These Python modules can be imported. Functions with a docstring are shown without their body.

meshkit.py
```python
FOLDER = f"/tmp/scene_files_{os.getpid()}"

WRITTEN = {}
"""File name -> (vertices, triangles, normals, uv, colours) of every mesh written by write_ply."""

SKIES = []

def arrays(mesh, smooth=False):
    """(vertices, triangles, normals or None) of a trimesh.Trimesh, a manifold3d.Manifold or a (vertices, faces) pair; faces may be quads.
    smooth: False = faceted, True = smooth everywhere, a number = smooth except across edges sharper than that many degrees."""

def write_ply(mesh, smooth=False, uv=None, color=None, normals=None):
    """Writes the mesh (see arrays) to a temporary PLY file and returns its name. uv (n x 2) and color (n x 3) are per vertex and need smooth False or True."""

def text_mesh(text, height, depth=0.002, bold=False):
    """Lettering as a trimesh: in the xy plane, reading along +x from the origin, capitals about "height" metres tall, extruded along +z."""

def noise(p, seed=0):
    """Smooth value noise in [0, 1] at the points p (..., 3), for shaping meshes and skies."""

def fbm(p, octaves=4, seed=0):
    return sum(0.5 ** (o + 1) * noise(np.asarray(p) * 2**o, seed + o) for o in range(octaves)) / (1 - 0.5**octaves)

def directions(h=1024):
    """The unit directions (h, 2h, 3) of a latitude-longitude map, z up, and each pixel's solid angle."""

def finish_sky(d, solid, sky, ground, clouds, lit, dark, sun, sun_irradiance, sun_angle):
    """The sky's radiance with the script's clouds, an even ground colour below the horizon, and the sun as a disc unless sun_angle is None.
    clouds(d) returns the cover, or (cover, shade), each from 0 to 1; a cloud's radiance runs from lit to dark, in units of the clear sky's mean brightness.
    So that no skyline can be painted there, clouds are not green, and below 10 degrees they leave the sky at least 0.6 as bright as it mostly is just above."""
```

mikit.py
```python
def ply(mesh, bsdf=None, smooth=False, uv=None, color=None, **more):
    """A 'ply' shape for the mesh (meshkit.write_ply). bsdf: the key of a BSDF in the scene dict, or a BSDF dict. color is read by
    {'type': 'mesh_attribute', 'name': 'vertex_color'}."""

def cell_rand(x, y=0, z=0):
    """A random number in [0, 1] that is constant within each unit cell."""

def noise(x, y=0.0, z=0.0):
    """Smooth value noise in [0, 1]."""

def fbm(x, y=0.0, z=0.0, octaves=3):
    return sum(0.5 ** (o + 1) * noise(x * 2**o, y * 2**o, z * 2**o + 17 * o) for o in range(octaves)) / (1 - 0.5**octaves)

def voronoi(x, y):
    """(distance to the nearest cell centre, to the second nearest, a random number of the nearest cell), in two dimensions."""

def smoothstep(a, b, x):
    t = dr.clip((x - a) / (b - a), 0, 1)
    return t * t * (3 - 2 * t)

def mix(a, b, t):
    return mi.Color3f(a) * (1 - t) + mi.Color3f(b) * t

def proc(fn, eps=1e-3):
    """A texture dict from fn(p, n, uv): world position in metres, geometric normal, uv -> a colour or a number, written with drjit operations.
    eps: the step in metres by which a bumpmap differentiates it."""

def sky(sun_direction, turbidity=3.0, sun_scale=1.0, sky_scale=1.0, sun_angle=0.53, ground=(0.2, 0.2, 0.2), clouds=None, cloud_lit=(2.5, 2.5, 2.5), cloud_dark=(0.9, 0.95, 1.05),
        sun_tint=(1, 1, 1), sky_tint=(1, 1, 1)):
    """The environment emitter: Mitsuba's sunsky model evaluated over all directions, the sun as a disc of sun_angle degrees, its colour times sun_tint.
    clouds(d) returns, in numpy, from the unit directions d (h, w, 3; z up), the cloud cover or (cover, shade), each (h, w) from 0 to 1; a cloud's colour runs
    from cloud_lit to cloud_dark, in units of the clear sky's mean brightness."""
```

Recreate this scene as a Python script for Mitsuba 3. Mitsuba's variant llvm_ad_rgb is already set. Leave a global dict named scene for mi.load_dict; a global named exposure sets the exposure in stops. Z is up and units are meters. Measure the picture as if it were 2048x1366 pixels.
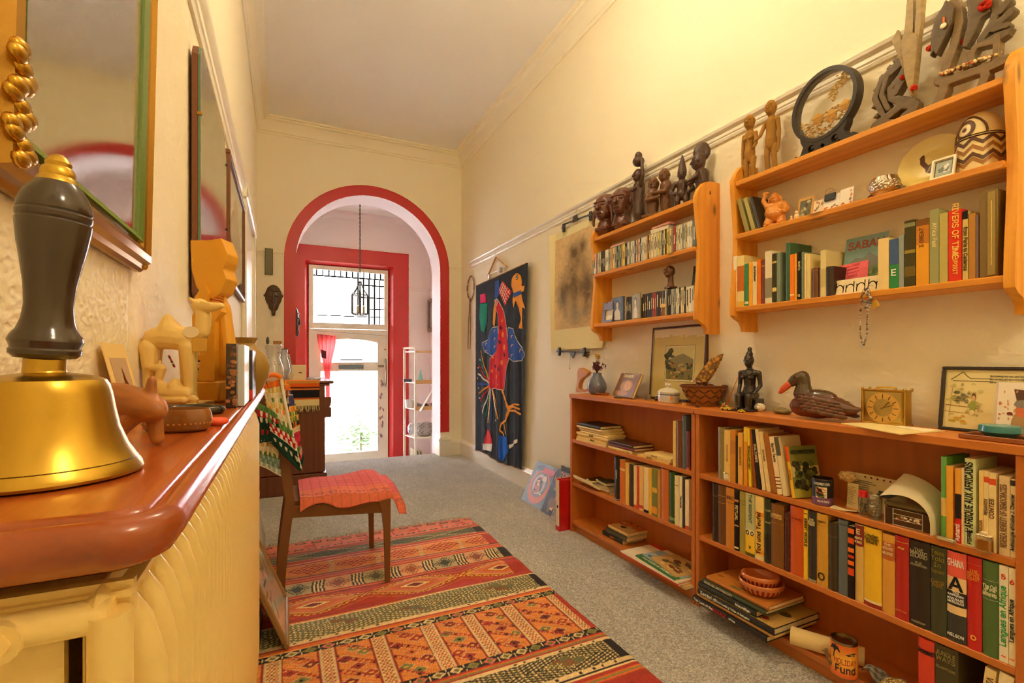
import math,random
import numpy as np,trimesh,manifold3d as m3,drjit as dr,mitsuba as mi,mikit,meshkit
from shapely.geometry import Polygon,LineString,Point,box as sbox
from shapely import affinity
from shapely.ops import unary_union

scene,labels={},{}
T=mi.ScalarTransform4f
# ---------------------------------------------------------------- camera, sky, lamp, exposure
FOC,U0,V0,EYE=960.0,1024.0,722.0,1.06
YAW=math.atan(456.0/FOC)
CY,SY=math.cos(YAW),math.sin(YAW)
scene['camera']={'type':'perspective','fov':math.degrees(2*math.atan(1024/FOC)),'fov_axis':'x','near_clip':0.02,'far_clip':200.0,
                'principal_point_offset_y':(683.0-V0)/1366.0,
                'to_world':T().look_at(origin=[0,0,EYE],target=[SY,CY,EYE],up=[0,0,1])}
scene['sky']=mikit.sky([0.35,0.75,0.55],turbidity=4.0,sun_scale=0.0,sky_scale=115.0,ground=(0.55,0.56,0.55),
                      clouds=lambda d:(np.full(d.shape[:2],0.93),0.25*meshkit.fbm(d*3.0,3,5)),cloud_lit=(0.96,1.0,1.08),cloud_dark=(0.75,0.78,0.82))
exposure=0.15
LAMP=(0.95,-0.70,2.60)
LAMP_RGB=[80.0,65.0,43.0]
LAMP2,LAMP2_RGB=(0.80,1.65,2.98),[56.0,47.0,32.0]

# ---------------------------------------------------------------- helpers
def ray(u,v):
 t,w=(u-U0)/FOC,(V0-v)/FOC
 return np.array([t*CY+SY,-t*SY+CY,w])
def at_x(u,v,X):
 r=ray(u,v); k=X/r[0]; return np.array([X,r[1]*k,EYE+r[2]*k])
def at_y(u,v,Y):
 r=ray(u,v); k=Y/r[1]; return np.array([r[0]*k,Y,EYE+r[2]*k])
def at_z(u,v,z):
 r=ray(u,v); k=(z-EYE)/r[2]; return np.array([r[0]*k,r[1]*k,z])
def depth(p):return p[0]*SY+p[1]*CY

def lin(*c):
 c=np.array(c,float)/255.0
 return np.where(c<=0.04045,c/12.92,((c+0.055)/1.055)**2.4)

def rot(axis,deg):
 return trimesh.transformations.rotation_matrix(math.radians(deg),axis)
RX,RY,RZ=[1,0,0],[0,1,0],[0,0,1]
def frame(o,x=(1,0,0),y=(0,1,0),z=(0,0,1)):
 m=np.eye(4); m[:3,0],m[:3,1],m[:3,2],m[:3,3]=x,y,z,o; return m
def wallf(o,turn=0.0):
 """the right wall's frame: local x runs to the right for someone facing the wall, y into the wall, z up"""
 return frame(o,(0,-1,0),(1,0,0),(0,0,1))@rot(RZ,turn)

class M:
 def __init__(s):s.v,s.f,s.c,s.n=[],[],[],0
 def add(s,mesh,color=(.5,.5,.5),m=None,smooth=30):
     if isinstance(mesh,M):
         for v,f,c in zip(mesh.v,mesh.f,mesh.c):
             v2=v if m is None else trimesh.transform_points(v,m)
             s.v.append(v2); s.f.append(f+s.n); s.c.append(c)
         s.n+=mesh.n; return s
     mesh=as_tm(mesh)
     if smooth is False:
         v,f=mesh.vertices[mesh.faces.reshape(-1)],np.arange(len(mesh.faces)*3).reshape(-1,3)
     elif smooth is True:
         v,f=np.array(mesh.vertices),np.array(mesh.faces)
     else:
         v,f=crease(mesh,smooth)
     if m is not None:
         v=trimesh.transform_points(v,m)
         if np.linalg.det(m[:3,:3])<0:f=f[:,::-1]
     col=np.asarray(color,float)
     s.v.append(v); s.f.append(f+s.n); s.c.append(np.broadcast_to(col,(len(v),3)) if col.ndim==1 else col); s.n+=len(v)
     return s
 def box(s,a,b,color=(.5,.5,.5),m=None,r=0.0):
     return s.add(rbox(a,b,r),color,m,False if r==0 else 40)
 def get(s):return np.vstack(s.v),np.vstack(s.f),np.vstack(s.c)

def crease(mesh,angle):
 """vertices split where neighbouring faces meet at more than the angle"""
 from scipy.sparse import coo_matrix
 from scipy.sparse.csgraph import connected_components
 v=np.round(np.asarray(mesh.vertices,float),7)
 v,inv=np.unique(v,axis=0,return_inverse=True)
 f=inv.reshape(-1)[np.asarray(mesh.faces)]
 f=f[(f[:,0]!=f[:,1])&(f[:,1]!=f[:,2])&(f[:,0]!=f[:,2])]
 n=np.cross(v[f[:,1]]-v[f[:,0]],v[f[:,2]]-v[f[:,0]]); n/=np.linalg.norm(n,axis=1,keepdims=True)+1e-30
 e=np.sort(f[:,[0,1,1,2,2,0]].reshape(-1,2),axis=1); fi=np.repeat(np.arange(len(f)),3)
 key=e[:,0]*(len(v)+1)+e[:,1]; o=np.argsort(key,kind='stable'); same=np.nonzero(key[o][1:]==key[o][:-1])[0]
 a,b=fi[o][same],fi[o][same+1]; ok=(n[a]*n[b]).sum(1)>math.cos(math.radians(angle))
 # corners joined across the smooth edges: one node per (face, corner)
 nc=len(f)*3; ea=e[o][same][ok]; a,b=a[ok],b[ok]; I,J=[],[]
 for k in range(2):
     va=ea[:,k]
     ca=np.argmax(f[a]==va[:,None],axis=1); cb=np.argmax(f[b]==va[:,None],axis=1)
     I.append(a*3+ca); J.append(b*3+cb)
 I,J=np.concatenate(I),np.concatenate(J)
 m,lab=connected_components(coo_matrix((np.ones(len(I)),(I,J)),shape=(nc,nc)),directed=False)
 nv=np.zeros((m,3)); nv[lab]=v[f.reshape(-1)]
 return nv,lab.reshape(-1,3)

def as_tm(x):
 if isinstance(x,m3.Manifold):
     q=x.to_mesh(); return trimesh.Trimesh(q.vert_properties[:,:3],q.tri_verts,process=False)
 if isinstance(x,tuple):return trimesh.Trimesh(x[0],x[1],process=False)
 return x

def rbox(a,b,r=0.0):
 a,b=np.minimum(a,b).astype(float),np.maximum(a,b).astype(float)
 if r<=0:
     return trimesh.creation.box(extents=b-a,transform=trimesh.transformations.translation_matrix((a+b)/2))
 r=min(r,0.49*(b-a).min())
 pts=[]
 for i in np.ndindex(2,2,2):
     c=np.where(i,b,a); sg=np.where(i,1,-1)
     for k in range(3):
         o=-sg*r; o[k]=0; pts.append(c+o)
 return trimesh.convex.convex_hull(np.array(pts))

def lathe(prof,n=32,close=True):
 """prof: (r, z) from bottom to top"""
 prof=np.array(prof,float)
 a=np.arange(n)*2*np.pi/n
 v=np.stack([prof[:,None,0]*np.cos(a),prof[:,None,0]*np.sin(a),np.repeat(prof[:,1:2],n,1)],-1).reshape(-1,3)
 i,j=np.meshgrid(np.arange(len(prof)-1),np.arange(n),indexing='ij')
 a0,a1=i*n+j,i*n+(j+1)%n
 f=np.vstack([np.stack([a0,a1,a1+n],-1).reshape(-1,3),np.stack([a0,a1+n,a0+n],-1).reshape(-1,3)])
 m=trimesh.Trimesh(v,f,process=True); m.update_faces(m.nondegenerate_faces()); return m

def spline(pts,k=8):
 from scipy.interpolate import CubicSpline
 p=np.array(pts,float); t=np.arange(len(p))
 return CubicSpline(t,p)(np.linspace(0,len(p)-1,(len(p)-1)*k+1))

def tube(pts,rad,sides=8,flat=1.0):
 p=np.array(pts,float); r=np.broadcast_to(np.array(rad,float),(len(p),))
 t=np.gradient(p,axis=0); t/=np.linalg.norm(t,axis=1,keepdims=True)+1e-12
 a=np.cross(t[0],[0,0,1.0] if abs(t[0][2])<0.9 else[1.0,0,0]); A=[]
 for k in range(len(p)):
     a=a-t[k]*(a@t[k]); a=a/(np.linalg.norm(a)+1e-12); A.append(a)
 A=np.array(A); B=np.cross(t,A)
 g=np.arange(sides)*2*np.pi/sides
 v=(p[:,None]+r[:,None,None]*(np.cos(g)[None,:,None]*A[:,None]+flat*np.sin(g)[None,:,None]*B[:,None])).reshape(-1,3)
 i,j=np.meshgrid(np.arange(len(p)-1),np.arange(sides),indexing='ij')
 a0,a1=i*sides+j,i*sides+(j+1)%sides
 f=np.vstack([np.stack([a0,a1,a1+sides],-1).reshape(-1,3),np.stack([a0,a1+sides,a0+sides],-1).reshape(-1,3)])
 v=np.vstack([v,p[:1],p[-1:]]); n=len(p)*sides; j=np.arange(sides)
 f=np.vstack([f,np.stack([j*0+n,(j+1)%sides,j],-1),np.stack([j*0+n+1,n-sides+j,n-sides+(j+1)%sides],-1)])
 return trimesh.Trimesh(v,f,process=False)

def ext(poly,h,z0=0.0):
 """shapely polygon (local xy) extruded along z from z0 by h"""
 ms=[trimesh.creation.extrude_polygon(g,h,engine='earcut') for g in getattr(poly,'geoms',[poly]) if g.area>1e-12]
 m=trimesh.util.concatenate(ms); m.apply_translation([0,0,z0]); return m
UPRIGHT=frame((0,0,0),(1,0,0),(0,0,1),(0,-1,0))  # polygon xy -> local x, z; extrusion towards -y

def ball(c,r,sq=(1,1,1),sub=2):
 m=trimesh.creation.icosphere(sub,1.0); m.apply_scale(np.array(sq)*r); m.apply_translation(c); return m

def sph(c,r,n=12):
 return m3.Manifold.sphere(r,n).translate(list(map(float,c)))
def limb(*js,n=12):
 """chain of (x, y, z, r): hulls of neighbouring spheres"""
 return[m3.Manifold.batch_hull([sph(a[:3],a[3],n),sph(b[:3],b[3],n)]) for a,b in zip(js[:-1],js[1:])]
def ell(c,r,n=16):
 return m3.Manifold.sphere(1.0,n).scale(list(map(float,r))).translate(list(map(float,c)))
def cube(a,b,m=None):
 a,b=np.array(a,float),np.array(b,float)
 return m3.Manifold.cube(list(b-a)).translate(list(a))
def fuse(parts,res=0.006,it=8,cut=()):
 """one continuous smoothed body"""
 b=m3.Manifold.batch_boolean(parts,m3.OpType.Add)
 for c in cut:b=b-c
 t=as_tm(b.refine_to_length(res)); t.merge_vertices()
 if it:trimesh.smoothing.filter_taubin(t,0.5,0.52,it)
 return t

_texts={}
def text(s,h,bold=True,depth=0.0006,width=None,flip=1):
 k=(s,bold)
 if k not in _texts:_texts[k]=meshkit.text_mesh(s,1.0,0.02,bold)
 t=_texts[k].copy(); lo,hi=t.bounds
 sx=h if width is None else min(h,width/(hi[0]-lo[0]))
 t.apply_translation([-(lo[0]+hi[0])/2,-0.36,0]); t.apply_scale([sx,h,depth/0.02])
 return t  # centred in the xy plane, facing +z

def uniq(name):
 def used(k):return k in scene or k in labels or any(q.startswith(k+'__') for q in scene)
 if not used(name):return name
 i=1
 while used(f'{name}_{i:03d}'):i+=1
 return f'{name}_{i:03d}'

def tag(key,label=None,cat=None,group=None,kind=None):
 d={k:v for k,v in(('label',label),('category',cat),('group',group),('kind',kind)) if v}
 if d:labels[key]=d
 return key
def thing(name,label,cat,group=None):
 return tag(uniq(name),label,cat,group)
def put(key,mesh,mat,color=None,m=None,smooth=30,label=None,parent=None,**kw):
 """one shape entry: a part if parent is given"""
 if parent:key=parent+'__'+key
 if key in scene:
     i=1
     while f'{key}_{i:03d}' in scene:i+=1
     key=f'{key}_{i:03d}'
 if not isinstance(mesh,M):mesh=M().add(mesh,color if color is not None else(.5,.5,.5),m,smooth)
 elif m is not None:
     v,f,c=mesh.get(); q=M(); q.v,q.f,q.c,q.n=[trimesh.transform_points(v,m)],[f if np.linalg.det(m[:3,:3])>0 else f[:,::-1]],[c],len(v); mesh=q
 v,f,c=mesh.get()
 assert len(f),key
 scene[key]=mikit.ply((v,f),mat,smooth=True,color=c,**kw)
 if label:tag(key,label)
 return key
def one(name,mesh,mat,label,cat,color=None,m=None,smooth=30,group=None,kind=None,**kw):
 k=put(uniq(name),mesh,mat,color,m,smooth,**kw); tag(k,label,cat,group,kind); return k

ORD=['first','second','third','fourth','fifth','sixth','seventh','eighth','ninth','tenth','eleventh','twelfth','thirteenth','fourteenth','fifteenth','sixteenth',
    'seventeenth','eighteenth','nineteenth']
TENS={2:'twent',3:'thirt',4:'fort',5:'fift',6:'sixt',7:'sevent',8:'eight',9:'ninet'}
def ordinal(n):
 if n<20:return ORD[n-1]
 t,o=divmod(n,10)
 return TENS[t]+'ieth' if o==0 else TENS[t]+'y-'+ORD[o-1]

# ---------------------------------------------------------------- materials
VC={'type':'mesh_attribute','name':'vertex_color'}
noise,fbm,smoothstep,mix=mikit.noise,mikit.fbm,mikit.smoothstep,mikit.mix
def pr(base,rough,**k):return{'type':'twosided','bsdf':{'type':'principled','base_color':base,'roughness':rough,**k}}
def rgb(*c):return{'type':'rgb','value':list(map(float,c))}
scene['matte']=pr(VC,0.85,specular=0.25)
scene['paper']={'type':'twosided','bsdf':{'type':'diffuse','reflectance':VC}}
scene['satin']=pr(VC,0.42,specular=0.5)
scene['gloss']=pr(VC,0.16,specular=0.6,clearcoat=0.5,clearcoat_gloss=0.9)
scene['metal']=pr(VC,0.28,metallic=1.0)
scene['cloth']=pr(VC,0.95,specular=0.1,sheen=0.3)
scene['mirror']={'type':'twosided','bsdf':{'type':'roughconductor','material':'Ag','alpha':0.008,'specular_reflectance':rgb(.86,.88,.86)}}
scene['pane']={'type':'thindielectric','int_ior':1.5}
scene['glass']={'type':'dielectric','int_ior':1.5}

def wood(c1,c2,c3,axis,sc=1.0,knots=0.0,rough=0.4,amp=0.5,**kw):
 c1,c2,c3=(list(map(float,lin(*c))) for c in(c1,c2,c3))
 def fn(p,n,uv):
     a=[p.x,p.y,p.z]; L=a.pop(axis); x,y=a
     w=noise(L*2.0*sc,x*6.0,y*6.0)
     g=fbm(L*3.0*sc,x*70.0*sc+w*5,y*70.0*sc+w*5)
     ring=0.5+0.5*dr.sin((x+y)*190.0*sc+9.0*w+5.0*noise(L*1.2,x*9,y*9))
     fine=noise(L*14.0,x*500.0,y*500.0)
     c=mix(mix(c1,c2,dr.clip(amp*ring*g*1.6,0,1)),c3,smoothstep(0.62,0.95,g)*0.7*amp+0.16*fine)
     if knots:
         kx,ky=L*3.2,(x+y)*8.0
         d1,d2,r=mikit.voronoi(kx,ky)
         k=smoothstep(0.13,0.03,d1)*dr.select(r>1-knots,1.0,0.0)
         c=mix(c,[q*0.22 for q in c1],k*0.85)
     return c
 return pr(mikit.proc(fn),rough,**kw)
scene['pine_long']=wood((222,148,48),(196,112,28),(170,88,22),1,0.8,0.35,0.36)
scene['pine_up']=wood((232,162,50),(208,126,32),(182,100,24),2,0.8,0.35,0.36)
scene['veneer_long']=wood((196,116,46),(178,98,34),(156,80,26),1,0.5,0,0.36,0.35)
scene['veneer_up']=wood((190,108,42),(172,92,32),(150,76,24),2,0.5,0,0.36,0.35)
scene['mahogany']=wood((150,70,26),(126,52,18),(100,38,14),1,0.6,0,0.2,clearcoat=0.6,clearcoat_gloss=0.9)
scene['dark_wood']=wood((104,54,30),(84,40,22),(66,30,18),2,0.7,0,0.32)

def plaster_color(c):
 c=list(map(float,lin(*c)))
 def fn(p,n,uv):
     s=noise(p.x*1.1+3,p.y*0.9,p.z*1.0)
     return mi.Color3f(c)*(0.97+0.05*s)
 return mikit.proc(fn)
def relief(p,n,uv):
 w=14*noise(p.x*9,p.y*9,p.z*9)
 a=1-dr.abs(2*noise(p.x*100+w*.4,p.y*90+w*.4,p.z*150+w*.5)-1)
 b=noise(p.x*330,p.y*300,p.z*380)
 return a*0.5+b*0.3+0.4*noise(p.x*46,p.y*38,p.z*60)
scene['wall_paint']={'type':'twosided','bsdf':{'type':'bumpmap','arbitrary':mikit.proc(relief,1.2e-3),'scale':0.0018,
                    'bsdf':{'type':'principled','base_color':plaster_color((240,231,203)),'roughness':0.62,'specular':0.35}}}
scene['smooth_paint']=pr(plaster_color((241,233,208)),0.6,specular=0.35)
scene['ceiling_paint']=pr(plaster_color((240,239,236)),0.8,specular=0.2)
scene['trim_paint']=pr(rgb(*lin(242,238,222)),0.3,specular=0.5)
scene['red_paint']=pr(rgb(*lin(186,34,32)),0.33,specular=0.5)
scene['porch_paint']=pr(rgb(*lin(242,228,228)),0.6,specular=0.3)
def carpet_fn(p,n,uv):
 a=noise(p.x*330,p.y*330); b=noise(p.x*140+7,p.y*140); c=noise(p.x*5.0,p.y*5.0); e=fbm(p.x*14,p.y*5)
 k=0.20+0.52*a*a+0.26*b+0.08*c+0.08*e
 return mi.Color3f(0.74,0.725,0.66)*k
def carpet_h(p,n,uv):return noise(p.x*330,p.y*330)+0.7*noise(p.x*140+7,p.y*140)
scene['carpet']={'type':'twosided','bsdf':{'type':'bumpmap','arbitrary':mikit.proc(carpet_h,8e-4),'scale':0.002,
                'bsdf':{'type':'principled','base_color':mikit.proc(carpet_fn),'roughness':0.95,'specular':0.1,'sheen':0.2}}}

# ---------------------------------------------------------------- the room
XW,XL,YA,YB,YD=1.83,-0.235,5.20,-3.0,6.52
ZC,ATH=3.40,0.33
AC,ARO,ARI,ASP=0.842,0.842,0.742,2.060  # arch: centre, radii, springing
STEP_Y,LOW=YA+0.19,-0.36
XV0,XV1,ZV=-0.25,1.83,2.98
def structure(name,mesh,mat,parent=None,label=None,**k):
 key=put(name,mesh,mat,parent=parent,**k)
 if not parent:tag(key,label,kind='structure')
 return key
def relief_sheet(y0,y1,z0,z1,step,fr,amp,seed):
 """embossed wall covering as geometry: local x, y in the wall, height along z"""
 y,z=np.meshgrid(np.arange(y0,y1,step),np.arange(z0,z1,step),indexing='ij')
 w=meshkit.fbm(np.stack([y*fr*.3,z*fr*.3,y*0],-1),2,seed)*2.2
 a=1-np.abs(2*meshkit.noise(np.stack([y*fr*.8+w,z*fr*1.5+w,y*0],-1),seed+5)-1)
 b=meshkit.noise(np.stack([y*fr*2.4,z*fr*2.8,y*0],-1),seed+9)
 e=np.minimum.reduce([(y-y0)/.02,(y1-y)/.02,(z-z0)/.02,(z1-z)/.02]).clip(0,1)
 h=(a**1.6+.45*b+.5*meshkit.noise(np.stack([y*fr*.35,z*fr*.4,y*0],-1),seed+2))*amp
 s=-1.0 if seed==1 else 1.0
 v=np.stack([y,z,s*(h*e+.0002)],-1).reshape(-1,3); n,m=y.shape
 i,j=np.meshgrid(np.arange(n-1),np.arange(m-1),indexing='ij'); q=i*m+j
 f=np.vstack([np.stack([q,q+m,q+m+1],-1).reshape(-1,3),np.stack([q,q+m+1,q+1],-1).reshape(-1,3)])
 return trimesh.Trimesh(v,f if s>0 else f[:,::-1],process=False)
structure('floor',M().box((XL-.05,YB,-0.06),(XW+.05,STEP_Y-0.03,0)).add(tube([(XL-.05,STEP_Y-.03,-.02),(XW+.05,STEP_Y-.03,-.02)],.02,12)).box((XL,STEP_Y-.03,LOW),(XW,STEP_Y-0.018,-.02)),'carpet',label='grey fitted carpet of the hall')
structure('wall_right',M().box((XW,YB-.1,-.1),(XW+.12,YA+.05,ZC+.05)).add(relief_sheet(.48,2.6,.86,2.06,.006,70,.0016,1),m=frame((XW,0,0),(0,1,0),(0,0,1),(1,0,0)),smooth=True),'wall_paint',label='long textured cream wall behind the bookcases')
structure('wall_left',M().box((XL-.12,YB-.1,-.1),(XL,YA+.05,ZC+.05)).add(relief_sheet(.05,1.0,.97,1.42,.0026,130,.0016,2),m=frame((XL,0,0),(0,1,0),(0,0,1),(1,0,0)),smooth=True).add(relief_sheet(1.0,2.6,.97,2.0,.005,90,.0012,3),m=frame((XL,0,0),(0,1,0),(0,0,1),(1,0,0)),smooth=True),'wall_paint',label='textured cream wall above the radiator')
structure('wall_rear',M().box((XL-.1,YB-.12,-.1),(XW+.1,YB,ZC+.05)),'smooth_paint',label='cream wall behind the viewer')
structure('ceiling',M().box((XL-.12,YB-.1,ZC),(XW+.12,YA+.05,ZC+.08)),'ceiling_paint',label='plain white ceiling')
def arch_poly(r,z0=-.5,c=AC):
 a=np.linspace(0,np.pi,49)
 return Polygon([(c+r,z0)]+[(c+r*math.cos(t),ASP+r*math.sin(t)) for t in a]+[(c-r,z0)])
YFACE=frame((0,YA,0),(1,0,0),(0,0,1),(0,-1,0))  # polygon in x, z; extrusion towards the viewer
aw=sbox(XL-.12,LOW-.05,XW+.12,ZC+.05).difference(arch_poly(ARI))
structure('wall_arch',M().add(ext(aw,ATH,-ATH),m=YFACE,smooth=20),'smooth_paint',label='cream wall pierced by the round arch')
# the arch's soffit is painted pinkish white, its face carries the red band
arch='trim_1'
so=ext(arch_poly(ARI,LOW).difference(arch_poly(ARI-.004,LOW-.01)),ATH+.002,-ATH-.001)
structure(arch,M().add(so,m=YFACE,smooth=20),'porch_paint',label='pinkish white soffit of the round arch')
band=arch_poly(ARO,0.26).difference(arch_poly(ARI-.005,0))
structure('trim_2',M().add(ext(band,.006),m=YFACE,smooth=20),'red_paint',label='crimson band painted round the arch')

# skirting: profile (out, up) swept along straight runs
SK=[(0,0),(.024,0),(.024,.125),(.030,.130),(.030,.142),(.022,.150),(.016,.165),(.010,.172),(0,.172)]
CO=[(0,-.145),(.010,-.145),(.014,-.128),(.024,-.122),(.028,-.10),(.040,-.06),(.062,-.035),(.085,-.028),(.085,-.016),(.108,-.012),(.112,0),(0,0)]
RAIL=[(0,0),(.010,0),(.014,.010),(.010,.016),(.016,.020),(.016,.034),(.030,.044),(.034,.056),(.020,.062),(0,.062)]
def run(profile,p0,p1,out,z):
 """moulding from p0 to p1 (x, y); out: unit vector away from the wall"""
 p0,p1,out=np.array([*p0,z],float),np.array([*p1,z],float),np.array([*out,0.0])
 L=np.linalg.norm(p1-p0); d=(p1-p0)/L
 z3=np.array([0,0,1.0])
 m=frame(p0,out,z3,np.cross(out,z3))
 s=1 if np.dot(np.cross(out,z3),d)>0 else-1
 e=ext(Polygon(profile),L,0 if s>0 else-L)
 e.apply_transform(m); return e
structure('baseboard_right',M().add(run(SK,(XW,YB),(XW,YA),(-1,0),0),smooth=20),'trim_paint',label='white skirting along the right wall')
structure('baseboard_left',M().add(run(SK,(XL,YB),(XL,YA),(1,0),0),smooth=20),'trim_paint',label='white skirting along the left wall')
bb=M().add(run(SK,(AC+ARI+.0,YA),(XW,YA),(0,-1),0),smooth=20).add(run([(a*1.6,b*1.3) for a,b in SK],(AC+ARI-.01,YA),(AC+ARO+.01,YA),(0,-1),0),smooth=20)
bb.add(run([(a*1.6,b*1.3) for a,b in SK],(AC-ARO-.01,YA),(AC-ARI+.01,YA),(0,-1),0),smooth=20).add(run([(a*.9,b*1.3) for a,b in SK],(AC+ARI,YA-.03),(AC+ARI,YA+.16),(-1,0),0),smooth=20)
structure('baseboard_arch',bb,'trim_paint',label='white plinth block and skirting at the foot of the arch')
co=M().add(run(CO,(XW,YB),(XW,YA),(-1,0),ZC),smooth=25).add(run(CO,(XL,YB),(XL,YA),(1,0),ZC),smooth=25).add(run(CO,(XL,YA),(XW,YA),(0,-1),ZC),smooth=25)
structure('trim_3',co,'smooth_paint',label='moulded cream cornice under the ceiling')
structure('trim_4',M().add(run(RAIL,(XW,YB),(XW,4.86),(-1,0),2.068),smooth=25),'trim_paint',label='white picture rail on the right wall')
structure('trim_5',M().add(run([(a*.9,b*1.9) for a,b in RAIL],(XL,YB),(XL,3.36),(1,0),2.03),smooth=25),'trim_paint',label='white picture rail on the left wall')
structure('trim_6',M().add(run([(a*.35,b*.6) for a,b in RAIL],(XL,YA),(AC-ARO,YA),(0,-1),2.08),smooth=25).add(run([(a*.35,b*.6) for a,b in RAIL],(AC+ARO,YA),(XW,YA),(0,-1),2.08),smooth=25),'smooth_paint',label='thin painted rail on the arch wall')

# doorway in the left wall, seen edge on
DL0,DL1,DLZ=3.42,4.32,2.12
dk='door_2'
structure(dk,M().box((XL,DL0,0),(XL+.008,DL1,DLZ-.07)),'trim_paint',label='white door in the left wall seen edge on')
for a,b in((DL0-.09,DL0),(DL1,DL1+.09)):
 structure('architrave',M().box((XL,a,0),(XL+.03,b,DLZ),r=.006),'trim_paint',parent=dk)
structure('architrave_head',M().box((XL,DL0-.11,DLZ-.07),(XL+.038,DL1+.11,DLZ+.03),r=.008),'trim_paint',parent=dk)

# ---------------------------------------------------------------- the porch with the front door
Y1=YA+ATH
structure('porch_floor',M().box((XV0,STEP_Y-.02,LOW-.05),(XV1+.05,YD,LOW)),'carpet',label='lower floor of the entrance porch')
structure('wall_porch_right',M().box((XV1,Y1-.01,LOW),(XV1+.1,YD+.1,ZV)),'porch_paint',label='white right wall of the porch')
structure('wall_porch_left',M().box((XV0-.1,Y1-.01,LOW),(XV0,YD+.1,ZV)),'porch_paint',label='white left wall of the porch')
structure('ceiling_porch',M().box((XV0-.1,Y1-.01,ZV),(XV1+.1,YD+.1,ZV+.06)),'ceiling_paint',label='white ceiling of the porch')
DX0,DX1,DZ1,DBAR=0.285,1.275,2.285,1.500
RX0,RX1,RZ1=0.04,1.535,2.515
YO=YD+.12
hole=sbox(DX0-.0,LOW-.1,DX1+.0,DZ1)
structure('wall_porch_front',M().add(ext(sbox(XV0-.1,LOW-.05,XV1+.1,ZV+.05).difference(sbox(DX0-.05,LOW-.1,DX1+.05,DZ1+.04)),.28,-.28),m=frame((0,YD,0),(1,0,0),(0,0,1),(0,-1,0)),smooth=20),'porch_paint',label='white porch wall round the front door')
red=sbox(RX0,LOW,RX1,RZ1).difference(sbox(DX0-.05,LOW-.1,DX1+.05,DZ1+.04))
rm=M().add(ext(red,.012),m=frame((0,YD,0),(1,0,0),(0,0,1),(0,-1,0)),smooth=20)
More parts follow.
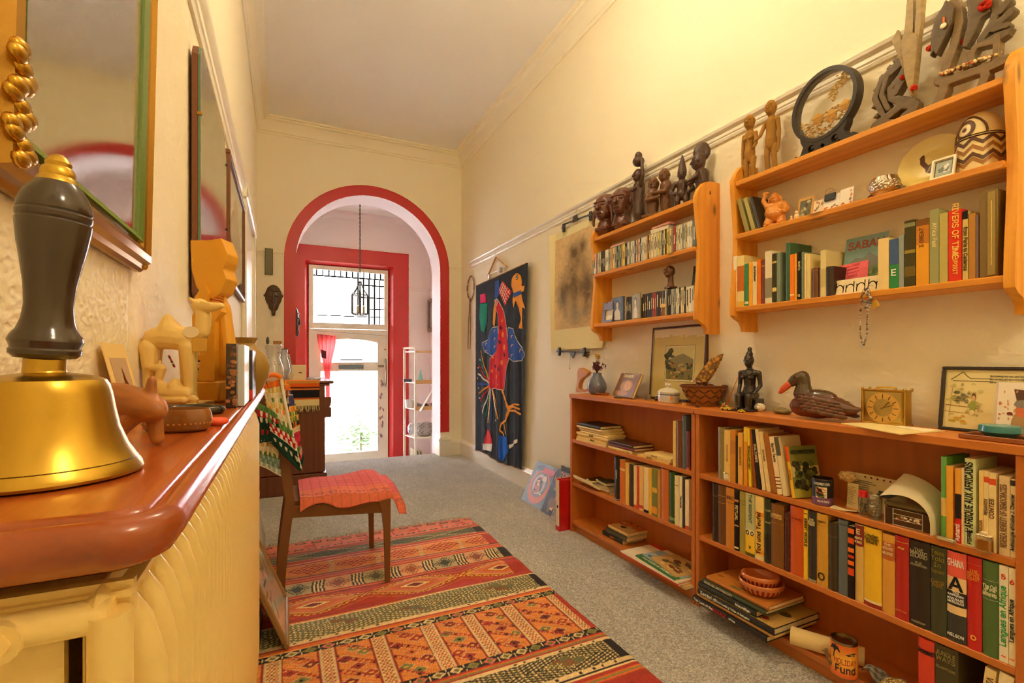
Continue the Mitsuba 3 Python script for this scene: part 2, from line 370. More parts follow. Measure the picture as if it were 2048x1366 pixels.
# splayed red reveal
w0,w1=(DX0-.05,DX1+.05,DZ1+.04),(DX0+.0,DX1-.0,DZ1)
def quad(*p):return trimesh.Trimesh(np.array(p,float),[[0,1,2],[0,2,3]],process=False)
yf,yr=YD-.012,YO
rm.add(quad((w0[0],yf,LOW),(w1[0],yr,LOW),(w1[0],yr,w1[2]),(w0[0],yf,w0[2])),smooth=False)
rm.add(quad((w1[1],yr,LOW),(w0[1],yf,LOW),(w0[1],yf,w0[2]),(w1[1],yr,w1[2])),smooth=False)
rm.add(quad((w0[0],yf,w0[2]),(w1[0],yr,w1[2]),(w1[1],yr,w1[2]),(w0[1],yf,w0[2])),smooth=False)
structure('trim_7',rm,'red_paint',label='broad red surround of the front door')
structure('trim_8',M().add(run([(a*.6,b*.7) for a,b in CO],(XV0,YD),(XV1,YD),(0,-1),ZV),smooth=25).add(run([(a*.5,b*.6) for a,b in RAIL],(RX1,YD),(XV1,YD),(0,-1),2.02),smooth=25).add(run([(a*.5,b*.6) for a,b in RAIL],(XV1,Y1),(XV1,YD),(-1,0),2.02),smooth=25),'porch_paint',label='faint white mouldings of the porch')

# transom window with leaded lights
wk='window_1'
fr=sbox(DX0,DBAR-.02,DX1,DZ1).difference(sbox(DX0+.05,DBAR+.05,DX1-.05,DZ1-.05))
yfrm=lambda y:frame((0,y,0),(1,0,0),(0,0,1),(0,-1,0))
structure(wk,M().add(ext(fr,.06,-.02),m=yfrm(YO),smooth=20),'trim_paint',label='white framed transom window over the front door')
gx0,gx1,gz0,gz1=DX0+.05,DX1-.05,DBAR+.05,DZ1-.05
def sheet(x0,x1,z0,z1,y):return quad((x0,y,z0),(x1,y,z0),(x1,y,z1),(x0,y,z1))
structure('pane',M().add(sheet(gx0,gx1,gz0,gz1,YO),smooth=False),'pane',parent=wk)
ld=M()
def bar(x0,z0,x1,z1,r=.009):ld.add(tube([(x0,YO,z0),(x1,YO,z1)],r,6),lin(40,44,46))
bar(gx0,gz1-.075,gx1,gz1-.075);
for k in range(12):
 x=gx0+(gx1-gx0)*(k+.6)/12.2; bar(x,gz1,x,gz1-.075)
for x in(.62,.70,.78,.86,.94):bar(gx0+(gx1-gx0)*x,gz1-.075,gx0+(gx1-gx0)*x,gz0+(.0 if x>.75 else .25))
for z in(.30,.52,.76):bar(gx0+(gx1-gx0)*(.62 if z>.3 else .78),gz0+(gz1-gz0)*z,gx1,gz0+(gz1-gz0)*z)
bar(gx0+.05,gz0+.10,gx1,gz0+.10,.006)
structure('lead_strip',ld,'matte',parent=wk)

jm=sbox(DX0,LOW,DX1,DBAR).difference(sbox(DX0+.022,LOW-.1,DX1-.022,DBAR-.012))
structure('door_frame',M().add(ext(jm,.09,-.055),m=yfrm(YO),smooth=20),'trim_paint',parent='window_1')
# front door leaf: two glazed openings, the upper one with a cambered head
dk='door_1'
d0,d1,dz0,dz1=DX0+.01,DX1-.01,LOW+.02,DBAR-.025
def camber(x0,x1,z0,z1,h):
 xs=np.linspace(x0,x1,17)
 return Polygon([(x0,z0),(x1,z0),(x1,z1)]+[(x,z1+h*(1-((x-(x0+x1)/2)/((x1-x0)/2))**2)) for x in xs[::-1]]+[(x0,z1)]).buffer(-.02).buffer(.02)
MID=0.985
up=camber(d0+.13,d1-.125,MID+.055,dz1-.17,.045)
lo=sbox(d0+.13,-.145,d1-.125,MID-.055)
structure(dk,M().add(ext(sbox(d0,dz0,d1,dz1).difference(up).difference(lo),.045,-.02),m=yfrm(YO),smooth=20),'trim_paint',label='white glazed front door under the transom')
structure('pane',M().add(sheet(d0+.12,d1-.12,MID+.04,dz1-.10,YO+.002),smooth=False),'pane',parent=dk)
structure('pane',M().add(sheet(d0+.12,d1-.12,-.155,MID-.04,YO+.002),smooth=False),'pane',parent=dk)
c0=at_y(677,742,YO)[0]; c1=at_y(726,742,YO)[0]
structure('letterbox',M().box((c0,YO-.045,MID-.03),(c1,YO-.024,MID+.025),lin(84,92,90),r=.006).box((c0+.02,YO-.05,MID-.012),(c1-.02,YO-.043,MID+.012),lin(104,112,108),r=.003),'satin',parent=dk,label='grey metal letterbox')
structure('glazing_strip',M().box((c0+.02,YO-.03,MID+.085),(c1-.01,YO-.02,MID+.10),lin(70,72,70)),'satin',parent=dk)
hx=d1-.03
structure('handle',M().add(tube(spline([(hx,YO-.03,MID+.05),(hx+.004,YO-.075,MID+.04),(hx+.004,YO-.075,MID-.20),(hx,YO-.03,MID-.22)],5),.007,8),lin(120,116,104)),'metal',parent=dk,label='slim pull handle')
structure('latch',M().box((hx-.09,YO-.04,MID-.01),(hx-.015,YO-.022,MID+.022),lin(150,144,120),r=.004),'metal',parent=dk)
for z in(.22,-.24):
 structure('hinge_plate',M().box((hx-.01,YO-.034,MID+z),(hx+.02,YO-.022,MID+z+.02),lin(170,150,100),r=.002),'metal',parent=dk)
rng=np.random.default_rng(4)
fl=M()
for _ in range(16):
 z=-.02+.85*rng.random(); a=rng.random()*6.3
 pl=Polygon([(math.cos(t+a)*q,math.sin(t+a)*q*2.0) for t,q in zip(np.arange(7)*.9,.004+.014*rng.random(7))]).buffer(0)
 fl.add(ext(affinity.translate(pl,hx-.07+.05*rng.random(),z),.0012,.0252),lin(150,122,128),yfrm(YO),20)
structure('flaked_paint',fl,'matte',parent=dk,label='patch of flaking paint')
# threshold and the pale ground outside
structure('threshold',M().box((DX0,YD-.02,LOW),(DX1,YO+.2,LOW+.02)),'trim_paint',label='white threshold under the front door')
scene['outside_stone']=pr(rgb(*lin(205,204,198)),0.9)
structure('ground',M().box((-12,YO+.2,LOW-.3),(14,30,LOW-.06)),'outside_stone',label='pale paving outside the front door')
# ---------------------------------------------------------------- shelves and bookcases on the right
XF=1.69
def scalloped(depth_,z0,z1):
 """end panel outline in (x from the wall, z): rounded head, gently waved front, ogee foot"""
 d=depth_
 f=[(0,z1),(.060,z1),(.10,z1-.012),(.128,z1-.042),(d,z1-.075),(d-.002,z1-.12),(d-.012,z1-.20),(d-.020,z1-.29),(d-.020,z1-.36),(d-.012,z1-.46),(d-.004,z1-.54),
      (d,z0+.085),(d-.002,z0+.066),(d-.022,z0+.052),(d-.048,z0+.042),(d-.064,z0+.022),(d-.068,z0),(0,z0)]
 return Polygon(f)
def wall_unit(name,label,y0,y1):
 k=thing(name,label,'wall shelf')
 d=XW-XF+.004
 pm=frame((XW-.002,0,0),(-1,0,0),(0,0,1),(0,1,0))
 for y in(y1-.022,y0):
     e=ext(scalloped(d,1.183,1.885),.022,y)
     put('side_panel',M().add(e,m=pm,smooth=35),'pine_up',parent=k)
 for z in(1.803,1.584,1.284):
     put('shelf_board',M().box((XF+.001,y0+.022,z-.021),(XW-.003,y1-.022,z),r=.003),'pine_long',parent=k)
 return k
CDU=wall_unit('pine_wall_shelf','smaller pine wall shelf holding rows of compact discs, carved heads on top',1.600,2.432)
PWU=wall_unit('pine_wall_shelf','wider-looking pine wall shelf of books nearest the viewer, antelope carvings on top',0.556,1.424)
XB,ZT=1.61,0.855
SH=(0.070,0.309,0.575)
def bookcase(label,y0,y1):
 k=thing('bookcase',label,'bookcase')
 for y in(y1-.020,y0):
     put('side_panel',M().box((XB+.004,y,0),(XW-.032,y+.020,ZT-.025),r=.0015),'veneer_up',parent=k)
 put('top_board',M().box((XB-.004,y0-.001,ZT-.024),(XW-.032,y1+.001,ZT),r=.002),'veneer_long',parent=k)
 for z in SH:
     put('shelf_board',M().box((XB+.006,y0+.020,z-.020),(XW-.038,y1-.020,z),r=.0015),'veneer_long',parent=k)
 put('plinth',M().box((XB+.03,y0+.020,0),(XB+.046,y1-.020,SH[0]-.02)),'veneer_long',parent=k)
 put('back_panel',M().box((XW-.038,y0+.01,.03),(XW-.032,y1-.01,ZT-.02)),'veneer_up',parent=k)
 return k
bookcase('low brown bookcase farther from the viewer, half empty, with stacked books',1.546,2.552)
bookcase('low brown bookcase nearest the viewer, filled with old hardbacks',0.512,1.542)

# ---------------------------------------------------------------- books: local x thickness, y depth from the spine (y = 0, facing -y), z height
PAGE=lin(226,208,160)
def col(c):return lin(*c)
def jit(c,k):return np.clip(np.array(c)*(1+k),0,1)
def book_parts(k,t,d,h,c,hard=True,bands=(),words=(),page=None,dome=.0):
 """c: cover colour; bands: (z0, z1, colour) fractions; words: (string, z centre, size, colour, way 'd'/'u'/'h')"""
 b=.0022 if hard else .0009
 o=.003 if hard else 0.0
 n=5 if t>.012 else 3
 bul=min(.006,t*.22) if hard else min(.0015,t*.06)
 xs=np.linspace(0,t,n); arc=[(x,-bul*(1-(2*x/t-1)**2)) for x in xs]
 outer=arc+[(t,d),(t-b,d),(t-b,b*1.5)]+[(b,b*1.5),(b,d),(0,d)]
 cv=M().add(ext(Polygon(outer),h),c,smooth=35)
 for z0,z1,bc in bands:
     pts=arc+[(x,y-.0005) for x,y in arc[::-1]]
     a2=[(x,y-.0004) for x,y in arc]
     st=Polygon(a2+[(x,y+.0008) for x,y in a2[::-1]])
     cv.add(ext(st,h*(z1-z0),h*z0),bc,smooth=35)
 put('cover',cv,'satin' if hard else 'matte',m=MAT[0],parent=k)
 put('page_block',M().box((b,b*1.5+.0005,o),(t-b,d-o,h-o*1.0),page if page is not None else PAGE),'paper',m=MAT[0],parent=k)
 if words:
     w=M()
     for s,zc,size,wc,way in words:
         if way=='h':tm=text(s,size,width=t*.84); mm=frame((t/2,-bul-.0005,h*zc),(1,0,0),(0,0,1),(0,-1,0))
         elif way=='d':tm=text(s,min(size,t*.72),width=h*.8); mm=frame((t/2,-bul-.0005,h*zc),(0,0,-1),(1,0,0),(0,-1,0))
         else:tm=text(s,min(size,t*.72),width=h*.8); mm=frame((t/2,-bul-.0005,h*zc),(0,0,1),(-1,0,0),(0,-1,0))
         w.add(tm,wc,mm,False)
     put('lettering',w,'matte',m=MAT[0],parent=k)
MAT=[np.eye(4)]
GROUPS={}
def row(where,xs,zs,spec,sx,sy,ux,vy,group,dmax=.13,gap=.24):
 """standing books, left to right, given in crop pixels: (x0, x1, top, colour, name, hard, bands, words[, lean degrees[, depth]])"""
 S=[]
 for e in spec:
     e=list(e)+[None]*(10-len(e))
     u0,u1,v=ux+e[0]/sx,ux+e[1]/sx,vy+e[2]/sy
     a,b_=at_x(u0,700,xs)[1],at_x(u1,700,xs)[1]
     h=min(at_x((u0+u1)/2,v,xs)[2]-zs-.0005,gap)
     S.append([a,max(a-b_,.004)*.985,h,e])
 for i,(a,t,h,e) in enumerate(S):
     _,_,_,c,nm,hard,bands,words,ln,dd=e
     ln=ln or 0
     if ln<0:
         nx=S[i+1] if i+1<len(S) else None
         room=t if nx is None else(a-nx[0])-max(0.0,h*(math.tan(math.radians(-(nx[3][8] or 0)))-math.tan(math.radians(-ln))))
         t=max(.003,min(t,(room-.0008)*math.cos(math.radians(ln))))
     h*=1/math.cos(math.radians(ln)) if ln<0 else 1
     h=min(h,gap-abs(math.sin(math.radians(ln)))*t)
     d=dd or min(dmax,max(.085,h*.72))
     k=thing('book',f'{nm}, {ordinal(i + 1)} from left, {where}','book',group)
     m=wallf((xs+(.006 if hard else .002),a,zs+.0006))
     if ln<0:m=m@rot(RY,ln)
     if ln>0:m=m@frame((t,0,0))@rot(RY,ln)@frame((-t,0,0))
     MAT[0]=m
     book_parts(k,t,d,h,col(c),hard,[(p,q,col(r)) for p,q,r in bands or()],[(s,z,sz,col(wc),w) for s,z,sz,wc,w in words or()])
 MAT[0]=np.eye(4)
CRM,GLD,BLK,WHT=(232,214,160),(200,160,70),(24,20,18),(240,236,224)
H,P=True,False
# near bookcase, middle shelf: a full row of old hardbacks
XS=XB+.008
rowA=[
 (258,311,128,(44,30,16),'narrow very dark brown cloth book',H,[(.78,.80,(90,60,30))],[]),
 (312,386,148,(98,58,22),'mid-brown cloth book',H,[(.82,.825,GLD),(.70,.705,GLD)],[]),
 (388,477,168,(200,130,44),'ochre orange cloth book',H,[(.86,.865,BLK),(.80,.804,BLK),(.75,.755,BLK)],[('TRAVELS',.83,.008,(90,50,16),'h')]),
 (478,520,180,(30,20,18),'thin black paperback with pale motifs',P,[(.03,.06,CRM),(.40,.42,(190,150,90)),(.80,.84,(170,120,70))],[('RITUAL',.62,.012,CRM,'d')]),
 (522,586,190,(158,142,58),'olive yellow cloth book',H,[(.84,.844,(60,52,20)),(.79,.794,(60,52,20))],[]),
 (588,678,205,(186,190,140),'pale green book with yellow skull-like lower half',P,[(.0,.05,(90,80,30)),(.05,.34,(236,196,52)),(.34,.42,(240,226,170))],[('THE SERPENT',.76,.012,(90,96,70),'d'),('O O',.36,.016,BLK,'h'),('v',.14,.014,BLK,'h')]),
 (682,765,245,(234,190,84),'cream and orange striped book with black script',P,[(.0,.06,CRM),(.10,.15,(226,150,40)),(.68,.75,(226,140,36)),(.76,.99,(240,214,130))],[('Tod und Teufel',.42,.016,BLK,'u')]),
 (768,825,270,(36,50,34),'dark green book with black ornament',H,[(.05,.45,(20,26,20)),(.62,.64,(150,150,110)),(.80,.83,(120,124,90))],[]),
 (828,958,340,(120,76,24),'thick brown book with gilt title lines',H,[(.70,.703,GLD)],[('A HANDBOOK',.83,.008,(226,190,120),'h'),('OF CUSTOMS',.79,.007,(226,190,120),'h')]),
 (962,1012,415,(74,30,22),'thin dark maroon book',H,[(.9,.905,(130,70,40))],[]),
 (1018,1154,335,(196,84,26),'tall thick burnt orange cloth book',H,[(.86,.862,(150,50,14)),(.78,.782,(150,50,14))],[('PEOPLES',.82,.007,(140,46,14),'h')]),
 (1155,1192,390,(238,196,52),'thin bright yellow paperback with black title',P,[(.94,.95,BLK)],[('SWEET PEOPLE',.68,.014,BLK,'d')]),
 (1195,1273,395,(44,40,38),'charcoal jacketed book with pale title',H,[(.0,.04,(150,140,110))],[('THE',.88,.006,CRM,'h'),('AFRICAN',.845,.007,CRM,'h'),('TRADER',.81,.007,CRM,'h')]),
 (1275,1388,425,(206,156,52),'thick mustard book with round black emblem',H,[(.84,.843,(120,84,24))],[('O',.12,.024,(60,44,14),'h'),('ETHNOLOGY',.89,.007,(110,76,20),'h')]),
 (1392,1481,520,(56,44,22),'shorter very dark olive brown book',H,[(.80,.805,(110,90,40))],[]),
 (1485,1580,490,(90,100,102),'plain slate grey cloth book',H,[(.93,.95,(64,70,72))],[]),
]
rowB=[
 (160,216,150,(34,22,16),'black book with flame red stripes',P,[(.32,.42,(214,74,30)),(.46,.52,(226,110,40)),(.56,.60,(200,60,26)),(.64,.70,(226,120,44)),(.76,.84,(214,84,32)),(.90,.97,(226,110,40))],[]),
 (219,298,120,(214,178,92),'cream book with a maroon title label',H,[(.72,.99,(124,34,24))],[('E',.90,.016,CRM,'h'),('NIGHTS',.82,.007,CRM,'h'),('OF MAGIC',.77,.007,CRM,'h')]),
 (300,463,165,(238,194,40),'yellow book in a torn jacket with black strip',H,[(.0,.05,(140,40,24)),(.05,.08,(240,226,170))],[('Under',.90,.010,(80,60,14),'h'),('the Desert',.86,.010,(80,60,14),'h'),('Stars',.82,.010,(80,60,14),'h')]),
 (468,583,225,(214,156,58),'ochre book with an orange brown title panel',H,[(.68,.90,(178,92,34))],[('THE',.87,.007,CRM,'h'),('ACCUSED',.82,.008,CRM,'h'),('AND JUDGED',.76,.008,CRM,'h')]),
 (585,712,240,(170,32,20),'red cloth book with a gilt device',H,[(.93,.935,GLD)],[('~',.86,.022,GLD,'h'),('CONGO AND',.10,.005,(214,120,60),'h')]),
 (715,905,275,(40,30,18),'thickest blackish book with grey green island emblem',H,[],[('THE',.90,.008,(150,140,110),'h'),('MAGIC',.865,.010,(160,150,120),'h'),('ISLAND',.825,.010,(160,150,120),'h'),('W.B.',.75,.006,(150,140,110),'h'),('SEABROOK',.72,.006,(150,140,110),'h'),('HARRAP',.05,.006,(150,140,110),'h')]),
 (908,1055,320,(58,60,32),'dark olive green book with dull gilt lettering',H,[],[('Tales',.93,.012,(120,104,40),'h'),('Told',.86,.012,(120,104,40),'h'),('In',.79,.012,(120,104,40),'h'),('Togoland',.72,.009,(120,104,40),'h'),('Cardi',.60,.010,(130,100,40),'h'),('nall',.56,.010,(130,100,40),'h')]),
 (1058,1237,360,(52,52,46),'black, cream and coral book titled GHANA',H,[(.72,1.0,(226,92,74)),(.56,.72,(238,208,152)),(.31,.40,(238,208,152)),(.40,.56,(32,28,26))],[('GHANA',.87,.018,WHT,'h'),('A',.63,.034,(32,28,26),'h'),('The',.545,.006,WHT,'h'),('Autobiography',.52,.006,WHT,'h'),('KWAME',.475,.007,WHT,'h'),('NKRUMAH',.44,.007,WHT,'h'),('NELSON',.07,.008,WHT,'h')]),
 (1240,1376,415,(186,28,20),'bright red cloth book with faint gilt title',H,[(.92,.922,(226,140,60))],[('THE',.85,.006,(226,140,60),'h'),('HISTORY',.82,.007,(226,140,60),'h'),('OF THE',.79,.006,(226,140,60),'h'),('COAST',.76,.007,(226,140,60),'h'),('o',.13,.016,(236,170,80),'h')]),
 (1380,1535,470,(72,102,48),'mid-green cloth book with pale script title',H,[(.80,.802,WHT),(.60,.602,WHT)],[('The Call',.73,.011,(226,224,180),'h'),('of the',.70,.006,(226,224,180),'h'),('Minarets',.655,.011,(226,224,180),'h')]),
 (1538,1622,490,(236,228,200),'slim white paperback with red 5',P,[],[('5',.88,.012,(200,40,34),'h'),('Langues en Afrique',.48,.013,(50,140,80),'u'),('~',.06,.012,(226,90,50),'h')]),
 (1626,1686,525,(232,218,176),'slim white paperback with red 6',P,[],[('6',.85,.012,(200,40,34),'h'),('Langues en Afrique',.46,.013,(40,34,28),'u'),('~',.06,.012,(226,90,50),'h')]),
]
wA='near bookcase middle row'
conv=lambda e,s0,u0,s1,u1,v0,v1:(((u1+e[0]/s1)-u0)*s0,((u1+e[1]/s1)-u0)*s0,((v1+e[2]/s1)-v0)*s0)+tuple(e[3:])
rowA+=[conv(e,4.88,1370,4.554,1660,940,1020) for e in rowB]
row(wA,XS,SH[1],rowA,4.88,4.88,1370,940,'old hardbacks in the near bookcase',.16)
# near bookcase, top compartment, left group leaning to the left
rowC=[
 (240,298,155,(132,118,74),'grey olive cloth book',H,[(.9,.905,(80,70,40))],[]),
 (298,352,178,(232,196,110),'cream paperback with faint lettering',P,[],[('NARRATIVES',.55,.008,(170,120,60),'d')]),
 (354,398,178,(206,136,48),'tan orange worn paperback',P,[(.55,.8,(190,120,50))],[]),
 (400,420,225,(56,44,26),'very thin dark book',P,[],[]),
 (420,460,203,(226,170,76),'amber cream paperback',P,[],[('GESCHICHTE',.55,.008,(120,70,30),'d')]),
 (470,500,150,(222,150,40),'tall orange paperback',P,[(.75,.99,(236,200,70))],[],0),
 (515,558,165,(238,204,44),'bright yellow paperback with black title',P,[],[('WORLD AND SELF',.5,.011,BLK,'d')],-2),
 (562,592,180,(150,76,34),'thin rust brown paperback',P,[],[],-5),
 (596,630,182,(38,34,28),'black paperback with pale title',P,[],[('CULTURES',.6,.010,CRM,'d')],-7),
 (634,670,180,(234,212,160),'cream paperback with a fine rule',P,[(.6,.605,BLK)],[],-8),
 (674,712,205,(230,206,140),'straw coloured paperback',P,[],[('SAVANE',.6,.008,(110,80,40),'d')],-9),
 (716,764,225,(160,98,40),'brown paperback',P,[],[],-9.5),
 (768,812,250,(238,216,168),'cream paperback with brown dots',P,[(.10,.12,(110,50,30)),(.16,.18,(110,50,30)),(.22,.24,(110,50,30)),(.28,.30,(110,50,30))],[('Bantu Texts',.72,.009,(60,50,40),'d')],-9.5),
 (818,860,255,(226,210,160),'cream paperback with a dark head',P,[(.68,1.0,(90,84,60))],[],-10),
]
row('near bookcase upper-left row',XS,SH[2],rowC,4.406,4.406,1380,820,'paperbacks leaning in the near bookcase',.12)
# the last leaning one shows its front cover
k=thing('book','yellow-spined paperback with olive front cover, right end of the leaning paperbacks','book','paperbacks leaning in the near bookcase')
yb=at_x(1380+932/4.406,700,XS)[1]
MAT[0]=wallf((XS+.004,yb+.016,SH[2]+.001),-14)@rot(RY,-11)@frame((0,0,0))
book_parts(k,.014,.115,.180,lin(238,188,50),P,[(.70,1.0,lin(222,86,34))],[('MEUBLES',.45,.006,lin(170,90,30),'d')])
cv=M().box((.0141,.001,.0),(.0149,.114,.180),lin(122,116,48)).box((.0149,.006,.150),(.0152,.108,.166),lin(78,80,36))
cv.box((.0149,.001,.072),(.0152,.114,.110),lin(196,178,110))
rng=np.random.default_rng(8)
for _ in range(60):
 y,z=.012+.09*rng.random(),.03+.09*rng.random()
 cv.add(ball((.0150,y,z),.007+.008*rng.random(),(.05,1,1),1),lin(*(rng.choice([[44,44,22],[96,100,40],[70,60,30]]))),smooth=True)
cv.box((.0149,.001,.0),(.0153,.114,.030),lin(170,160,60)).add(text('LE CAMEROUN',.010),lin(40,38,20),frame((.0153,.056,.158),(0,1,0),(0,0,1),(1,0,0)),False)
put('front_cover',cv,'matte',m=MAT[0],parent=k)
MAT[0]=np.eye(4)
# near bookcase, upper shelf, right group
rowD=[
 (1205,1262,270,(96,160,70),'glossy green slim hardback',H,[(.28,.50,(226,196,110))],[],0),
 (1264,1330,365,(228,164,56),'amber paperback',P,[],[]),
 (1352,1415,390,(224,160,60),'amber, black and red banded paperback',P,[(.0,.33,(196,36,30)),(.33,.66,(34,28,24))],[('Ashanti',.14,.010,WHT,'u')]),
 (1417,1446,385,(230,206,150),'thin cream booklet',P,[],[]),
 (1450,1560,290,(206,216,160),'tall mint paperback with a big black title',P,[],[("L'AFRIQUE AUX AFRICAINS",.56,.020,BLK,'u'),('PIERRE',.11,.008,BLK,'u')],0,.12),
 (1592,1640,410,(234,200,120),'narrow straw paperback',P,[],[('AKIGA',.3,.008,(120,80,40),'u')]),
 (1642,1690,415,(230,204,140),'straw red-banded paperback, left of two',P,[(.86,.93,(206,80,40))],[('REGARDS',.55,.009,(90,60,40),'u')]),
 (1692,1765,435,(232,208,146),'straw red-banded paperback, right of two',P,[(.85,.93,(206,80,40))],[('CONTES',.55,.009,(90,60,40),'u')]),
 (1795,1905,470,(216,190,140),'thick beige paperback with brown title',P,[],[('NIGERIA NEWEST OF DEMOCRACIES',.5,.012,(110,74,44),'u')]),
 (1908,1962,500,(228,204,150),'cream paperback with slanting black title',P,[(.92,.99,(60,50,40))],[('Anthologie africaine J. Chevrier',.45,.014,BLK,'u')]),
]
row('near bookcase upper-right group',XS,SH[2],rowD,5.02,5.02,1640,860,'paperbacks at the right end of the near bookcase',.125)
# near bookcase, lowest shelf, right end (cut by the frame)
rowE=[
 (1072,1222,545,(206,60,30),'scarlet jacketed book with a dark band',H,[(.80,.86,(90,20,14))],[('OF AFRICA',.83,.006,BLK,'h')]),
 (1225,1440,600,(66,56,22),'thick olive brown book with pale capitals',H,[],[('JUNGLE',.90,.012,(130,118,70),'h'),('WAYS',.83,.012,(130,118,70),'h'),('SEABROOK',.72,.007,(130,118,70),'h')]),
 (1590,1690,775,(232,206,140),'cream leaning paperback with brown title',P,[],[('VIEILLES CHANSONS',.5,.012,(110,60,30),'d')],6),
 (1715,1850,800,(236,220,170),'cream leaning paperback with black title',P,[],[('Afrique noire',.5,.014,BLK,'d')],6),
]
row('near bookcase bottom shelf',XS,SH[0],rowE,4.571,4.571,1600,1160,'books at the right end of the lowest shelf',.15,.214)
# far bookcase, middle shelf
rowF=[
 (658,692,395,(30,24,22),'black hardback with white title',H,[(.02,.03,WHT)],[('ASPECTS',.6,.008,WHT,'d')]),
 (696,729,412,(206,112,40),'orange paperback',P,[(.75,.8,(236,200,120))],[]),
 (731,754,432,(226,184,90),'thin straw paperback',P,[],[]),
 (757,782,440,(70,52,30),'dark brown paperback',P,[],[]),
 (784,803,450,(236,210,150),'slim cream paperback',P,[(.0,.08,(200,90,40))],[]),
 (804,818,452,(196,60,36),'very thin red booklet',P,[],[]),
 (819,846,455,(232,186,110),'peach paperback',P,[(.05,.12,(190,60,40))],[]),
 (848,879,460,(238,214,160),'cream paperback with black foot',P,[(.0,.06,BLK)],[]),
 (881,899,466,(228,180,60),'thin yellow paperback',P,[],[]),
 (900,932,470,(120,120,56),'green and orange patterned paperback',P,[(.05,.2,(214,140,50)),(.5,.6,(214,170,70))],[]),
 (934,952,474,(190,140,70),'tan paperback',P,[],[]),
 (954,1003,462,(196,106,44),'broad orange brown hardback',H,[],[]),
 (1006,1042,492,(40,78,34),'dark green hardback',H,[(.06,.12,(120,150,90))],[]),
 (1044,1072,514,(226,212,160),'cream paperback with thin rules',P,[(.8,.81,BLK)],[]),
 (1074,1092,518,(238,226,190),'white paperback with black print',P,[],[('TRAVELER',.5,.008,BLK,'d')]),
 (1093,1108,522,(60,56,46),'thin charcoal booklet',P,[],[]),
 (1110,1134,540,(234,214,180),'cream paperback with a red foot',P,[(.0,.08,(200,80,50))],[]),
]
row('far bookcase middle row',XS,SH[1],rowF,3.176,3.176,1020,790,'upright books on the middle shelf of the far bookcase',.12)
rowG=[
 (1033,1050,166,(226,196,120),'thin cream booklet',P,[],[]),
 (1052,1086,170,(104,58,24),'dark brown hardback',H,[],[]),
 (1089,1112,130,(84,92,98),'tall blue grey hardback',H,[],[]),
 (1114,1136,232,(104,50,50),'short maroon hardback',H,[(.0,.06,(200,90,40))],[]),
]
row('far bookcase upper-right group',XS,SH[2],rowG,3.176,3.176,1020,790,'upright books at the end of the far bookcase',.13)
# near wall shelf, lowest board
XS2=XF+.006
rowH=[
 (88,112,580,(238,226,196),'slim white paperback',P,[],[]),
 (114,160,578,(232,210,140),'cream paperback with a rust panel',P,[(.3,.8,(190,106,40)),(.0,.1,(220,180,70))],[]),
 (163,190,630,(60,128,84),'short green paperback',P,[(.04,.1,(220,226,190))],[]),
 (192,216,622,(236,166,48),'amber yellow paperback',P,[],[]),
 (218,246,618,(234,214,160),'cream paperback with black title',P,[],[('SUPERMAN',.72,.008,BLK,'d')]),
 (248,272,603,(222,116,34),'orange paperback',P,[],[]),
 (274,299,605,(110,48,32),'maroon leather hardback',H,[(.85,.87,GLD)],[]),
 (301,348,546,(226,214,180),'pale paperback with a dark tree photograph',P,[(.1,.48,(140,134,110))],[]),
 (350,378,562,(62,56,32),'dark olive paperback with cream label',P,[(.22,.30,(226,200,120)),(.80,.84,(200,180,110))],[]),
 (380,404,556,(126,140,120),'grey green paperback',P,[],[]),
 (674,712,540,(222,206,144),'straw coloured paperback',P,[(.2,.6,(196,180,110))],[]),
 (436,466,490,(52,92,58),'tall dark green hardback',H,[],[],0,.135),
 (469,497,568,(234,128,38),'bright orange paperback',P,[(.1,.14,(250,210,120))],[]),
 (499,515,562,(232,158,50),'thin amber paperback',P,[],[]),
 (517,545,550,(36,30,26),'black paperback with a small circle',P,[],[('BANTU',.7,.007,CRM,'d'),('o',.08,.012,CRM,'h')]),
 (547,562,552,(120,138,110),'thin grey green booklet',P,[],[]),
 (566,580,562,(234,214,150),'thin cream pamphlet',P,[],[],0),
 (583,606,565,(226,206,140),'thicker cream pamphlet',P,[],[],0),
 (614,656,660,(104,58,22),'short brown leather book',H,[(.9,.92,(150,100,40))],[]),
 (660,700,655,(78,42,20),'short dark brown leather book',H,[(.9,.915,(150,100,40))],[]),
 (702,760,650,(48,30,18),'short thick black brown book',H,[],[]),
]
row('near wall shelf left group',XS2,1.284,rowH,3.368,3.368,1440,340,'books in the left group of the near wall shelf',.115)
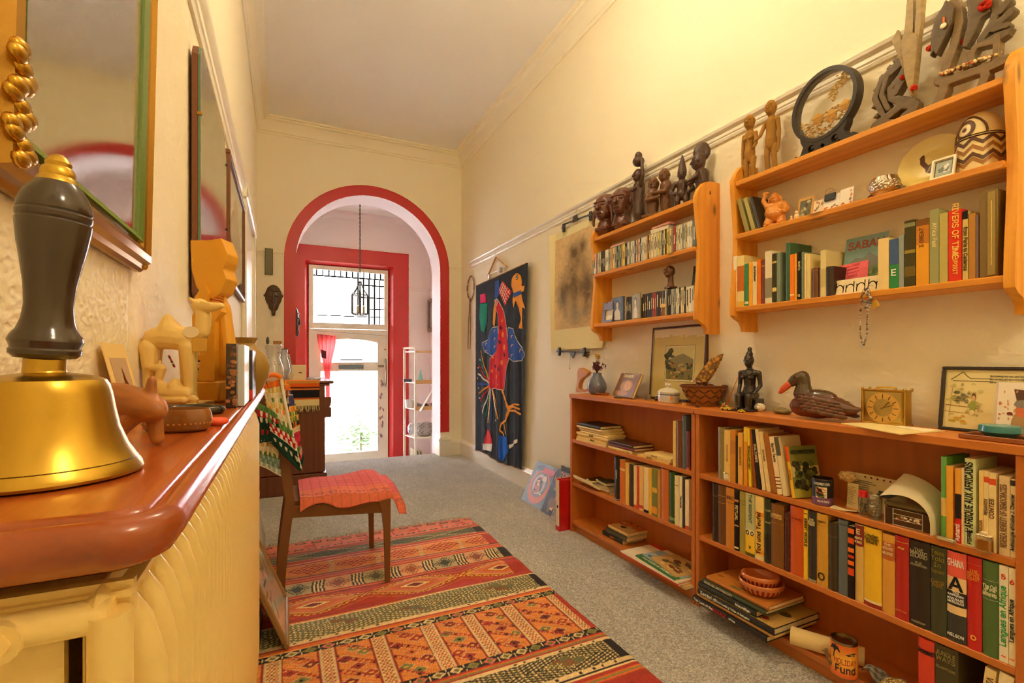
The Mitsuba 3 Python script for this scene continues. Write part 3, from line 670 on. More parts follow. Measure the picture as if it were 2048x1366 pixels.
rowI=[
 (1062,1136,460,(238,214,140),'thick cream book with page edges outwards',P,[(.0,1.0,(232,206,140))],[]),
 (1140,1200,465,(52,130,70),'blue over green paperback',P,[(.48,1.0,(70,92,130))],[('E',.3,.02,WHT,'h')]),
 (1202,1236,440,(146,156,150),'pale blue grey paperback',P,[],[]),
 (1240,1314,338,(70,62,30),'tall dark mottled paperback',P,[(.5,.55,(150,130,50)),(.15,.3,(110,90,36)),(.9,.96,(130,130,90))],[]),
 (1318,1406,330,(226,158,46),'tall golden orange paperback',P,[(.62,.9,(190,120,40)),(.9,1.0,(120,76,30))],[('3 GREAT',.72,.010,(110,60,20),'u')]),
 (1410,1472,264,(152,152,100),'tall worn grey green paperback',P,[],[('Africa Past',.65,.010,CRM,'d')]),
 (1475,1532,290,(186,172,96),'dull khaki paperback',P,[],[]),
 (1536,1626,268,(214,56,34),'thick bright red paperback with gilt capitals',P,[],[('RIVERS OF TIME',.70,.014,(240,190,90),'d'),('THE SPIRIT',.28,.010,(240,190,90),'d')]),
 (1631,1668,275,(206,184,110),'straw paperback with a black head',P,[(.88,1.0,(30,26,22))],[('from Paris to Cadenza',.45,.010,(70,54,30),'d')]),
 (1672,1718,290,(178,124,54),'tan brown paperback',P,[],[]),
 (1720,1738,300,(120,96,90),'thin mauve grey booklet',P,[],[]),
]
row('near wall shelf right group',XS2,1.284,rowI,3.368,3.368,1440,340,'books in the right group of the near wall shelf',.118)
# ---------------------------------------------------------------- discs on the smaller wall shelf
YR_=lambda u,X:at_x(u,700,X)[1]
rng=np.random.default_rng(21)
PAL=[('pale grey',(206,204,190)),('cream',(232,220,176)),('white',(240,238,226)),('charcoal',(44,42,40)),('straw',(222,200,130)),('grey green',(150,156,130)),
    ('dusky pink',(206,150,130)),('brick red',(150,56,40)),('dark brown',(84,52,30)),('yellow',(226,196,60)),('slate blue',(96,110,124)),('orange',(206,110,50))]
PW=np.array([20,18,16,10,10,8,4,3,4,2,3,2],float); PW/=PW.sum()
def discs(u0,u1,z,where,group,pw=PW,h=.125,X=XF+.007,t=.0104):
 y,y1,i=YR_(u0,X),YR_(u1,X),0
 while y-t>y1:
     nm,c=PAL[rng.choice(len(PAL),p=pw)]; tt=t*(1 if rng.random()>.12 else 1.9)
     if y-tt<y1:break
     hh=h*(.995+.01*rng.random()); dx=.003*rng.random()
     m=wallf((X+dx,y,z+.0006)); c=lin(*c)
     b=M().box((.0003,.0008,0),(tt-.0003,.118,hh),c*.45+.02).box((.0014,0,.004),(tt-.0014,.001,hh-.004),c)
     b.box((tt*.35,-.0003,hh*(.25+.2*rng.random())),(tt*.65,0,hh*(.6+.3*rng.random())),lin(60,54,46) if c.mean()>.2 else lin(220,210,180))
     i+=1
     one('disc_case',b,'satin',f'{nm} spined disc case, {ordinal(i)} from left, {where}','disc case',group=group,m=m); y-=tt
discs(1185,1392,1.584,'upper disc row','disc cases in the upper row')
dw=np.array([1,0,0,14,0,1,0,1,4,0,1,0],float)
discs(1293,1333,1.284,'black run of the lower disc row','dark disc cases in the lower row',dw/dw.sum())
discs(1335.5,1388,1.284,'right run of the lower disc row','disc cases at the right of the lower row',np.array([10,8,8,8,3,6,0,0,2,0,8,0])/53)
for j,(ua,ub,zb,c,nm) in enumerate([(1301,1352,1.711,(232,220,190),'cream'),(1300,1350,1.7216,(236,226,204),'pale'),(1303,1349,1.7322,(214,150,130),'pink spined'),(1220,1252,1.711,(220,170,150),'pinkish')]):
 ya=YR_(ua,XF+.01); w=.125
 b=M().box((.0,0,0),(w,.118,.0098),lin(*c)*.8).box((.003,-.0004,.0012),(w-.003,0,.0086),lin(*c)).box((.004,.004,.0098),(w-.004,.114,.0101),lin(*c))
 one('disc_case',b,'satin',f'{nm} disc case lying flat on the upper disc row'+(', by itself' if j==3 else f', {["lowest", "middle", "topmost"][j]} of three'),'disc case',group='disc cases lying on the row',m=wallf((XF+.012,ya,zb+.0006),(0,2,-1,0)[j]))
one('wooden_disc',M().add(lathe([(0,0),(.034,0),(.036,.004),(.034,.009),(0,.009)],28),smooth=40),'pine_up','round pale wooden disc standing at the right end of the upper disc row','disc',m=frame((XF+.045,1.6345,1.584+.037))@rot(RX,90))

def person_print(mb,x0,x1,z0,z1,y,c_bg,c_fig):
 """a small flat portrait print: ground, shoulders, head, hair, on the plane y"""
 mb.add(sheet(x0,x1,z0,z1,y),c_bg,smooth=False)
 w,h=x1-x0,z1-z0; cx=(x0+x1)/2
 body=Polygon([(cx-.34*w,z0),(cx+.34*w,z0),(cx+.30*w,z0+.34*h),(cx+.09*w,z0+.50*h),(cx+.08*w,z0+.6*h),(cx-.08*w,z0+.6*h),(cx-.09*w,z0+.5*h),(cx-.32*w,z0+.36*h)])
 head=affinity.scale(Point(cx,z0+.70*h).buffer(1,12),.13*w,.13*h)
 hair=affinity.scale(Point(cx,z0+.76*h).buffer(1,12),.16*w,.12*h).difference(affinity.scale(Point(cx,z0+.68*h).buffer(1,12),.12*w,.12*h))
 for p,c,o in((body,c_fig,.0003),(head,np.array(c_fig)*1.15,.0005),(hair,np.array(c_bg)*.25,.0007)):
     mb.add(ext(p,.0002),np.clip(c,0,.95),frame((0,y-o,0),(1,0,0),(0,0,1),(0,-1,0)),False)
def facing_case(name,label,uL,uR,z,dx,turn,h=.125,w=.14,bg=(60,66,76),fig=(206,196,170)):
 k=thing(name,label,'disc case')
 m=wallf((XF+dx,YR_(uL,XF+dx),z+.0008),turn)
 w=YR_(uL,XF+dx)-YR_(uR,XF+dx)
 put('case',M().box((0,0,0),(w,.011,h),lin(*bg),r=.001),'gloss',m=m,parent=k)
 b=M(); person_print(b,.012,w-.012,.006,h-.004,-.0004,lin(*bg),lin(*fig)); put('cover_print',b,'satin',m=m,parent=k)
 return k
facing_case('disc_case','blue grey disc box with a pale portrait on its front, lower disc shelf',1224,1250,1.284,.012,-6,h=.135,bg=(70,78,90))
facing_case('disc_case','disc box with a sepia portrait of a seated figure, right of the blue grey one',1263,1283,1.284,.012,-8,h=.135,bg=(150,140,110),fig=(220,206,170))
discs(1251.5,1262,1.284,'between the two portrait boxes','disc cases between the portrait boxes',dw/dw.sum())
discs(1284,1292,1.284,'right of the sepia portrait box','disc cases by the sepia portrait box',dw/dw.sum())
k=thing('framed_photo','small mauve grey photo frame with a scalloped top, left end of the lower disc shelf','photo frame')
o=at_x(1202,645,XF+.008); m=wallf((XF+.012,o[1],1.285),-8)@rot(RX,-6)
w=o[1]-YR_(1226,XF+.008); hh=.118
op=sbox(0,0,w,hh).union(affinity.scale(Point(w*.1,hh).buffer(1,8),.006,.006)).union(Point(w*.85,hh-.002).buffer(.012)).difference(Point(w*.42,hh+.012).buffer(.02))
put('frame',M().add(ext(op.difference(sbox(w*.28,.012,w*1.2,hh*.62)),.008,-.008),lin(96,88,104),UPRIGHT),'satin',m=m,parent=k)
put('photo',M().add(sheet(w*.26,w,.010,hh*.64,.006),lin(190,170,110),smooth=False).add(sheet(w*.3,w*.95,.012,hh*.33,.0055),lin(214,196,130),smooth=False),'satin',m=m,parent=k)
k=thing('jar','small amber jar with a cork lid in front of the black discs','jar')
o=at_x(1324,630,XF)
put('body',lathe([(0,0),(.011,0),(.012,.004),(.014,.034),(.012,.04),(0,.04)],20),'gloss',lin(140,90,40),frame((XF+.014,o[1],1.2845)),parent=k)
put('lid',lathe([(0,.04),(.020,.04),(.0205,.044),(.020,.056),(.018,.058),(0,.058)],20),'matte',lin(222,190,130),frame((XF+.014,o[1],1.2845)),parent=k)

# ---------------------------------------------------------------- carved figures
WOODS={'dark':(64,38,20),'mid':(96,58,26),'black':(36,26,20),'pale':(150,108,46),'reddish':(86,44,24)}
def head_parts(c,r,tall=1.25,ears=True,nose=True):
 x,y,z=c
 p=[ell((x,y,z),(r*.82,r*.92,r*tall)),ell((x,y-r*.35,z-r*.55),(r*.55,r*.55,r*.5))]
 if nose:p+=limb((x,y-r*.92,z+r*.18,r*.10),(x,y-r*1.04,z-r*.18,r*.18))+[ell((x,y-r*.86,z-r*.50),(r*.30,r*.14,r*.12))]
 p+=[ell((x+s*r*.36,y-r*.80,z+r*.12),(r*.2,r*.1,r*.09)) for s in(-1,1)]
 p+=[ell((x,y-r*.74,z+r*.36),(r*.6,r*.16,r*.10))]
 if ears:p+=[ell((x+s*r*.84,y,z),(r*.12,r*.25,r*.35)) for s in(-1,1)]
 return p
def figure(name,label,parts,h,place,tone,cat='figurine',res=.017,it=3,mat='satin',extra=(),cut=(),group=None):
 """parts in units of the figure's height; place: 4 x 4 to the scene"""
 k=thing(name,label,cat,group)
 b=fuse(parts,res,it,cut); lo=b.bounds[0][2]; b.apply_translation([0,0,-lo])
 v=b.vertices; g=.82+.36*meshkit.fbm(np.c_[v[:,0]*14,v[:,1]*14,v[:,2]*6],3,7)
 S=np.diag([h,h,h,1.0])
 mb=M().add(b,np.clip(lin(*WOODS.get(tone,tone))[None]*g[:,None],0,1),place@S,True)
 put('body',mb,mat,parent=k)
 for n,(ms,c,mt) in extra:
     q=M()
     for e in ms:q.add(e,lin(*c),place@S@frame((0,0,-lo)),40)
     put(n,q,mt,parent=k)
 return k
def stand(u,X,z,turn=0,u2=None):
 return wallf((X,YR_(u,X),z+.0005),turn)
def hgt(u,v,X,z):return at_x(u,v,X)[2]-z
XT,ZS=1.765,1.803
def bust(r=.33,braid=False,crown=0):
 p=head_parts((0,0,.62),r,1.12)+limb((0,.02,.45,.17),(0,.02,.12,.16))+limb((0,.02,.12,.22),(0,.02,.06,.24))+[cube((-.2,-.2,0),(.2,.24,.08))]
 p+=[ell((0,.06,.74),(r*.92,r*.95,r*.86))]
 if braid:
     for s in(-1,1):p+=limb((s*r*.8,-.08,.60,.06),(s*r*.95,-.10,.34,.045),(s*r*.92,-.1,.2,.03))
 return p
figure('carved_bust','dark carved wooden head with hanging earrings, leftmost on the smaller wall shelf',bust(.34,True),hgt(1213,404,XT,ZS),stand(1210,XT-.015,ZS,15),'reddish','carving',mat='gloss')
figure('carved_bust','larger dark carved wooden head, second from left on the smaller wall shelf',bust(.34),hgt(1242,389,XT,ZS),stand(1244,XT+.012,ZS,20),'reddish','carving',mat='gloss')
# woman carrying a pot
p=[ell((0,0,.90),(.085,.085,.075))]+limb((0,0,.96,.05),(0,0,.985,.055))+head_parts((0,0,.70),.085,1.15,True)+limb((0,.01,.66,.035),(0,.01,.56,.04))
p+=limb((0,.01,.55,.085),(0,.01,.34,.075),(0,.01,.14,.095))+limb((.07,.0,.54,.035),(.13,.0,.66,.028),(.10,.0,.88,.022))+limb((-.08,0,.53,.035),(-.10,-.01,.38,.028),(-.07,-.04,.30,.024))
p+=limb((0,.01,.15,.09),(0,.01,.05,.07))+[cube((-.10,-.10,0),(.10,.11,.035))]+[ell((s*.04,-.075,.50),(.028,.03,.03)) for s in(-1,1)]
figure('carved_woman','tall slim dark carving of a woman balancing a pot on her head',p,hgt(1275,313,XT,ZS),stand(1277,XT,ZS,-15),'dark')
# couple embracing
p=[]
for s,zz,t in((-1,.70,.0),(1,.80,.0)):
 p+=head_parts((s*.13,-.02*s,zz),.13,1.2)+limb((s*.13,0,zz-.1,.07),(s*.15,.0,zz-.2,.12),(s*.15,.02,.30,.13),(s*.16,.02,.08,.11))
 p+=limb((s*.22,-.05,zz-.20,.055),(s*.20,-.16,zz-.36,.045),(-s*.05,-.15,zz-.34,.04))
p+=[cube((-.3,-.18,0),(.3,.2,.06))]
figure('carved_couple','dark carving of two embracing figures, smaller wall shelf',p,hgt(1322,336,XT,ZS)*.99,stand(1318,XT,ZS,20),'mid')
def idol(crown='cone',breasts=False,legs=.30):
 p=head_parts((0,-.01,.62),.085,1.35)+limb((0,.01,.55,.045),(0,.01,.50,.05))
 if crown=='cone':p+=limb((0,.01,.68,.085),(0,.03,.84,.055),(0,.03,.985,.015))
 if crown=='crest':p+=[ell((0,.02,.76),(.05,.12,.14)),ell((0,.05,.84),(.035,.10,.12))]
 p+=limb((-.11,.01,.47,.055),(.11,.01,.47,.055))+limb((0,.01,.46,.10),(0,.01,.34,.09),(0,.01,.27,.11))
 for s in(-1,1):
     p+=limb((s*.13,.01,.47,.048),(s*.20,.0,.34,.038),(s*.12,-.07,.27,.033))+limb((s*.07,.01,.27,.075),(s*.08,-.03,.14,.058),(s*.08,.0,.045,.05))+limb((s*.08,.0,.03,.035),(s*.08,-.08,.03,.032))
 if breasts:p+=[q for s in(-1,1) for q in limb((s*.06,-.06,.44,.045),(s*.07,-.15,.40,.018))]
 p+=[cube((-.17,-.13,0),(.17,.11,.02))]
 return p
figure('carved_man','squat dark carved man in a tall pointed hat, on the smaller wall shelf',idol('cone'),hgt(1366,308,XT,ZS),stand(1364,XT,ZS,35),'dark')
p=head_parts((0,-.02,.66),.13,1.35)+[ell((0,.03,.82),(.06,.15,.17)),ell((0,.05,.88),(.045,.11,.12))]+limb((0,.02,.54,.055),(0,.03,.46,.06))
p+=limb((-.09,.03,.44,.07),(.09,.03,.44,.07))+limb((0,.03,.42,.13),(0,.04,.20,.11),(0,.04,.05,.13))+[cube((-.15,-.10,0),(.15,.18,.06))]
for s in(-1,1):p+=limb((s*.07,-.06,.38,.06),(s*.08,-.22,.30,.02))+limb((s*.14,.03,.42,.05),(s*.17,.06,.24,.045),(s*.10,-.06,.12,.04))
figure('carved_woman','dark carved bust of a woman in a crested headdress, beside the pine panel',p,hgt(1400,294,XT,ZS),stand(1400,XT,ZS,-48),'dark')
# small head standing on the disc row, dark plaque behind
p=head_parts((0,0,.74),.26,1.0)+limb((0,.03,.6,.13),(0,.04,.25,.13),(0,.04,.08,.17))+[cube((-.2,-.15,0),(.2,.24,.08))]
figure('carved_bust','small brown carved head standing on top of the lower disc row',p,.115,stand(1339.5,XF+.05,1.284+.1275,-10),'mid','carving')
k=thing('postcard','dark postcard standing on the lower disc row against the wall','postcard')
yy=YR_(1378,XF+.07); m=wallf((XF+.085,yy,1.284+.127),0)@rot(RX,-8)
put('card',M().box((0,0,0),(.062,.0012,.108),lin(30,28,34)).box((.002,-.0003,.002),(.060,0,.070),lin(52,54,66)).add(ext(Point(.03,.085).buffer(.012),.0002),lin(90,60,50),UPRIGHT@frame((0,0,.0003))),'satin',m=m,parent=k)

# ---------------------------------------------------------------- near wall shelf: upper boards
# couple of pale wood
def slim(c,top,head_r,female,hx):
 x=c; p=head_parts((x,-.01,top-head_r*1.1),head_r,1.3)
 if female:p+=limb((x,.01,top-.05,.055),(x,.02,top+.005,.02))
 n=top-head_r*2.2
 p+=limb((x,.005,n+.04,.038),(x,.005,n-.06,.042))+limb((x-.055,.005,n-.08,.035),(x+.055,.005,n-.08,.035))+limb((x,.0,n-.09,.07),(x,.0,n-.24,.062),(x,-.01,n-.34,.072),(x,0,n-.42,.068))
 for s in(-1,1):p+=limb((x+s*.045,0,n-.42,.045),(x+s*.05,-.02,n-.55,.034),(x+s*.05,.005,.06,.03))+limb((x+s*.05,.0,.045,.028),(x+s*.05,-.07,.04,.026))
 if female:p+=[q for s in(-1,1) for q in limb((x+s*.035,-.04,n-.13,.034),(x+s*.04,-.09,n-.16,.016))]
 o=-1 if x<0 else 1
 p+=limb((x+o*.085,.0,n-.08,.03),(x+o*.105,.0,n-.26,.024),(x+o*.10,-.01,n-.46,.02),(x+o*.09,-.02,n-.52,.018))
 p+=limb((x-o*.08,0,n-.08,.03),(x-o*.12,-.06,n-.25,.024),(hx,-.075,n-.30,.02))
 return p
p=slim(-.15,.93,.085,True,-.05)+slim(.15,1.0,.085,False,-.04)+[cube((-.27,-.12,0),(.27,.10,.03))]
figure('carved_couple','pale wooden carving of a standing man and woman, near wall shelf',p,hgt(1550,199,1.76,ZS),stand(1521,1.755,ZS,8),'pale',mat='matte',res=.012,it=2)
# round cork screen in a black ring on a scrolled stand
k=thing('table_screen','round cork picture between glass in a black ring on a scrolled stand','ornament')
u0=1652; X0=1.762; zt=hgt(1672,131,X0,ZS); R=.124
m=stand(1651,X0,ZS,-6)
cz=zt-R
ring=Point(0,cz).buffer(R,48).difference(Point(0,cz).buffer(R-.013,48))
put('ring',M().add(ext(ring,.034,-.017),lin(44,34,24),UPRIGHT,30),'satin',m=m,parent=k)
sc=Polygon([(-.115,0),(-.10,0),(-.078,.018),(-.06,.030),(-.03,.012),(.03,.012),(.06,.030),(.078,.018),(.10,0),(.115,0),(.118,.020),(.108,.030),(.098,.026),(.100,.016),(.086,.030),(.075,.055),(.085,.075),(.092,cz-.05),(.07,cz-.075),(0,cz-R+.012),(-.07,cz-.075),(-.092,cz-.05),(-.085,.075),(-.075,.055),(-.086,.030),(-.100,.016),(-.098,.026),(-.108,.030),(-.118,.020)]).buffer(.002)
for x in(-.045,0,.045):sc=sc.difference(Point(x,.038-.006*(x==0)).buffer(.013 if x else .008).difference(Point(x+.006,.040).buffer(.006)))
sc=sc.difference(Point(0,cz).buffer(R-.004,40))
put('stand',M().add(ext(sc,.030,-.015),lin(36,28,20),UPRIGHT,30),'satin',m=m,parent=k)
rng=np.random.default_rng(3)
ck=M()
def cork(x,z,sx,sz,c):ck.add(ball((x,0,z),1,(sx,.004,sz),1),c,None,True)
for _ in range(420):
 x=rng.uniform(-R,R); zz=cz+rng.uniform(-R,-.02)
 if x*x+(zz-cz)**2<(R-.016)**2 and zz-cz<-.03+.018*math.sin(x*40):cork(x,zz,rng.uniform(.001,.006),rng.uniform(.001,.004),lin(*(np.array([226,180,84])*rng.uniform(.6,1.08))))
for _ in range(170):
 t=rng.random(); x,zz=.02+.075*t+rng.normal()*.006,cz+.02+.068*t+rng.normal()*.012
 if x*x+(zz-cz)**2<(R-.016)**2:cork(x,zz,rng.uniform(.001,.006),rng.uniform(.001,.0035),lin(*(np.array([228,190,96])*rng.uniform(.65,1.05))))
for j in range(3):
 x0,z0=-.045+.05*j,cz-.03-.012*(j%2)
 for q in range(12):ck.box((x0+q*.003,-.004,z0-.02),(x0+q*.003+.0016,.004,z0),lin(206,156,64))
 ck.add(ext(Polygon([(x0-.008,z0),(x0+.044,z0),(x0+.018,z0+.014)]),.008,-.004),lin(214,166,70),UPRIGHT)
put('cork_carving',ck,'matte',m=m,parent=k,label='straw coloured cork pavilions and trees')
def disc_sheet(r,y,z,n=40):
 return trimesh.Trimesh(np.vstack([[[0,y,z]],[[r*math.cos(a),y,z+r*math.sin(a)] for a in np.linspace(0,2*np.pi,n,endpoint=False)]]),[[0,i+1,(i+1)%n+1] for i in range(n)],process=False)
for y in(-.011,.011):put('glass_sheet',M().add(disc_sheet(R-.0132,y,cz),smooth=False),'pane',m=m,parent=k)

# antelope crests: planar carvings, extruded outlines with thickness, rounded by smoothing
def carved_plate(poly,th,res=.004,it=5):
 t=as_tm(m3.Manifold(m3.Mesh(*(lambda e:(np.array(e.vertices,np.float32),np.array(e.faces,np.uint32)))(merged(ext(poly,th,-th/2))))).refine_to_length(res))
 t.merge_vertices(); trimesh.smoothing.filter_taubin(t,.5,.52,it); return t
def merged(e):e.merge_vertices(); return e
def pix_poly(pts,X,ref):
 """an outline read off the photograph, as local x, z metres on the plane X about the point ref"""
 o=at_x(*ref,X)
 q=[at_x(u,v,X) for u,v in pts]
 return[(-(a[1]-o[1]),a[2]-o[2]) for a in q]
def strokes(lines,X,ref):
 g=[]
 for pts,w in lines:
     g.append(LineString(pix_poly(pts,X,ref)).buffer(w,6))
 return unary_union(g)
XA=1.755
def zc(s,x,y):return(1730+x/5.255,y/5.255)
def Z(*pts):return[zc(0,x,y) for x,y in pts]
ref=(1765,247)
k=thing('antelope_crest','dark carved kneeling antelope crest with tall horns and red tufts, left of two','carving')
base=at_x(*ref,XA); m=wallf((XA,base[1],base[2]))
dz=ZS+.0005-base[2]
body=strokes([(Z((130,1290),(420,1060)),.012),(Z((130,1290),(300,1255)),.012),(Z((420,1060),(540,1060),(530,1120),(440,1190)),.013),(Z((430,1050),(300,1000),(290,900),(400,760),(440,680)),.009),
             (Z((210,1160),(130,1000),(200,800),(330,660),(400,600)),.008),(Z((270,1110),(200,960),(260,760),(380,660)),.007),(Z((340,940),(420,800),(450,740)),.010),(Z((360,1000),(520,1020)),.010),
             (Z((420,640),(395,590),(340,600)),.006)],XA,ref)
spikes=[Polygon(pix_poly(Z((x,y),(x-40,y+55),(x+25,y+40)),XA,ref)) for x,y in((390,575),(290,640),(210,740),(150,870),(130,1050),(150,1150))]
head=Polygon(pix_poly(Z((430,420),(480,300),(600,330),(610,420),(580,700),(560,880),(540,985),(520,960),(470,780),(440,600)),XA,ref))
horns=unary_union([Polygon(pix_poly(Z((440,420),(480,-60),(550,-60),(545,260),(530,420)),XA,ref)),Polygon(pix_poly(Z((560,420),(575,180),(590,-60),(660,-60),(640,200),(605,420)),XA,ref))])
ear=Polygon(pix_poly(Z((450,520),(440,440),(385,295),(330,400),(400,560),(440,690)),XA,ref)).buffer(.002)
allp=unary_union([body]+spikes)
lo=allp.bounds[1]
mm=m@frame((0,0,dz-(lo+0)))
def crest_part(n,poly,th,tone,y=0,**kw):
 t=carved_plate(poly,th); v=t.vertices
 g=.7+.6*meshkit.fbm(np.c_[v[:,0]*60,v[:,1]*160,v[:,2]*30],3,5)
 put(n,M().add(t,np.clip(lin(*tone)[None]*g[:,None],0,1),UPRIGHT@frame((0,0,-y)),True),'satin',m=mm,parent=k,**kw)
crest_part('body',allp,.034,(94,74,44))
crest_part('head',head,.030,(150,126,78),-.016)
crest_part('horn',horns.geoms[0] if hasattr(horns,'geoms') else horns,.022,(156,132,84),-.016)
if hasattr(horns,'geoms'):crest_part('horn',horns.geoms[1],.022,(156,132,84),-.010)
crest_part('ear',ear,.012,(150,126,78),-.018)
def tuft(cx,cy,r,y):
 q=pix_poly([zc(0,cx,cy)],XA,ref)[0]; g=np.random.default_rng(int(cx)); b=M()
 for _ in range(26):
     d=g.normal(size=3); d/=np.linalg.norm(d); b.add(ball((q[0]+d[0]*r*.6,y+d[1]*r*.6,q[1]+d[2]*r*.6),r*.42,sub=1),lin(*(np.array([196,52,34])*g.uniform(.75,1.1))),None,True)
 put('wool_tuft',b,'cloth',m=mm,parent=k,label='red wool tuft')
tuft(430,780,.008,-.02); tuft(570,900,.010,-.03)
k=thing('antelope_crest','dark carved standing antelope crest with a young one on its beaded back, right of two','carving')
body2=strokes([(Z((1500,560),(1380,620),(880,800),(800,800)),.012),(Z((860,760),(850,900),(800,1010),(760,1060)),.0115),(Z((1270,640),(1290,740),(1240,860)),.010),
              (Z((830,770),(880,640),(960,420),(1010,200),(1000,60),(950,-40)),.0105),(Z((1150,620),(1140,520),(1190,430),(1380,380),(1410,330)),.0075),(Z((1410,350),(1400,560)),.007)],XA,ref)
hd2=Polygon(pix_poly(Z((900,-40),(990,40),(960,200),(880,380),(800,540),(770,500),(735,555),(750,300),(790,150),(860,40)),XA,ref))
calf=unary_union([Polygon(pix_poly(Z((1100,-60),(1300,-60),(1340,60),(1250,120),(1180,280),(1090,440),(1050,440),(1090,260),(1110,120)),XA,ref)),
                 Polygon(pix_poly(Z((1180,430),(1400,290),(1570,230),(1530,300),(1440,370),(1200,440)),XA,ref)),
                 strokes([(Z((1240,360),(1360,180),(1400,60),(1380,-40)),.008),(Z((1400,200),(1500,110),(1560,55)),.008),(Z((1380,250),(1480,210),(1510,205)),.007),(Z((1440,60),(1520,-40)),.008)],XA,ref)]).buffer(.001)
mm=m@frame((0,0,0))
q=at_x(1730+790/5.255,1060/5.255,XA)
lo2=body2.bounds[1]; mm=m@frame((0,0,ZS+.0005-base[2]-lo2))
crest_part('body',body2,.032,(116,92,56))
crest_part('head',hd2,.030,(84,66,42),-.014)
crest_part('young_antelope',calf,.028,(92,74,46),.0)
qb=pix_poly(Z((820,760),(900,735),(1100,655),(1420,545)),XA,ref); rr=np.random.default_rng(5); bd=M()
for t in np.linspace(0,1,150):
 i=min(int(t*3),2); f=t*3-i; x,z=np.array(qb[i])*(1-f)+np.array(qb[i+1])*f
 a=rr.uniform(0,6.3); bd.add(ball((x+rr.normal()*.002,.021*math.cos(a),z+.004+.012*abs(math.sin(a))),.004,sub=1),lin(*rr.choice([[214,190,120],[190,150,84],[150,120,70],[230,214,160],[196,110,60]])),None,True)
put('bead_strip',bd,'satin',m=mm,parent=k,label='strip of pale cowrie beads')
tuft(715,460,.009,-.02); tuft(1040,365,.008,-.0); tuft(1295,10,.015,-.02)
q=pix_poly([zc(0,885,240),zc(0,885,150)],XA,ref)
put('ear_charm',M().add(ball((q[0][0],-.034,q[0][1]),.008,(1,.35,1)),lin(236,226,190),None,True).add(tube([(q[0][0],-.032,q[0][1]+.008),(q[1][0],-.032,q[1][1])],.003),lin(214,110,50)),'gloss',m=mm,parent=k,label='cowrie shell charm on red and green beads')
# ---------------------------------------------------------------- near wall shelf: middle board
ZM=1.584
def C2(x,y):return(1440+x/3.368,340+y/3.368)
def C1(x,y):return(1440+x/3.368,y/3.368)
def drop(u,X,z):return wallf((X,YR_(u,X),z+.0005))
for i,(x0,x1,c,nm,w) in enumerate([(118,150,(150,140,84),'grey olive book leaning at the left end of the middle board',.018),(150,180,(170,160,100),'khaki book leaning second from the left end of the middle board',.016),(182,240,(44,34,22),'near-black wide book leaning against khaki books on the middle board',.012)]):
 k=thing('book',nm,'book','books leaning on the middle board')
 m=wallf((XF+.010,YR_(C2(128+42*i,0)[0],XF+.01)-.030,ZM+.001))@rot(RY,-16)
 MAT[0]=m; book_parts(k,w,.105,.148-.004*i,lin(*c),H if i==2 else P); MAT[0]=np.eye(4)
# laughing seated man
p=[ell((0,0,.36),(.27,.22,.22)),ell((0,-.06,.30),(.22,.20,.16))]+head_parts((0,-.03,.74),.145,1.05)+limb((-.18,0,.54,.10),(.18,0,.54,.10))+limb((0,.02,.52,.16),(0,.02,.3,.22))
p+=limb((-.2,0,.55,.075),(-.30,.0,.74,.06),(-.24,.0,.90,.05))+limb((.22,0,.54,.08),(.30,-.04,.38,.07),(.26,-.14,.32,.055))
for s in(-1,1):p+=limb((s*.12,0,.22,.13),(s*.16,-.06,.08,.12))+limb((s*.13,-.05,.05,.05),(s*.14,-.18,.04,.045))+[ell((s*.145,0,.70),(.03,.05,.09))]
p+=[cube((-.26,-.18,0),(.26,.18,.03)),ell((-.24,-.0,.92),(.09,.06,.05))]
figure('laughing_figure','amber carved laughing bald man, one arm raised',p,hgt(C2(365,140)[0],C2(365,140)[1],XF+.05,ZM),drop(C2(372,0)[0],XF+.05,ZM)@rot(RZ,20),(216,140,54),mat='gloss')
for j,(x,h,c,nm) in enumerate([(482,.021,(226,196,130),'tiny cream animal figurine, left of two on the middle board'),(517,.034,(236,214,170),'tiny white gnome-like figurine with red base, right of two on the middle board')]):
 p=[ell((0,0,.35),(.3,.25,.3)),ell((0,-.05,.75),(.2,.2,.22)),ell((0,0,.08),(.38,.3,.1))]+limb((0,0,.9,.08),(0,0,.98,.02))
 figure('tiny_figurine',nm,p,h,drop(C2(x,0)[0],XF+.03,ZM),c,res=.06,it=3,extra=[('base',([rbox((-.35,-.28,0),(.35,.28,.06))],(200,110,60),'matte'))])
def card(name,label,cat,x0,x1,ytop,X,c,lean=-10,paint=None,z=ZM,mat='satin',turn=0,cf=C2,ybot=None):
 k=thing(name,label,cat)
 ya,yb=YR_(cf(x0,0)[0],X),YR_(cf(x1,0)[0],X); w=ya-yb
 u,v=cf((x0+x1)/2,ytop); h=(at_x(u,v,X)[2]-z)/math.cos(math.radians(lean))
 m=wallf((X,ya,z+.0006),turn)@rot(RX,lean)
 b=M().box((0,0,0),(w,.0012,h),lin(*c))
 if paint:paint(b,w,h)
 put('sheet',b,mat,m=m,parent=k); return k,m,w,h
def fl(b,x0,x1,z0,z1,c,o=.0004):b.add(sheet(x0,x1,z0,z1,-o),lin(*c),smooth=False)
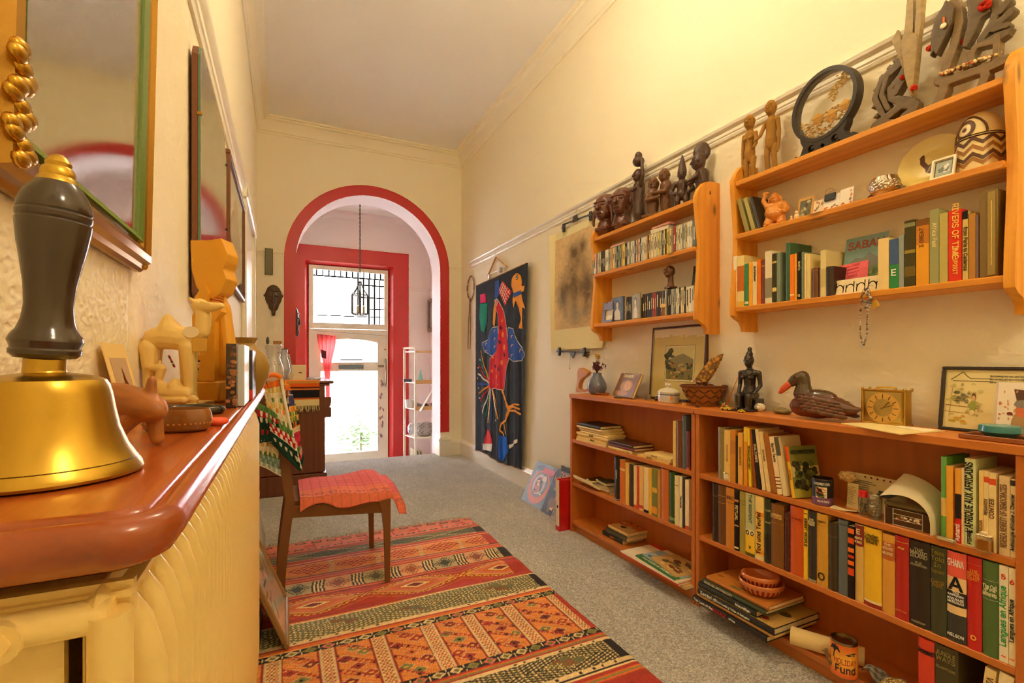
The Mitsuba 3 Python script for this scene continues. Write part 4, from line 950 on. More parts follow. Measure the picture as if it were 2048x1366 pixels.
def blots(b,w,h,cs,n,seed,r=.06,x0=.08,x1=.92,z0=.1,z1=.9,o=.0006):
 g=np.random.default_rng(seed)
 for i in range(n):
     a=g.uniform(0,6.3); pl=Polygon([(math.cos(t)*g.uniform(.6,1),math.sin(t)*g.uniform(.6,1)) for t in np.linspace(0,6.28,9,endpoint=False)])
     pl=affinity.translate(affinity.scale(pl,w*r*g.uniform(.5,1.4),h*r*g.uniform(.4,1.1),origin=(0,0)),w*g.uniform(x0,x1),h*g.uniform(z0,z1))
     pl=pl.intersection(sbox(.002,.002,w-.002,h-.002))
     if pl.area>1e-9:b.add(ext(pl,.00015),lin(*cs[g.integers(len(cs))]),frame((0,-o-.00002*i,0),(1,0,0),(0,0,1),(0,-1,0)),False)
def p1(b,w,h):fl(b,w*.12,w*.88,h*.12,h*.88,(96,90,62)); blots(b,w,h,[(150,140,100),(60,56,40),(190,180,140)],12,1,.12,.25,.75,.2,.8)
k,m,w,h=card('framed_photo','small gilt framed dark photograph on the middle board','photo frame',515,618,180,XF+.06,(200,150,66),paint=p1)
def p2(b,w,h):blots(b,w,h,[(190,130,80),(150,90,60),(120,120,80)],9,2,.12)
card('postcard','cream postcard with brown sketches, left of the clipped card','postcard',622,694,200,XF+.062,(230,214,180),paint=p2)
def p3(b,w,h):fl(b,0,w,.0,h*.5,(236,226,206)); fl(b,w*.03,w*.97,h*.48,h*.78,(226,230,230)); blots(b,w,h,[(206,110,60),(190,90,70),(150,90,60),(90,110,90)],16,3,.09,.08,.92,.12,.42)
k,m,w,h=card('postcard','postcard with a black clip on its upper edge','postcard',692,795,165,XF+.058,(234,230,220),paint=p3)
kk=thing('binder_clip','black binder clip on the edge of a postcard','clip')
put('jaw',M().add(ext(Polygon([(0,0),(.036,0),(.036,.024),(0,.024)]),.007,-.002),lin(24,22,22),UPRIGHT@frame((0,0,0))),'satin',m=m@frame((.004,-.003,h-.020)),parent=kk)
for s in(0,1):put('wire_handle',M().add(tube(spline([(.008,-.004+.006*s,h+.0),(.012,-.012+.02*s,h+.018),(.030,-.012+.02*s,h+.020),(.033,-.004+.006*s,h)],5),.0008,6),lin(150,140,120)),'metal',m=m@frame((.0,0,0)),parent=kk)
def p4(b,w,h):blots(b,w,h,[(196,120,60),(120,96,70),(170,80,60)],10,4,.10)
card('postcard','white postcard with small animal drawings beside the brown mask','postcard',797,888,118,XF+.06,(232,228,214),paint=p4)
p=[ell((0,0,.5),(.30,.12,.48)),ell((0,-.05,.5),(.22,.10,.38))]+limb((0,-.14,.62,.05),(0,-.17,.40,.07))+[ell((s*.11,-.13,.62),(.06,.04,.03)) for s in(-1,1)]+[ell((0,-.12,.24),(.10,.05,.04))]
figure('carved_mask','shiny brown oval wooden mask leaning behind the silver bowl',p,.112,drop(C2(970,0)[0],XF+.115,ZM)@rot(RX,-8)@rot(RY,62)@frame((.0,0,-.00)),(84,46,30),'mask',mat='gloss')
k=thing('silver_bowl','embossed round silver bowl in front of the brown mask','bowl')
bw=at_x(*C2(1012,80),XF+.045)[1]-at_x(*C2(1208,80),XF+.045)[1]; r=bw*.46
zt=.062
pf=lathe([(0,0),(r*.55,0),(r*.55,.004),(r*.62,.006),(r*.92,.022),(r,.036),(r*.93,.050),(r*.86,.056),(r*.90,zt),(r*.86,zt),(r*.82,.055),(r*.88,.042),(r*.9,.03),(r*.5,.008),(0,.007)],96)
v=pf.vertices; rad=np.linalg.norm(v[:,:2],axis=1); a=np.arctan2(v[:,1],v[:,0])
rep=[]
prof=np.array([(0,0),(r*.55,0),(r*.55,.004)]+[(r*(.62+.38*math.sin(t)),.006+.045*(t/2.2)) for t in np.linspace(0,2.2,26)]+[(r*.90,zt),(r*.86,zt),(r*.84,.05),(r*.88,.03),(r*.5,.010),(0,.009)])
pf=lathe(prof,120); v=np.array(pf.vertices); a=np.arctan2(v[:,1],v[:,0]); rad=np.linalg.norm(v[:,:2],axis=1)+1e-9
out=(rad>r*.6)&(v[:,2]>.009)&(v[:,2]<.052)&(rad>r*.80)
bump=meshkit.noise(np.c_[np.cos(a)*9,np.sin(a)*9,v[:,2]*220],3)*.006*out
v[:,:2]*=(1+bump/rad)[:,None]; pf.vertices=v
put('body',pf,'metal',lin(206,196,176),drop(C2(1108,0)[0],XF+.05,ZM),smooth=True,parent=k)
k=thing('plate','round cream plate with a brown guinea fowl, standing against the wall','plate')
pc=at_x(*C1(1415,1095),XF+.085); R=.5*(at_x(*C1(1205,1150),XF+.085)[1]-at_x(*C1(1640,1080),XF+.085)[1])*1.0; R=.084
m=wallf((XF+.088,pc[1]+.004,ZM+.0005))@rot(RX,-14)@frame((0,0,R))@rot(RX,90)
put('dish',lathe([(0,0),(R*.5,0),(R*.7,.004),(R,.016),(R*.995,.018),(R*.68,.008),(R*.45,.005),(0,.005)],64),'gloss',lin(226,206,120),m,parent=k)
bd=unary_union([affinity.scale(Point(.014,-.018).buffer(1,10),.028,.019),LineString([(-.010,-.012),(-.024,.008),(-.026,.024)]).buffer(.006),Point(-.028,.029).buffer(.007),LineString([(-.03,.03),(-.042,.026)]).buffer(.002),LineString([(-.028,.032),(-.016,.046)]).buffer(.0015),LineString([(.035,-.008),(.058,-.030)]).buffer(.010)])
legs=unary_union([LineString([(x,-.03),(x+.004,-.058),(x-.008,-.060)]).buffer(.0018) for x in(.006,.022)])
st=unary_union([LineString([(-.01+.01*i,-.035),(.0+.012*i,-.004)]).buffer(.0012) for i in range(6)])
pm=M().add(ext(bd.difference(st),.0006,.0052),lin(84,46,20),None,False).add(ext(legs,.0006,.0052),lin(84,46,20),None,False)
put('bird_drawing',pm,'satin',m=m,parent=k,label='brown bird painted on the plate')
def p5(b,w,h):
 b.box((0,-.006,0),(w,0,h*.09),lin(232,220,190)); b.box((0,-.006,h*.91),(w,0,h),lin(232,220,190)); b.box((0,-.006,0),(w*.09,0,h),lin(232,220,190)); b.box((w*.91,-.006,0),(w,0,h),lin(232,220,190))
 fl(b,w*.12,w*.88,h*.12,h*.88,(60,66,56)); fl(b,w*.17,w*.83,h*.16,h*.84,(150,156,140),.0006); blots(b,w,h,[(206,206,190),(90,96,84)],8,6,.14,.35,.65,.35,.65,.0008)
card('framed_photo','small cream framed snapshot leaning in front of the cream plate','photo frame',1418,1580,1060,XF+.018,(226,214,170),cf=C1,paint=p5,lean=-14)
# painted pot with an eye and zigzags
k=thing('painted_pot','tall domed cream pot painted with a brown spiral eye and zigzags','pot')
pu=C1(1750,0)[0]; X0=XF+.076; ph=hgt(C1(1770,752)[0],C1(1770,752)[1],X0,ZM); r=.052
m=drop(pu,X0,ZM)
prof=[(0,0),(r*.92,0),(r,.01),(r*.98,ph*.55)]+[(r*.98*math.cos(t) if t<1.5 else 0,ph*.55+ph*.45*math.sin(t)) for t in np.linspace(.1,math.pi/2,12)]
t_=lathe(prof,96);
def on_pot(poly,c,o=.0008):
 """a flat outline (arc length, height) wrapped on the pot"""
 e=ext(poly.segmentize(.004),.0004); e=e.subdivide_to_size(.008) if hasattr(e,'subdivide_to_size') else e
 v=np.array(e.vertices); zz=v[:,1]; pr_=np.array(prof)
 rr=np.interp(zz,pr_[:,1],pr_[:,0]); a=v[:,0]/r-math.pi/2
 e.vertices=np.c_[(rr+o+v[:,2])*np.cos(a),(rr+o+v[:,2])*np.sin(a),zz]; return e
put('body',M().add(t_,lin(224,204,146),None,60),'satin',m=m,parent=k)
pt=M(); B=lin(86,50,20); B2=lin(150,100,40)
L=2*math.pi*r
for z0,c in((.012,B2),(ph*.145,B),(ph*.27,B2),(ph*.395,B)):
 xs=np.linspace(-L/2,L/2,17); up_=[(x,z0+(.016 if i%2 else 0)) for i,x in enumerate(xs)]
 pt.add(on_pot(Polygon(up_+[(x,z+ph*.062) for x,z in up_[::-1]]),c),c,None,40)
pt.add(on_pot(sbox(-L/2,ph*.53,L/2,ph*.55),B),B,None,40).add(on_pot(sbox(-L/2,ph*.565,L/2,ph*.578),B),B,None,40)
eye=Point(.0,ph*.70).buffer(.026,24).difference(Point(-.001,ph*.695).buffer(.017,24)).union(Point(-.001,ph*.695).buffer(.006)).union(LineString([(-.026,ph*.70),(-.030,ph*.60)]).buffer(.004)).union(LineString(spline([(.0,ph*.90),(.03,ph*.84),(.046,ph*.72),(.05,ph*.6)],5)).buffer(.003)).union(LineString(spline([(.0,ph*.90),(-.025,ph*.84),(-.045,ph*.70),(-.05,ph*.6)],5)).buffer(.003))
pt.add(on_pot(eye.intersection(sbox(-1,.58*ph,1,ph*.93)),B),B,None,40)
put('painted_pattern',pt,'satin',m=m@rot(RZ,-18),parent=k,label='brown painted eye and zigzag bands')

# lowest board: picture book facing out, pink note, card, beads, cloth folder
def p6(b,w,h):
 fl(b,0,w,h*.55,h,(116,150,150)); fl(b,0,w,h*.45,h*.56,(170,180,170),.0005);
 b.add(ext(Polygon([(w*.0,h*.50),(w*.3,h*.64),(w*.45,h*.62),(w*.62,h*.70),(w,h*.52),(w,h*.45),(0,h*.45)]),.0002),lin(110,116,110),frame((0,-.0006,0),(1,0,0),(0,0,1),(0,-1,0)),False)
 b.add(ext(Polygon([(0,0),(w,0),(w,h*.5),(w*.7,h*.45),(w*.4,h*.30),(0,h*.36)]),.0002),lin(96,116,40),frame((0,-.0009,0),(1,0,0),(0,0,1),(0,-1,0)),False)
 blots(b,w,h,[(60,84,30),(130,140,60),(84,104,40)],40,9,.06,.5,.98,.02,.40,.0012)
 b.add(text('SABAH',h*.13,width=w*.86),lin(150,60,40),frame((w*.5,-.0012,h*.84),(1,0,0),(0,0,1),(0,-1,0)),False)
k,m,w,h=card('picture_book','blue green picture book with SABAH across its mountain cover','book',803,1085,432,XF+.066,(120,150,150),lean=-12,paint=p6,z=1.284,turn=0)
def p7(b,w,h):
 for i,s in enumerate(['ALL THESE','CHOSEN','SHORTLY','APRIL?']):b.add(text(s,h*.10,False,width=w*.8),lin(190,60,70),frame((w*.46,-.0004,h*(.84-.2*i)),(1,0,.06),(0,0,1),(0,-1,0)),False)
kk=thing('sticky_note','pink handwritten note stuck on the SABAH book','note')
w2,h2=at_x(*C2(797,650),XF+.066)[1]-at_x(*C2(985,650),XF+.066)[1],.062
b=M().box((0,0,0),(w2,.0004,h2),lin(244,120,130)); p7(b,w2,h2)
put('sheet',b,'paper',m=m@frame((-.004,-.0022,.052))@rot(RY,-3),parent=kk)
kk=thing('card','cream card with a row of black curving marks below the pink note','card')
o=at_x(*C2(748,850),XF+.02); w3=o[1]-at_x(*C2(1082,800),XF+.02)[1]; h3=.052
b=M().box((0,0,0),(w3,.0014,h3),lin(236,222,184))
for i in range(4):
 x=w3*(.08+.22*i); s=(1,-1,-1,1)[i]; c=x+w3*.09
 arc=[(c+s*w3*.09*math.cos(t),h3*.2+h3*.45*math.sin(t)) for t in np.linspace(.3,2.4,9)]
 g=unary_union([LineString(arc).buffer(.0016),LineString([(c-s*w3*.08,h3*.12),(c-s*w3*.07,h3*.8)]).buffer(.0014),LineString([(c+s*w3*.08,h3*.15),(c+s*w3*.085,h3*.6)]).buffer(.0014)])
 b.add(ext(g,.0003),lin(40,34,26),frame((0,-.0001,0),(1,0,0),(0,0,1),(0,-1,0)),False)
put('sheet',b,'paper',m=wallf((XF+.020,o[1],1.2846))@rot(RX,-10),parent=kk)
kk=thing('box_file','large gold and olive box file standing at the right end of the near wall shelf','box file')
xa,xb=at_x(*C2(1742,500),XF+.006)[1],at_x(*C2(1868,500),XF+.006)[1]; hb=.232
put('box',M().box((0,0,0),(xa-xb,.125,hb),lin(120,92,40),r=.002),'satin',m=wallf((XF+.008,xa,1.2846)),parent=kk)
put('front_panel',M().box((.018,-.003,.004),(xa-xb-.004,0,hb-.006),lin(150,126,60),r=.001).box((.026,-.0036,.03),(.0275,-.003,hb-.03),lin(214,184,100)).box((.026,-.0036,hb-.032),(xa-xb-.01,-.003,hb-.03),lin(214,184,100)).box((.026,-.0036,.03),(xa-xb-.01,-.003,.032),lin(214,184,100)),'satin',m=wallf((XF+.008,xa,1.2846)),parent=kk,label='gilt panelled front')
kk=thing('necklace','string of silver and black beads with a card tag hanging from the shelf edge','necklace')
b=M(); rr=np.random.default_rng(2)
def beadpath(pts,n,r):
 s=np.array(pts,float); L_=np.linspace(0,len(s)-1,n)
 for t in L_:
     i=min(int(t),len(s)-2); q=s[i]*(1-t+i)+s[i+1]*(t-i); c=lin(*(rr.choice([[60,56,52],[196,190,180],[110,106,100]]))); b.add(ball(q,r*rr.uniform(.8,1.3),sub=1),c,None,True)
q=[at_x(*C2(x,y),XF-.012) for x,y in((985,800),(950,860),(945,1000),(945,1100),(960,1190))]
q2=[at_x(*C2(x,y),XF-.014) for x,y in((990,800),(1010,860),(990,1000),(990,1100),(965,1190))]
for P_ in(q,q2):
 beadpath(P_,26,.0026); b.add(tube(spline(P_,6),.0006,5),lin(60,50,40))
q3=[at_x(*C2(x,y),XF-.016) for x,y in((960,880),(1020,900),(975,930),(1025,870),(985,830))]; beadpath(q3,22,.0034)
b.add(tube([q[0],q[0]+[.02,0,.0125],q[0]+[.06,0,.012]],.0006,5),lin(60,50,40))
put('beads',b,'gloss',parent=kk)
tg=at_x(*C2(1045,905),XF-.006)
put('tag',M().add(ext(affinity.rotate(sbox(-.011,-.011,.011,.011),30),.0008),lin(206,160,70),frame(tg,(0,-1,0),(0,0,1),(-1,0,0))),'paper',parent=kk,label='small tan card tag')
# ---------------------------------------------------------------- lying books: local z (height) runs to the left, spine towards the room
def lie(name,label,yL,yR,xf,z,t,d,c,hard=H,words=(),bands=(),turn=0,group=None,cat='book',fore=False,page=None):
 """a book lying flat; spine from yL to yR at x = xf"""
 k=thing(name,label,cat,group)
 h=yL-yR
 m=frame(((xf),(yL+yR)/2,z+.0004))@rot(RZ,turn)
 if fore:m=m@frame((d/2,0,0))@rot(RZ,180)@frame((-d/2,0,0))
 MAT[0]=m@frame((0,-h/2,0),(0,0,1),(1,0,0),(0,1,0))
 book_parts(k,t,d,h,lin(*c),hard,[(p,q,lin(*r)) for p,q,r in bands],[(s,zz,sz,lin(*wc),w) for s,zz,sz,wc,w in words],None if page is None else lin(*page),0)
 M_=MAT[0]; MAT[0]=np.eye(4)
 return k,M_
def flatprint(k,m,t,d,h,paint):
 """print on the upper face: local x = along the spine to the right, y = away from the spine"""
 b=M(); paint(b,h,d)
 put('cover_print',b,'satin',m=m@frame((t+.0003,0,h),(0,0,-1),(0,1,0),(1,0,0)),parent=k)
def E1(x,y):return(1120+x/5.253,640+y/5.253)
def E6(x,y):return(1020+x/3.176,790+y/3.176)
def Ys(u):return at_x(u,700,XB+.012)[1]
# far bookcase, upper shelf
z=SH[2]; G1='stacked books at the left of the far bookcase'
for i,(a,b_,t,d,c,w,nm) in enumerate([
  (170,480,.0125,.115,(232,206,140),[('~ ~',.5,.008,(190,90,50),'d')],'cream paperback'),(172,482,.0125,.115,(236,206,130),[('MILLER',.45,.008,BLK,'d')],'straw paperback with black title'),
  (178,488,.0120,.115,(232,196,110),[],'amber cream paperback'),(172,500,.0125,.118,(238,214,150),[('MILLER',.5,.008,BLK,'d')],'pale straw paperback with black title'),
  (215,505,.0115,.125,(226,196,110),[],'yellowish hardback'),(195,450,.014,.15,(214,190,120),[],'cream hardback with a dark edge'),(178,440,.012,.15,(226,200,130),[],'pale hardback'),(185,415,.017,.155,(34,28,24),[],'black hardback')]):
 lie('book',f'{nm}, {ordinal(i + 1)} from bottom, far bookcase left stack',Ys(E1(a,0)[0]),Ys(E1(b_,0)[0]),XB+.012+.003*(i%3),z,t,d,c,H if i>3 else P,w,group=G1); z+=t+.0008
z=SH[2]
for i,(a,b_,t,d,c,w,nm) in enumerate([(485,760,.017,.13,(226,196,110),[('V',.15,.010,BLK,'h')],'cream book with dark title label'),(492,775,.013,.135,(104,36,32),[],'maroon book'),(490,765,.015,.135,(64,36,24),[],'dark brown leather book')]):
 lie('book',f'{nm}, {["lowest", "middle", "topmost"][i]} of the low stack beside the left stack',Ys(E1(a+25,0)[0]),Ys(E1(b_,0)[0]),XB+.012,z,t,d,c,H,w,group='low stack in the far bookcase'); z+=t+.0008
z=SH[2]
for i,(a,b_,t,c,nm) in enumerate([(800,1015,.011,(226,190,110),'lower'),(845,1025,.017,(232,204,130),'upper')]):
 lie('book',f'{nm} of two straw coloured paperbacks lying left of the upright maroon book',YR_(E6(a+8,0)[0],XB+.014),YR_(E6(b_-5,0)[0],XB+.014),XB+.014,z,t,.11,c,P,[('ROUTES',.6,.007,(120,90,40),'d')],group='pair of paperbacks in the far bookcase'); z+=t+.0008
# far bookcase, middle shelf left: curled magazine, lace, notebooks
ZF=SH[1]
k=thing('magazine','thick green-backed magazine curling over the middle shelf edge','magazine')
yl,yr=min(2.50,YR_(E6(372,0)[0],XB-.01)),YR_(E6(520,0)[0],XB-.01)
xs=np.linspace(0,.19,14)
def curl(o,t):return[(x,o+.030*max(0,(.07-x)/.07)**2-.006*math.sin(x*16)) for x in xs]
up_,dn=curl(.024,0),curl(.0085,0)
pol=Polygon([(x,y) for x,y in dn]+[(x,y) for x,y in up_[::-1]]); cov=Polygon([(x,y) for x,y in up_]+[(x,y+.0014) for x,y in up_[::-1]])
mm=frame((XB-.022,yr-.02,ZF+.002),(1,0,0),(0,0,1),(0,-1,0))@rot(RY,-4)
L_=yl-yr+.02
put('page_block',M().add(ext(pol,L_,-L_),lin(228,214,170)),'paper',m=mm,parent=k)
put('cover',M().add(ext(cov,L_,-L_),lin(54,44,24)),'satin',m=mm,parent=k)
gx,gy=XB+.055,(yl+yr)/2-.06
k=thing('lace_coil','coil of cream lace braid lying on the curled magazine','lace')
b=M(); an=np.linspace(0,4.4,40)
pth=[(gx-.01+.034*math.cos(a+2),gy+.03+.034*math.sin(a+2),ZF+.040+.002*math.sin(a*9)) for a in an]
b.add(tube(pth,.0065,8,.6),lin(224,196,120))
for i,q in enumerate(pth):b.add(ball((q[0],q[1],q[2]),.0085 if i%2 else .006,(1,1,.7),1),lin(228,204,130),None,True)
put('braid',b,'cloth',parent=k)
z=ZF
for i,(t,w,d,c,dx,dy,tn,nm) in enumerate([(.013,.085,.10,(150,110,60),.035,-.055,0,'tan paper packet at the bottom of the notebook pile'),(.010,.12,.11,(206,190,160),.03,-.03,6,'pale notebook, second in the notebook pile'),(.010,.12,.11,(110,104,92),.03,-.028,8,'grey notebook, third in the notebook pile'),(.006,.12,.11,(52,50,46),.028,-.026,4,'charcoal folder in the notebook pile'),(.016,.095,.085,(56,46,24),.035,-.022,-8,'small dark olive diary on top of the notebook pile')]):
 yc=yr-.010+dy+.0
 lie('notebook',nm,yc+w/2,yc-w/2,XB+dx,z+(.0 if i else 0),t,d,c,P,turn=tn,fore=(i>1),cat='notebook',group='pile of notebooks on the middle shelf'); z+=t+.0008
# far bookcase, lowest shelf
z=SH[0]
def p8(b,w,h):fl2(b,0,w,0,h,(206,110,40)); fl2(b,w*.05,w*.95,h*.05,h*.45,(216,190,130),.0002); blots2(b,w,h,[(60,50,30),(206,180,120)],8,12,.12)
def fl2(b,x0,x1,y0,y1,c,o=.0001):b.add(trimesh.Trimesh([[x0,y0,o],[x1,y0,o],[x1,y1,o],[x0,y1,o]],[[0,1,2],[0,2,3]],process=False),lin(*c),smooth=False)
def blots2(b,w,h,cs,n,seed,r=.06,x0=.1,x1=.9,y0=.1,y1=.9,o=.0004):
 g=np.random.default_rng(seed)
 for i in range(n):
     pl=Polygon([(math.cos(t)*g.uniform(.6,1),math.sin(t)*g.uniform(.6,1)) for t in np.linspace(0,6.28,9,endpoint=False)])
     pl=affinity.translate(affinity.scale(pl,w*r*g.uniform(.5,1.4),h*r*g.uniform(.4,1.1),origin=(0,0)),w*g.uniform(x0,x1),h*g.uniform(y0,y1)).intersection(sbox(.002,.002,w-.002,h-.002))
     if pl.area>1e-9:b.add(ext(pl,.00015,o+.00002*i),lin(*cs[g.integers(len(cs))]),None,False)
GG='low stack of books on the lowest far shelf'
for i,(a,b_,t,d,c,nm,w) in enumerate([(588,715,.022,.14,(52,46,44),'charcoal book with orange and white spine',[('Schuss',.5,.008,(230,120,60),'d')]),(610,740,.020,.14,(86,78,54),'olive book',[]),(612,745,.006,.14,(70,64,50),'thin dark booklet',[]),(625,748,.016,.14,(226,190,130),'orange covered paperback',[])]):
 xf=XB+.035+.004*i; k,m_=lie('book',f'{nm}, {["lowest", "second", "third", "topmost"][i]} of the lowest far shelf stack',YR_(E6(a,0)[0],xf),YR_(E6(b_,0)[0],xf),xf,z,t,d,c,P,w,group=GG);
 if i==3:flatprint(k,m_,t,d,YR_(E6(a,0)[0],xf)-YR_(E6(b_,0)[0],xf),p8)
 z+=t+.0008
GM='magazines pulled out over the lowest far shelf'
yL,yR=YR_(E6(690,0)[0],1.53),max(1.572,YR_(E6(1095,0)[0],1.53))
z=SH[0]
for i,(t,c,nm,dx,sh) in enumerate([(.010,(196,160,100),'tan magazine, lowest of the pulled-out magazines',.02,-.02),(.009,(206,70,60),'red edged magazine, second of the pulled-out magazines',.0,.0),(.006,(230,220,196),'white magazine with black title over the red edged one',-.002,.002)]):
 k,m_=lie('magazine',nm,yL+sh,yR+sh,1.545+dx,z,t,.22,c,P,group=GM,cat='magazine',page=(232,220,180)); z+=t+.0008
def p9(b,w,d):
 fl2(b,0,w,0,d,(236,226,196)); fl2(b,0,w*.24,d*.85,d,(206,60,50),.0003)
 b.add(ext(Point(w*.52,d*.84).buffer(.018),.0002,.0004),lin(190,36,34),None,False)
 b.add(text('Collins',.030,width=w*.5),lin(50,50,52),frame((w*.38,d*.55,.0004)),False).add(text('BIRD',.024,width=w*.24),lin(50,60,70),frame((w*.30,d*.28,.0004)),False)
 blots2(b,w,d,[(60,60,56),(120,110,90)],5,3,.05,.6,.8,.1,.3)
flatprint(k,m_,.006,.22,yL-yR,p9)
def p10(b,w,d):
 fl2(b,0,w,0,d,(150,176,190)); fl2(b,0,w,0,d*.22,(56,110,66),.0003); b.add(text('POSTCARDS OF THE BALLS',.012,width=w*.9),lin(236,230,200),frame((w*.5,d*.11,.0005)),False); blots2(b,w,d,[(90,120,110),(196,190,150),(70,110,130)],12,5,.10,.1,.9,.35,.9)
k,m_=lie('magazine','blue and green picture magazine on the white magazine',yL-.085,yR+.02,1.555,z,.004,.16,(60,110,70),P,turn=-4,group=GM,cat='magazine'); flatprint(k,m_,.004,.16,yL-yR-.105,p10); z+=.0048
def p11(b,w,d):
 fl2(b,0,w,0,d,(196,160,96)); b.add(text('GUIDE & BIRDS',.012,width=w*.8),lin(90,40,20),frame((w*.5,d*.4,.0004)),False); blots2(b,w,d,[(110,60,40),(90,80,50),(220,190,120)],14,6,.12)
k,m_=lie('magazine','tan wildlife magazine lying askew on top of the pulled-out magazines',yL-.14,yR+.035,1.585,z,.004,.15,(180,140,80),P,turn=-12,group=GM,cat='magazine'); flatprint(k,m_,.004,.15,yL-yR-.175,p11)

# near bookcase, lowest shelf: large books jutting out, two bowls
def E3(x,y):return(1370+x/4.776,1080+y/4.776)
z=SH[0]; GB='large books under the striped bowls'
yr0=at_z(*E3(785,995),SH[0]+.002);
xq=1.530
rows_=[(75,780,.020,.25,(30,26,26),'black book with red and white spine lettering',[('The Lure of the',.83,.010,WHT,'d'),('MAKALI',.60,.012,(190,40,36),'d'),('of the',.42,.008,WHT,'d')],0),
      (118,850,.011,.24,(200,150,76),'tan book',[],.012),(128,850,.024,.25,(32,28,26),'black book with large white spine lettering',[('Zambri di',.84,.013,WHT,'d'),('The Hunting Tribe of Bahgwa',.5,.008,WHT,'d')],.010),
      (132,680,.022,.22,(34,36,28),'dark green book with an emerald jacket',[('Macmillan',.2,.010,WHT,'d')],.018),(162,770,.013,.22,(56,66,44),'slim green book titled with capitals',[('AFRICAN ANTHOLOGY',.72,.009,(206,196,170),'d')],.024),(208,800,.016,.2,(182,110,42),'orange tan hardback',[],.036)]
yl1={}
for i,(a,b_,t,d,c,nm,w,dx) in enumerate(rows_):
 xf=xq+dx; ya,yb=YR_(E3(a,0)[0],xf),YR_(E3(b_,0)[0],xf)
 yb=max(yb,1.10-.0); ya=min(ya,1.515)
 k,m_=lie('book',f'{nm}, {["lowest", "second", "third", "fourth", "fifth", "topmost"][i]} of the large books under the bowls',ya,yb,xf,z,t,d,c,H,w,group=GB); z+=t+.0008
 if i in(2,5):
     def pz(b,ww,dd,i=i):fl2(b,.002,ww-.002,.004,dd-.002,(196,156,84) if i==2 else(188,116,46)); blots2(b,ww,dd,[(70,54,30),(90,70,40),(150,40,30)] if i==2 else[(150,84,30),(96,110,60)],10 if i==2 else 5,i,.08,.1,.9,.05,.5)
     flatprint(k,m_,t,d,ya-yb,pz)
zb=z
def bowl(name,label,c,r,h,place,tilt=0):
 k=thing(name,label,'bowl','striped bowls on the large books')
 o=[(r*.45,0)]+[(r*(.45+.55*math.sin(t)),h*(1-math.cos(t))) for t in np.linspace(.1,math.pi/2,12)]
 i_=[(x-.006,z+.005) for x,z in o[:-1]]
 prof=[(0,0)]+o+[(o[-1][0]-.003,h+.003),(o[-1][0]-.006,h)]+i_[::-1]+[(0,.005)]
 put('body',lathe(prof,64),'gloss',lin(206,120,60),place,parent=k,smooth=50)
 st=M(); n=26
 for j in range(n):
     a0=2*math.pi*j/n; pts=[]
     for q in np.linspace(.22,1.28,8):
         rr,zz=r*(.45+.55*math.sin(q))+.0006,h*(1-math.cos(q)); pts.append((rr,zz))
     v=[]
     for rr,zz in pts:
         for da in(-.06,-.02,.02,.06):v.append((rr*math.cos(a0+da),rr*math.sin(a0+da),zz))
     f=[]
     for q in range(7):
         for s in range(3):a1=q*4+s; f+=[[a1,a1+1,a1+5],[a1,a1+5,a1+4]]
     st.add(trimesh.Trimesh(v,f,process=False),lin(126,30,16),None,True)
 put('glazed_stripes',st,'gloss',m=place,parent=k,label='dark red glazed stripes')
 return k
pc=(1.640,YR_(E3(660,0)[0],1.60),zb+.001)
bowl('bowl','lower of two orange bowls with dark red stripes',0,.078,.046,frame(pc)@frame((0,0,0)))
bowl('bowl','upper striped orange bowl, tilted inside the lower one',0,.067,.044,frame((pc[0],pc[1]+.004,pc[2]+.021))@rot(RX,-3)@rot(RY,3))
# cardboard tube, collecting tin, cloth, beaded pouch, wooden animal in the foreground
k=thing('cardboard_tube','cream cardboard tube lying behind the collecting tin','tube')
a_=at_z(1588,1300,SH[0]+.03); r=.029
p0=np.array([1.605,YR_(1582,1.605),SH[0]+r+.001]); p1_=np.array([1.70,YR_(1582,1.605)-.185,SH[0]+r+.001])
d_=(p1_-p0); L_=np.linalg.norm(d_); d_/=L_
put('body',lathe([(r-.003,0),(r,0),(r,L_),(r-.003,L_),(r-.003,0)],40),'matte',lin(226,200,138),frame(p0,np.cross([0,0,1],d_),(0,0,1),np.cross(np.cross([0,0,1],d_),(0,0,1))),parent=k)
k=thing('collecting_tin','orange and yellow tin printed HOLIDAY Fund on the lowest near shelf','tin')
r=.036; pc=np.array([1.600,YR_(1688,1.600),SH[0]+.0006]); h_=.112
m=frame(pc)
put('wall',M().add(lathe([(0,0),(r-.001,0),(r,.002),(r,h_*.45),(r,h_),(r-.003,h_),(r-.003,h_-.006),(0,h_-.006)],48),lin(150,130,90)),'metal',m=m,parent=k)
def wrap(poly,r,o,c,b,a0,seg=.006):
 """flat print wrapped round an upright cylinder; a0: the angle of x = 0"""
 e=ext(poly.segmentize(seg),.0001); v=np.array(e.vertices); a=a0+v[:,0]/r
 e.vertices=np.c_[(r+o+v[:,2])*np.cos(a),(r+o+v[:,2])*np.sin(a),v[:,1]]; b.add(e,c,None,30)
b=M(); A0=math.atan2(-pc[1],-pc[0])
n=14
for j in range(n):
 z0,z1=.004+(h_-.012)*j/n,.004+(h_-.012)*(j+1)/n; f_=abs((j+.5)/n-.52)*2
 x0s=np.linspace(-math.pi*r,math.pi*r,37)
 for q in range(36):
     fx=abs((q+.5)/36-.5)*2; g_=min(1,max(f_*.8,fx*1.4-.1)); c=np.array([250,206,70])*(1-g_)+np.array([216,70,24])*g_
     wrap(sbox(x0s[q],z0,x0s[q+1]+1e-4,z1+1e-4),r,.0006,lin(*c),b,A0,.02)
def wtext(s,size,x,z,c,width,o=.0014):
 t=text(s,size,width=width); v=np.array(t.vertices); a=A0+(x+v[:,0])/r
 t.vertices=np.c_[(r+o+v[:,2]*.2)*np.cos(a),(r+o+v[:,2]*.2)*np.sin(a),z+v[:,1]]; return t,c
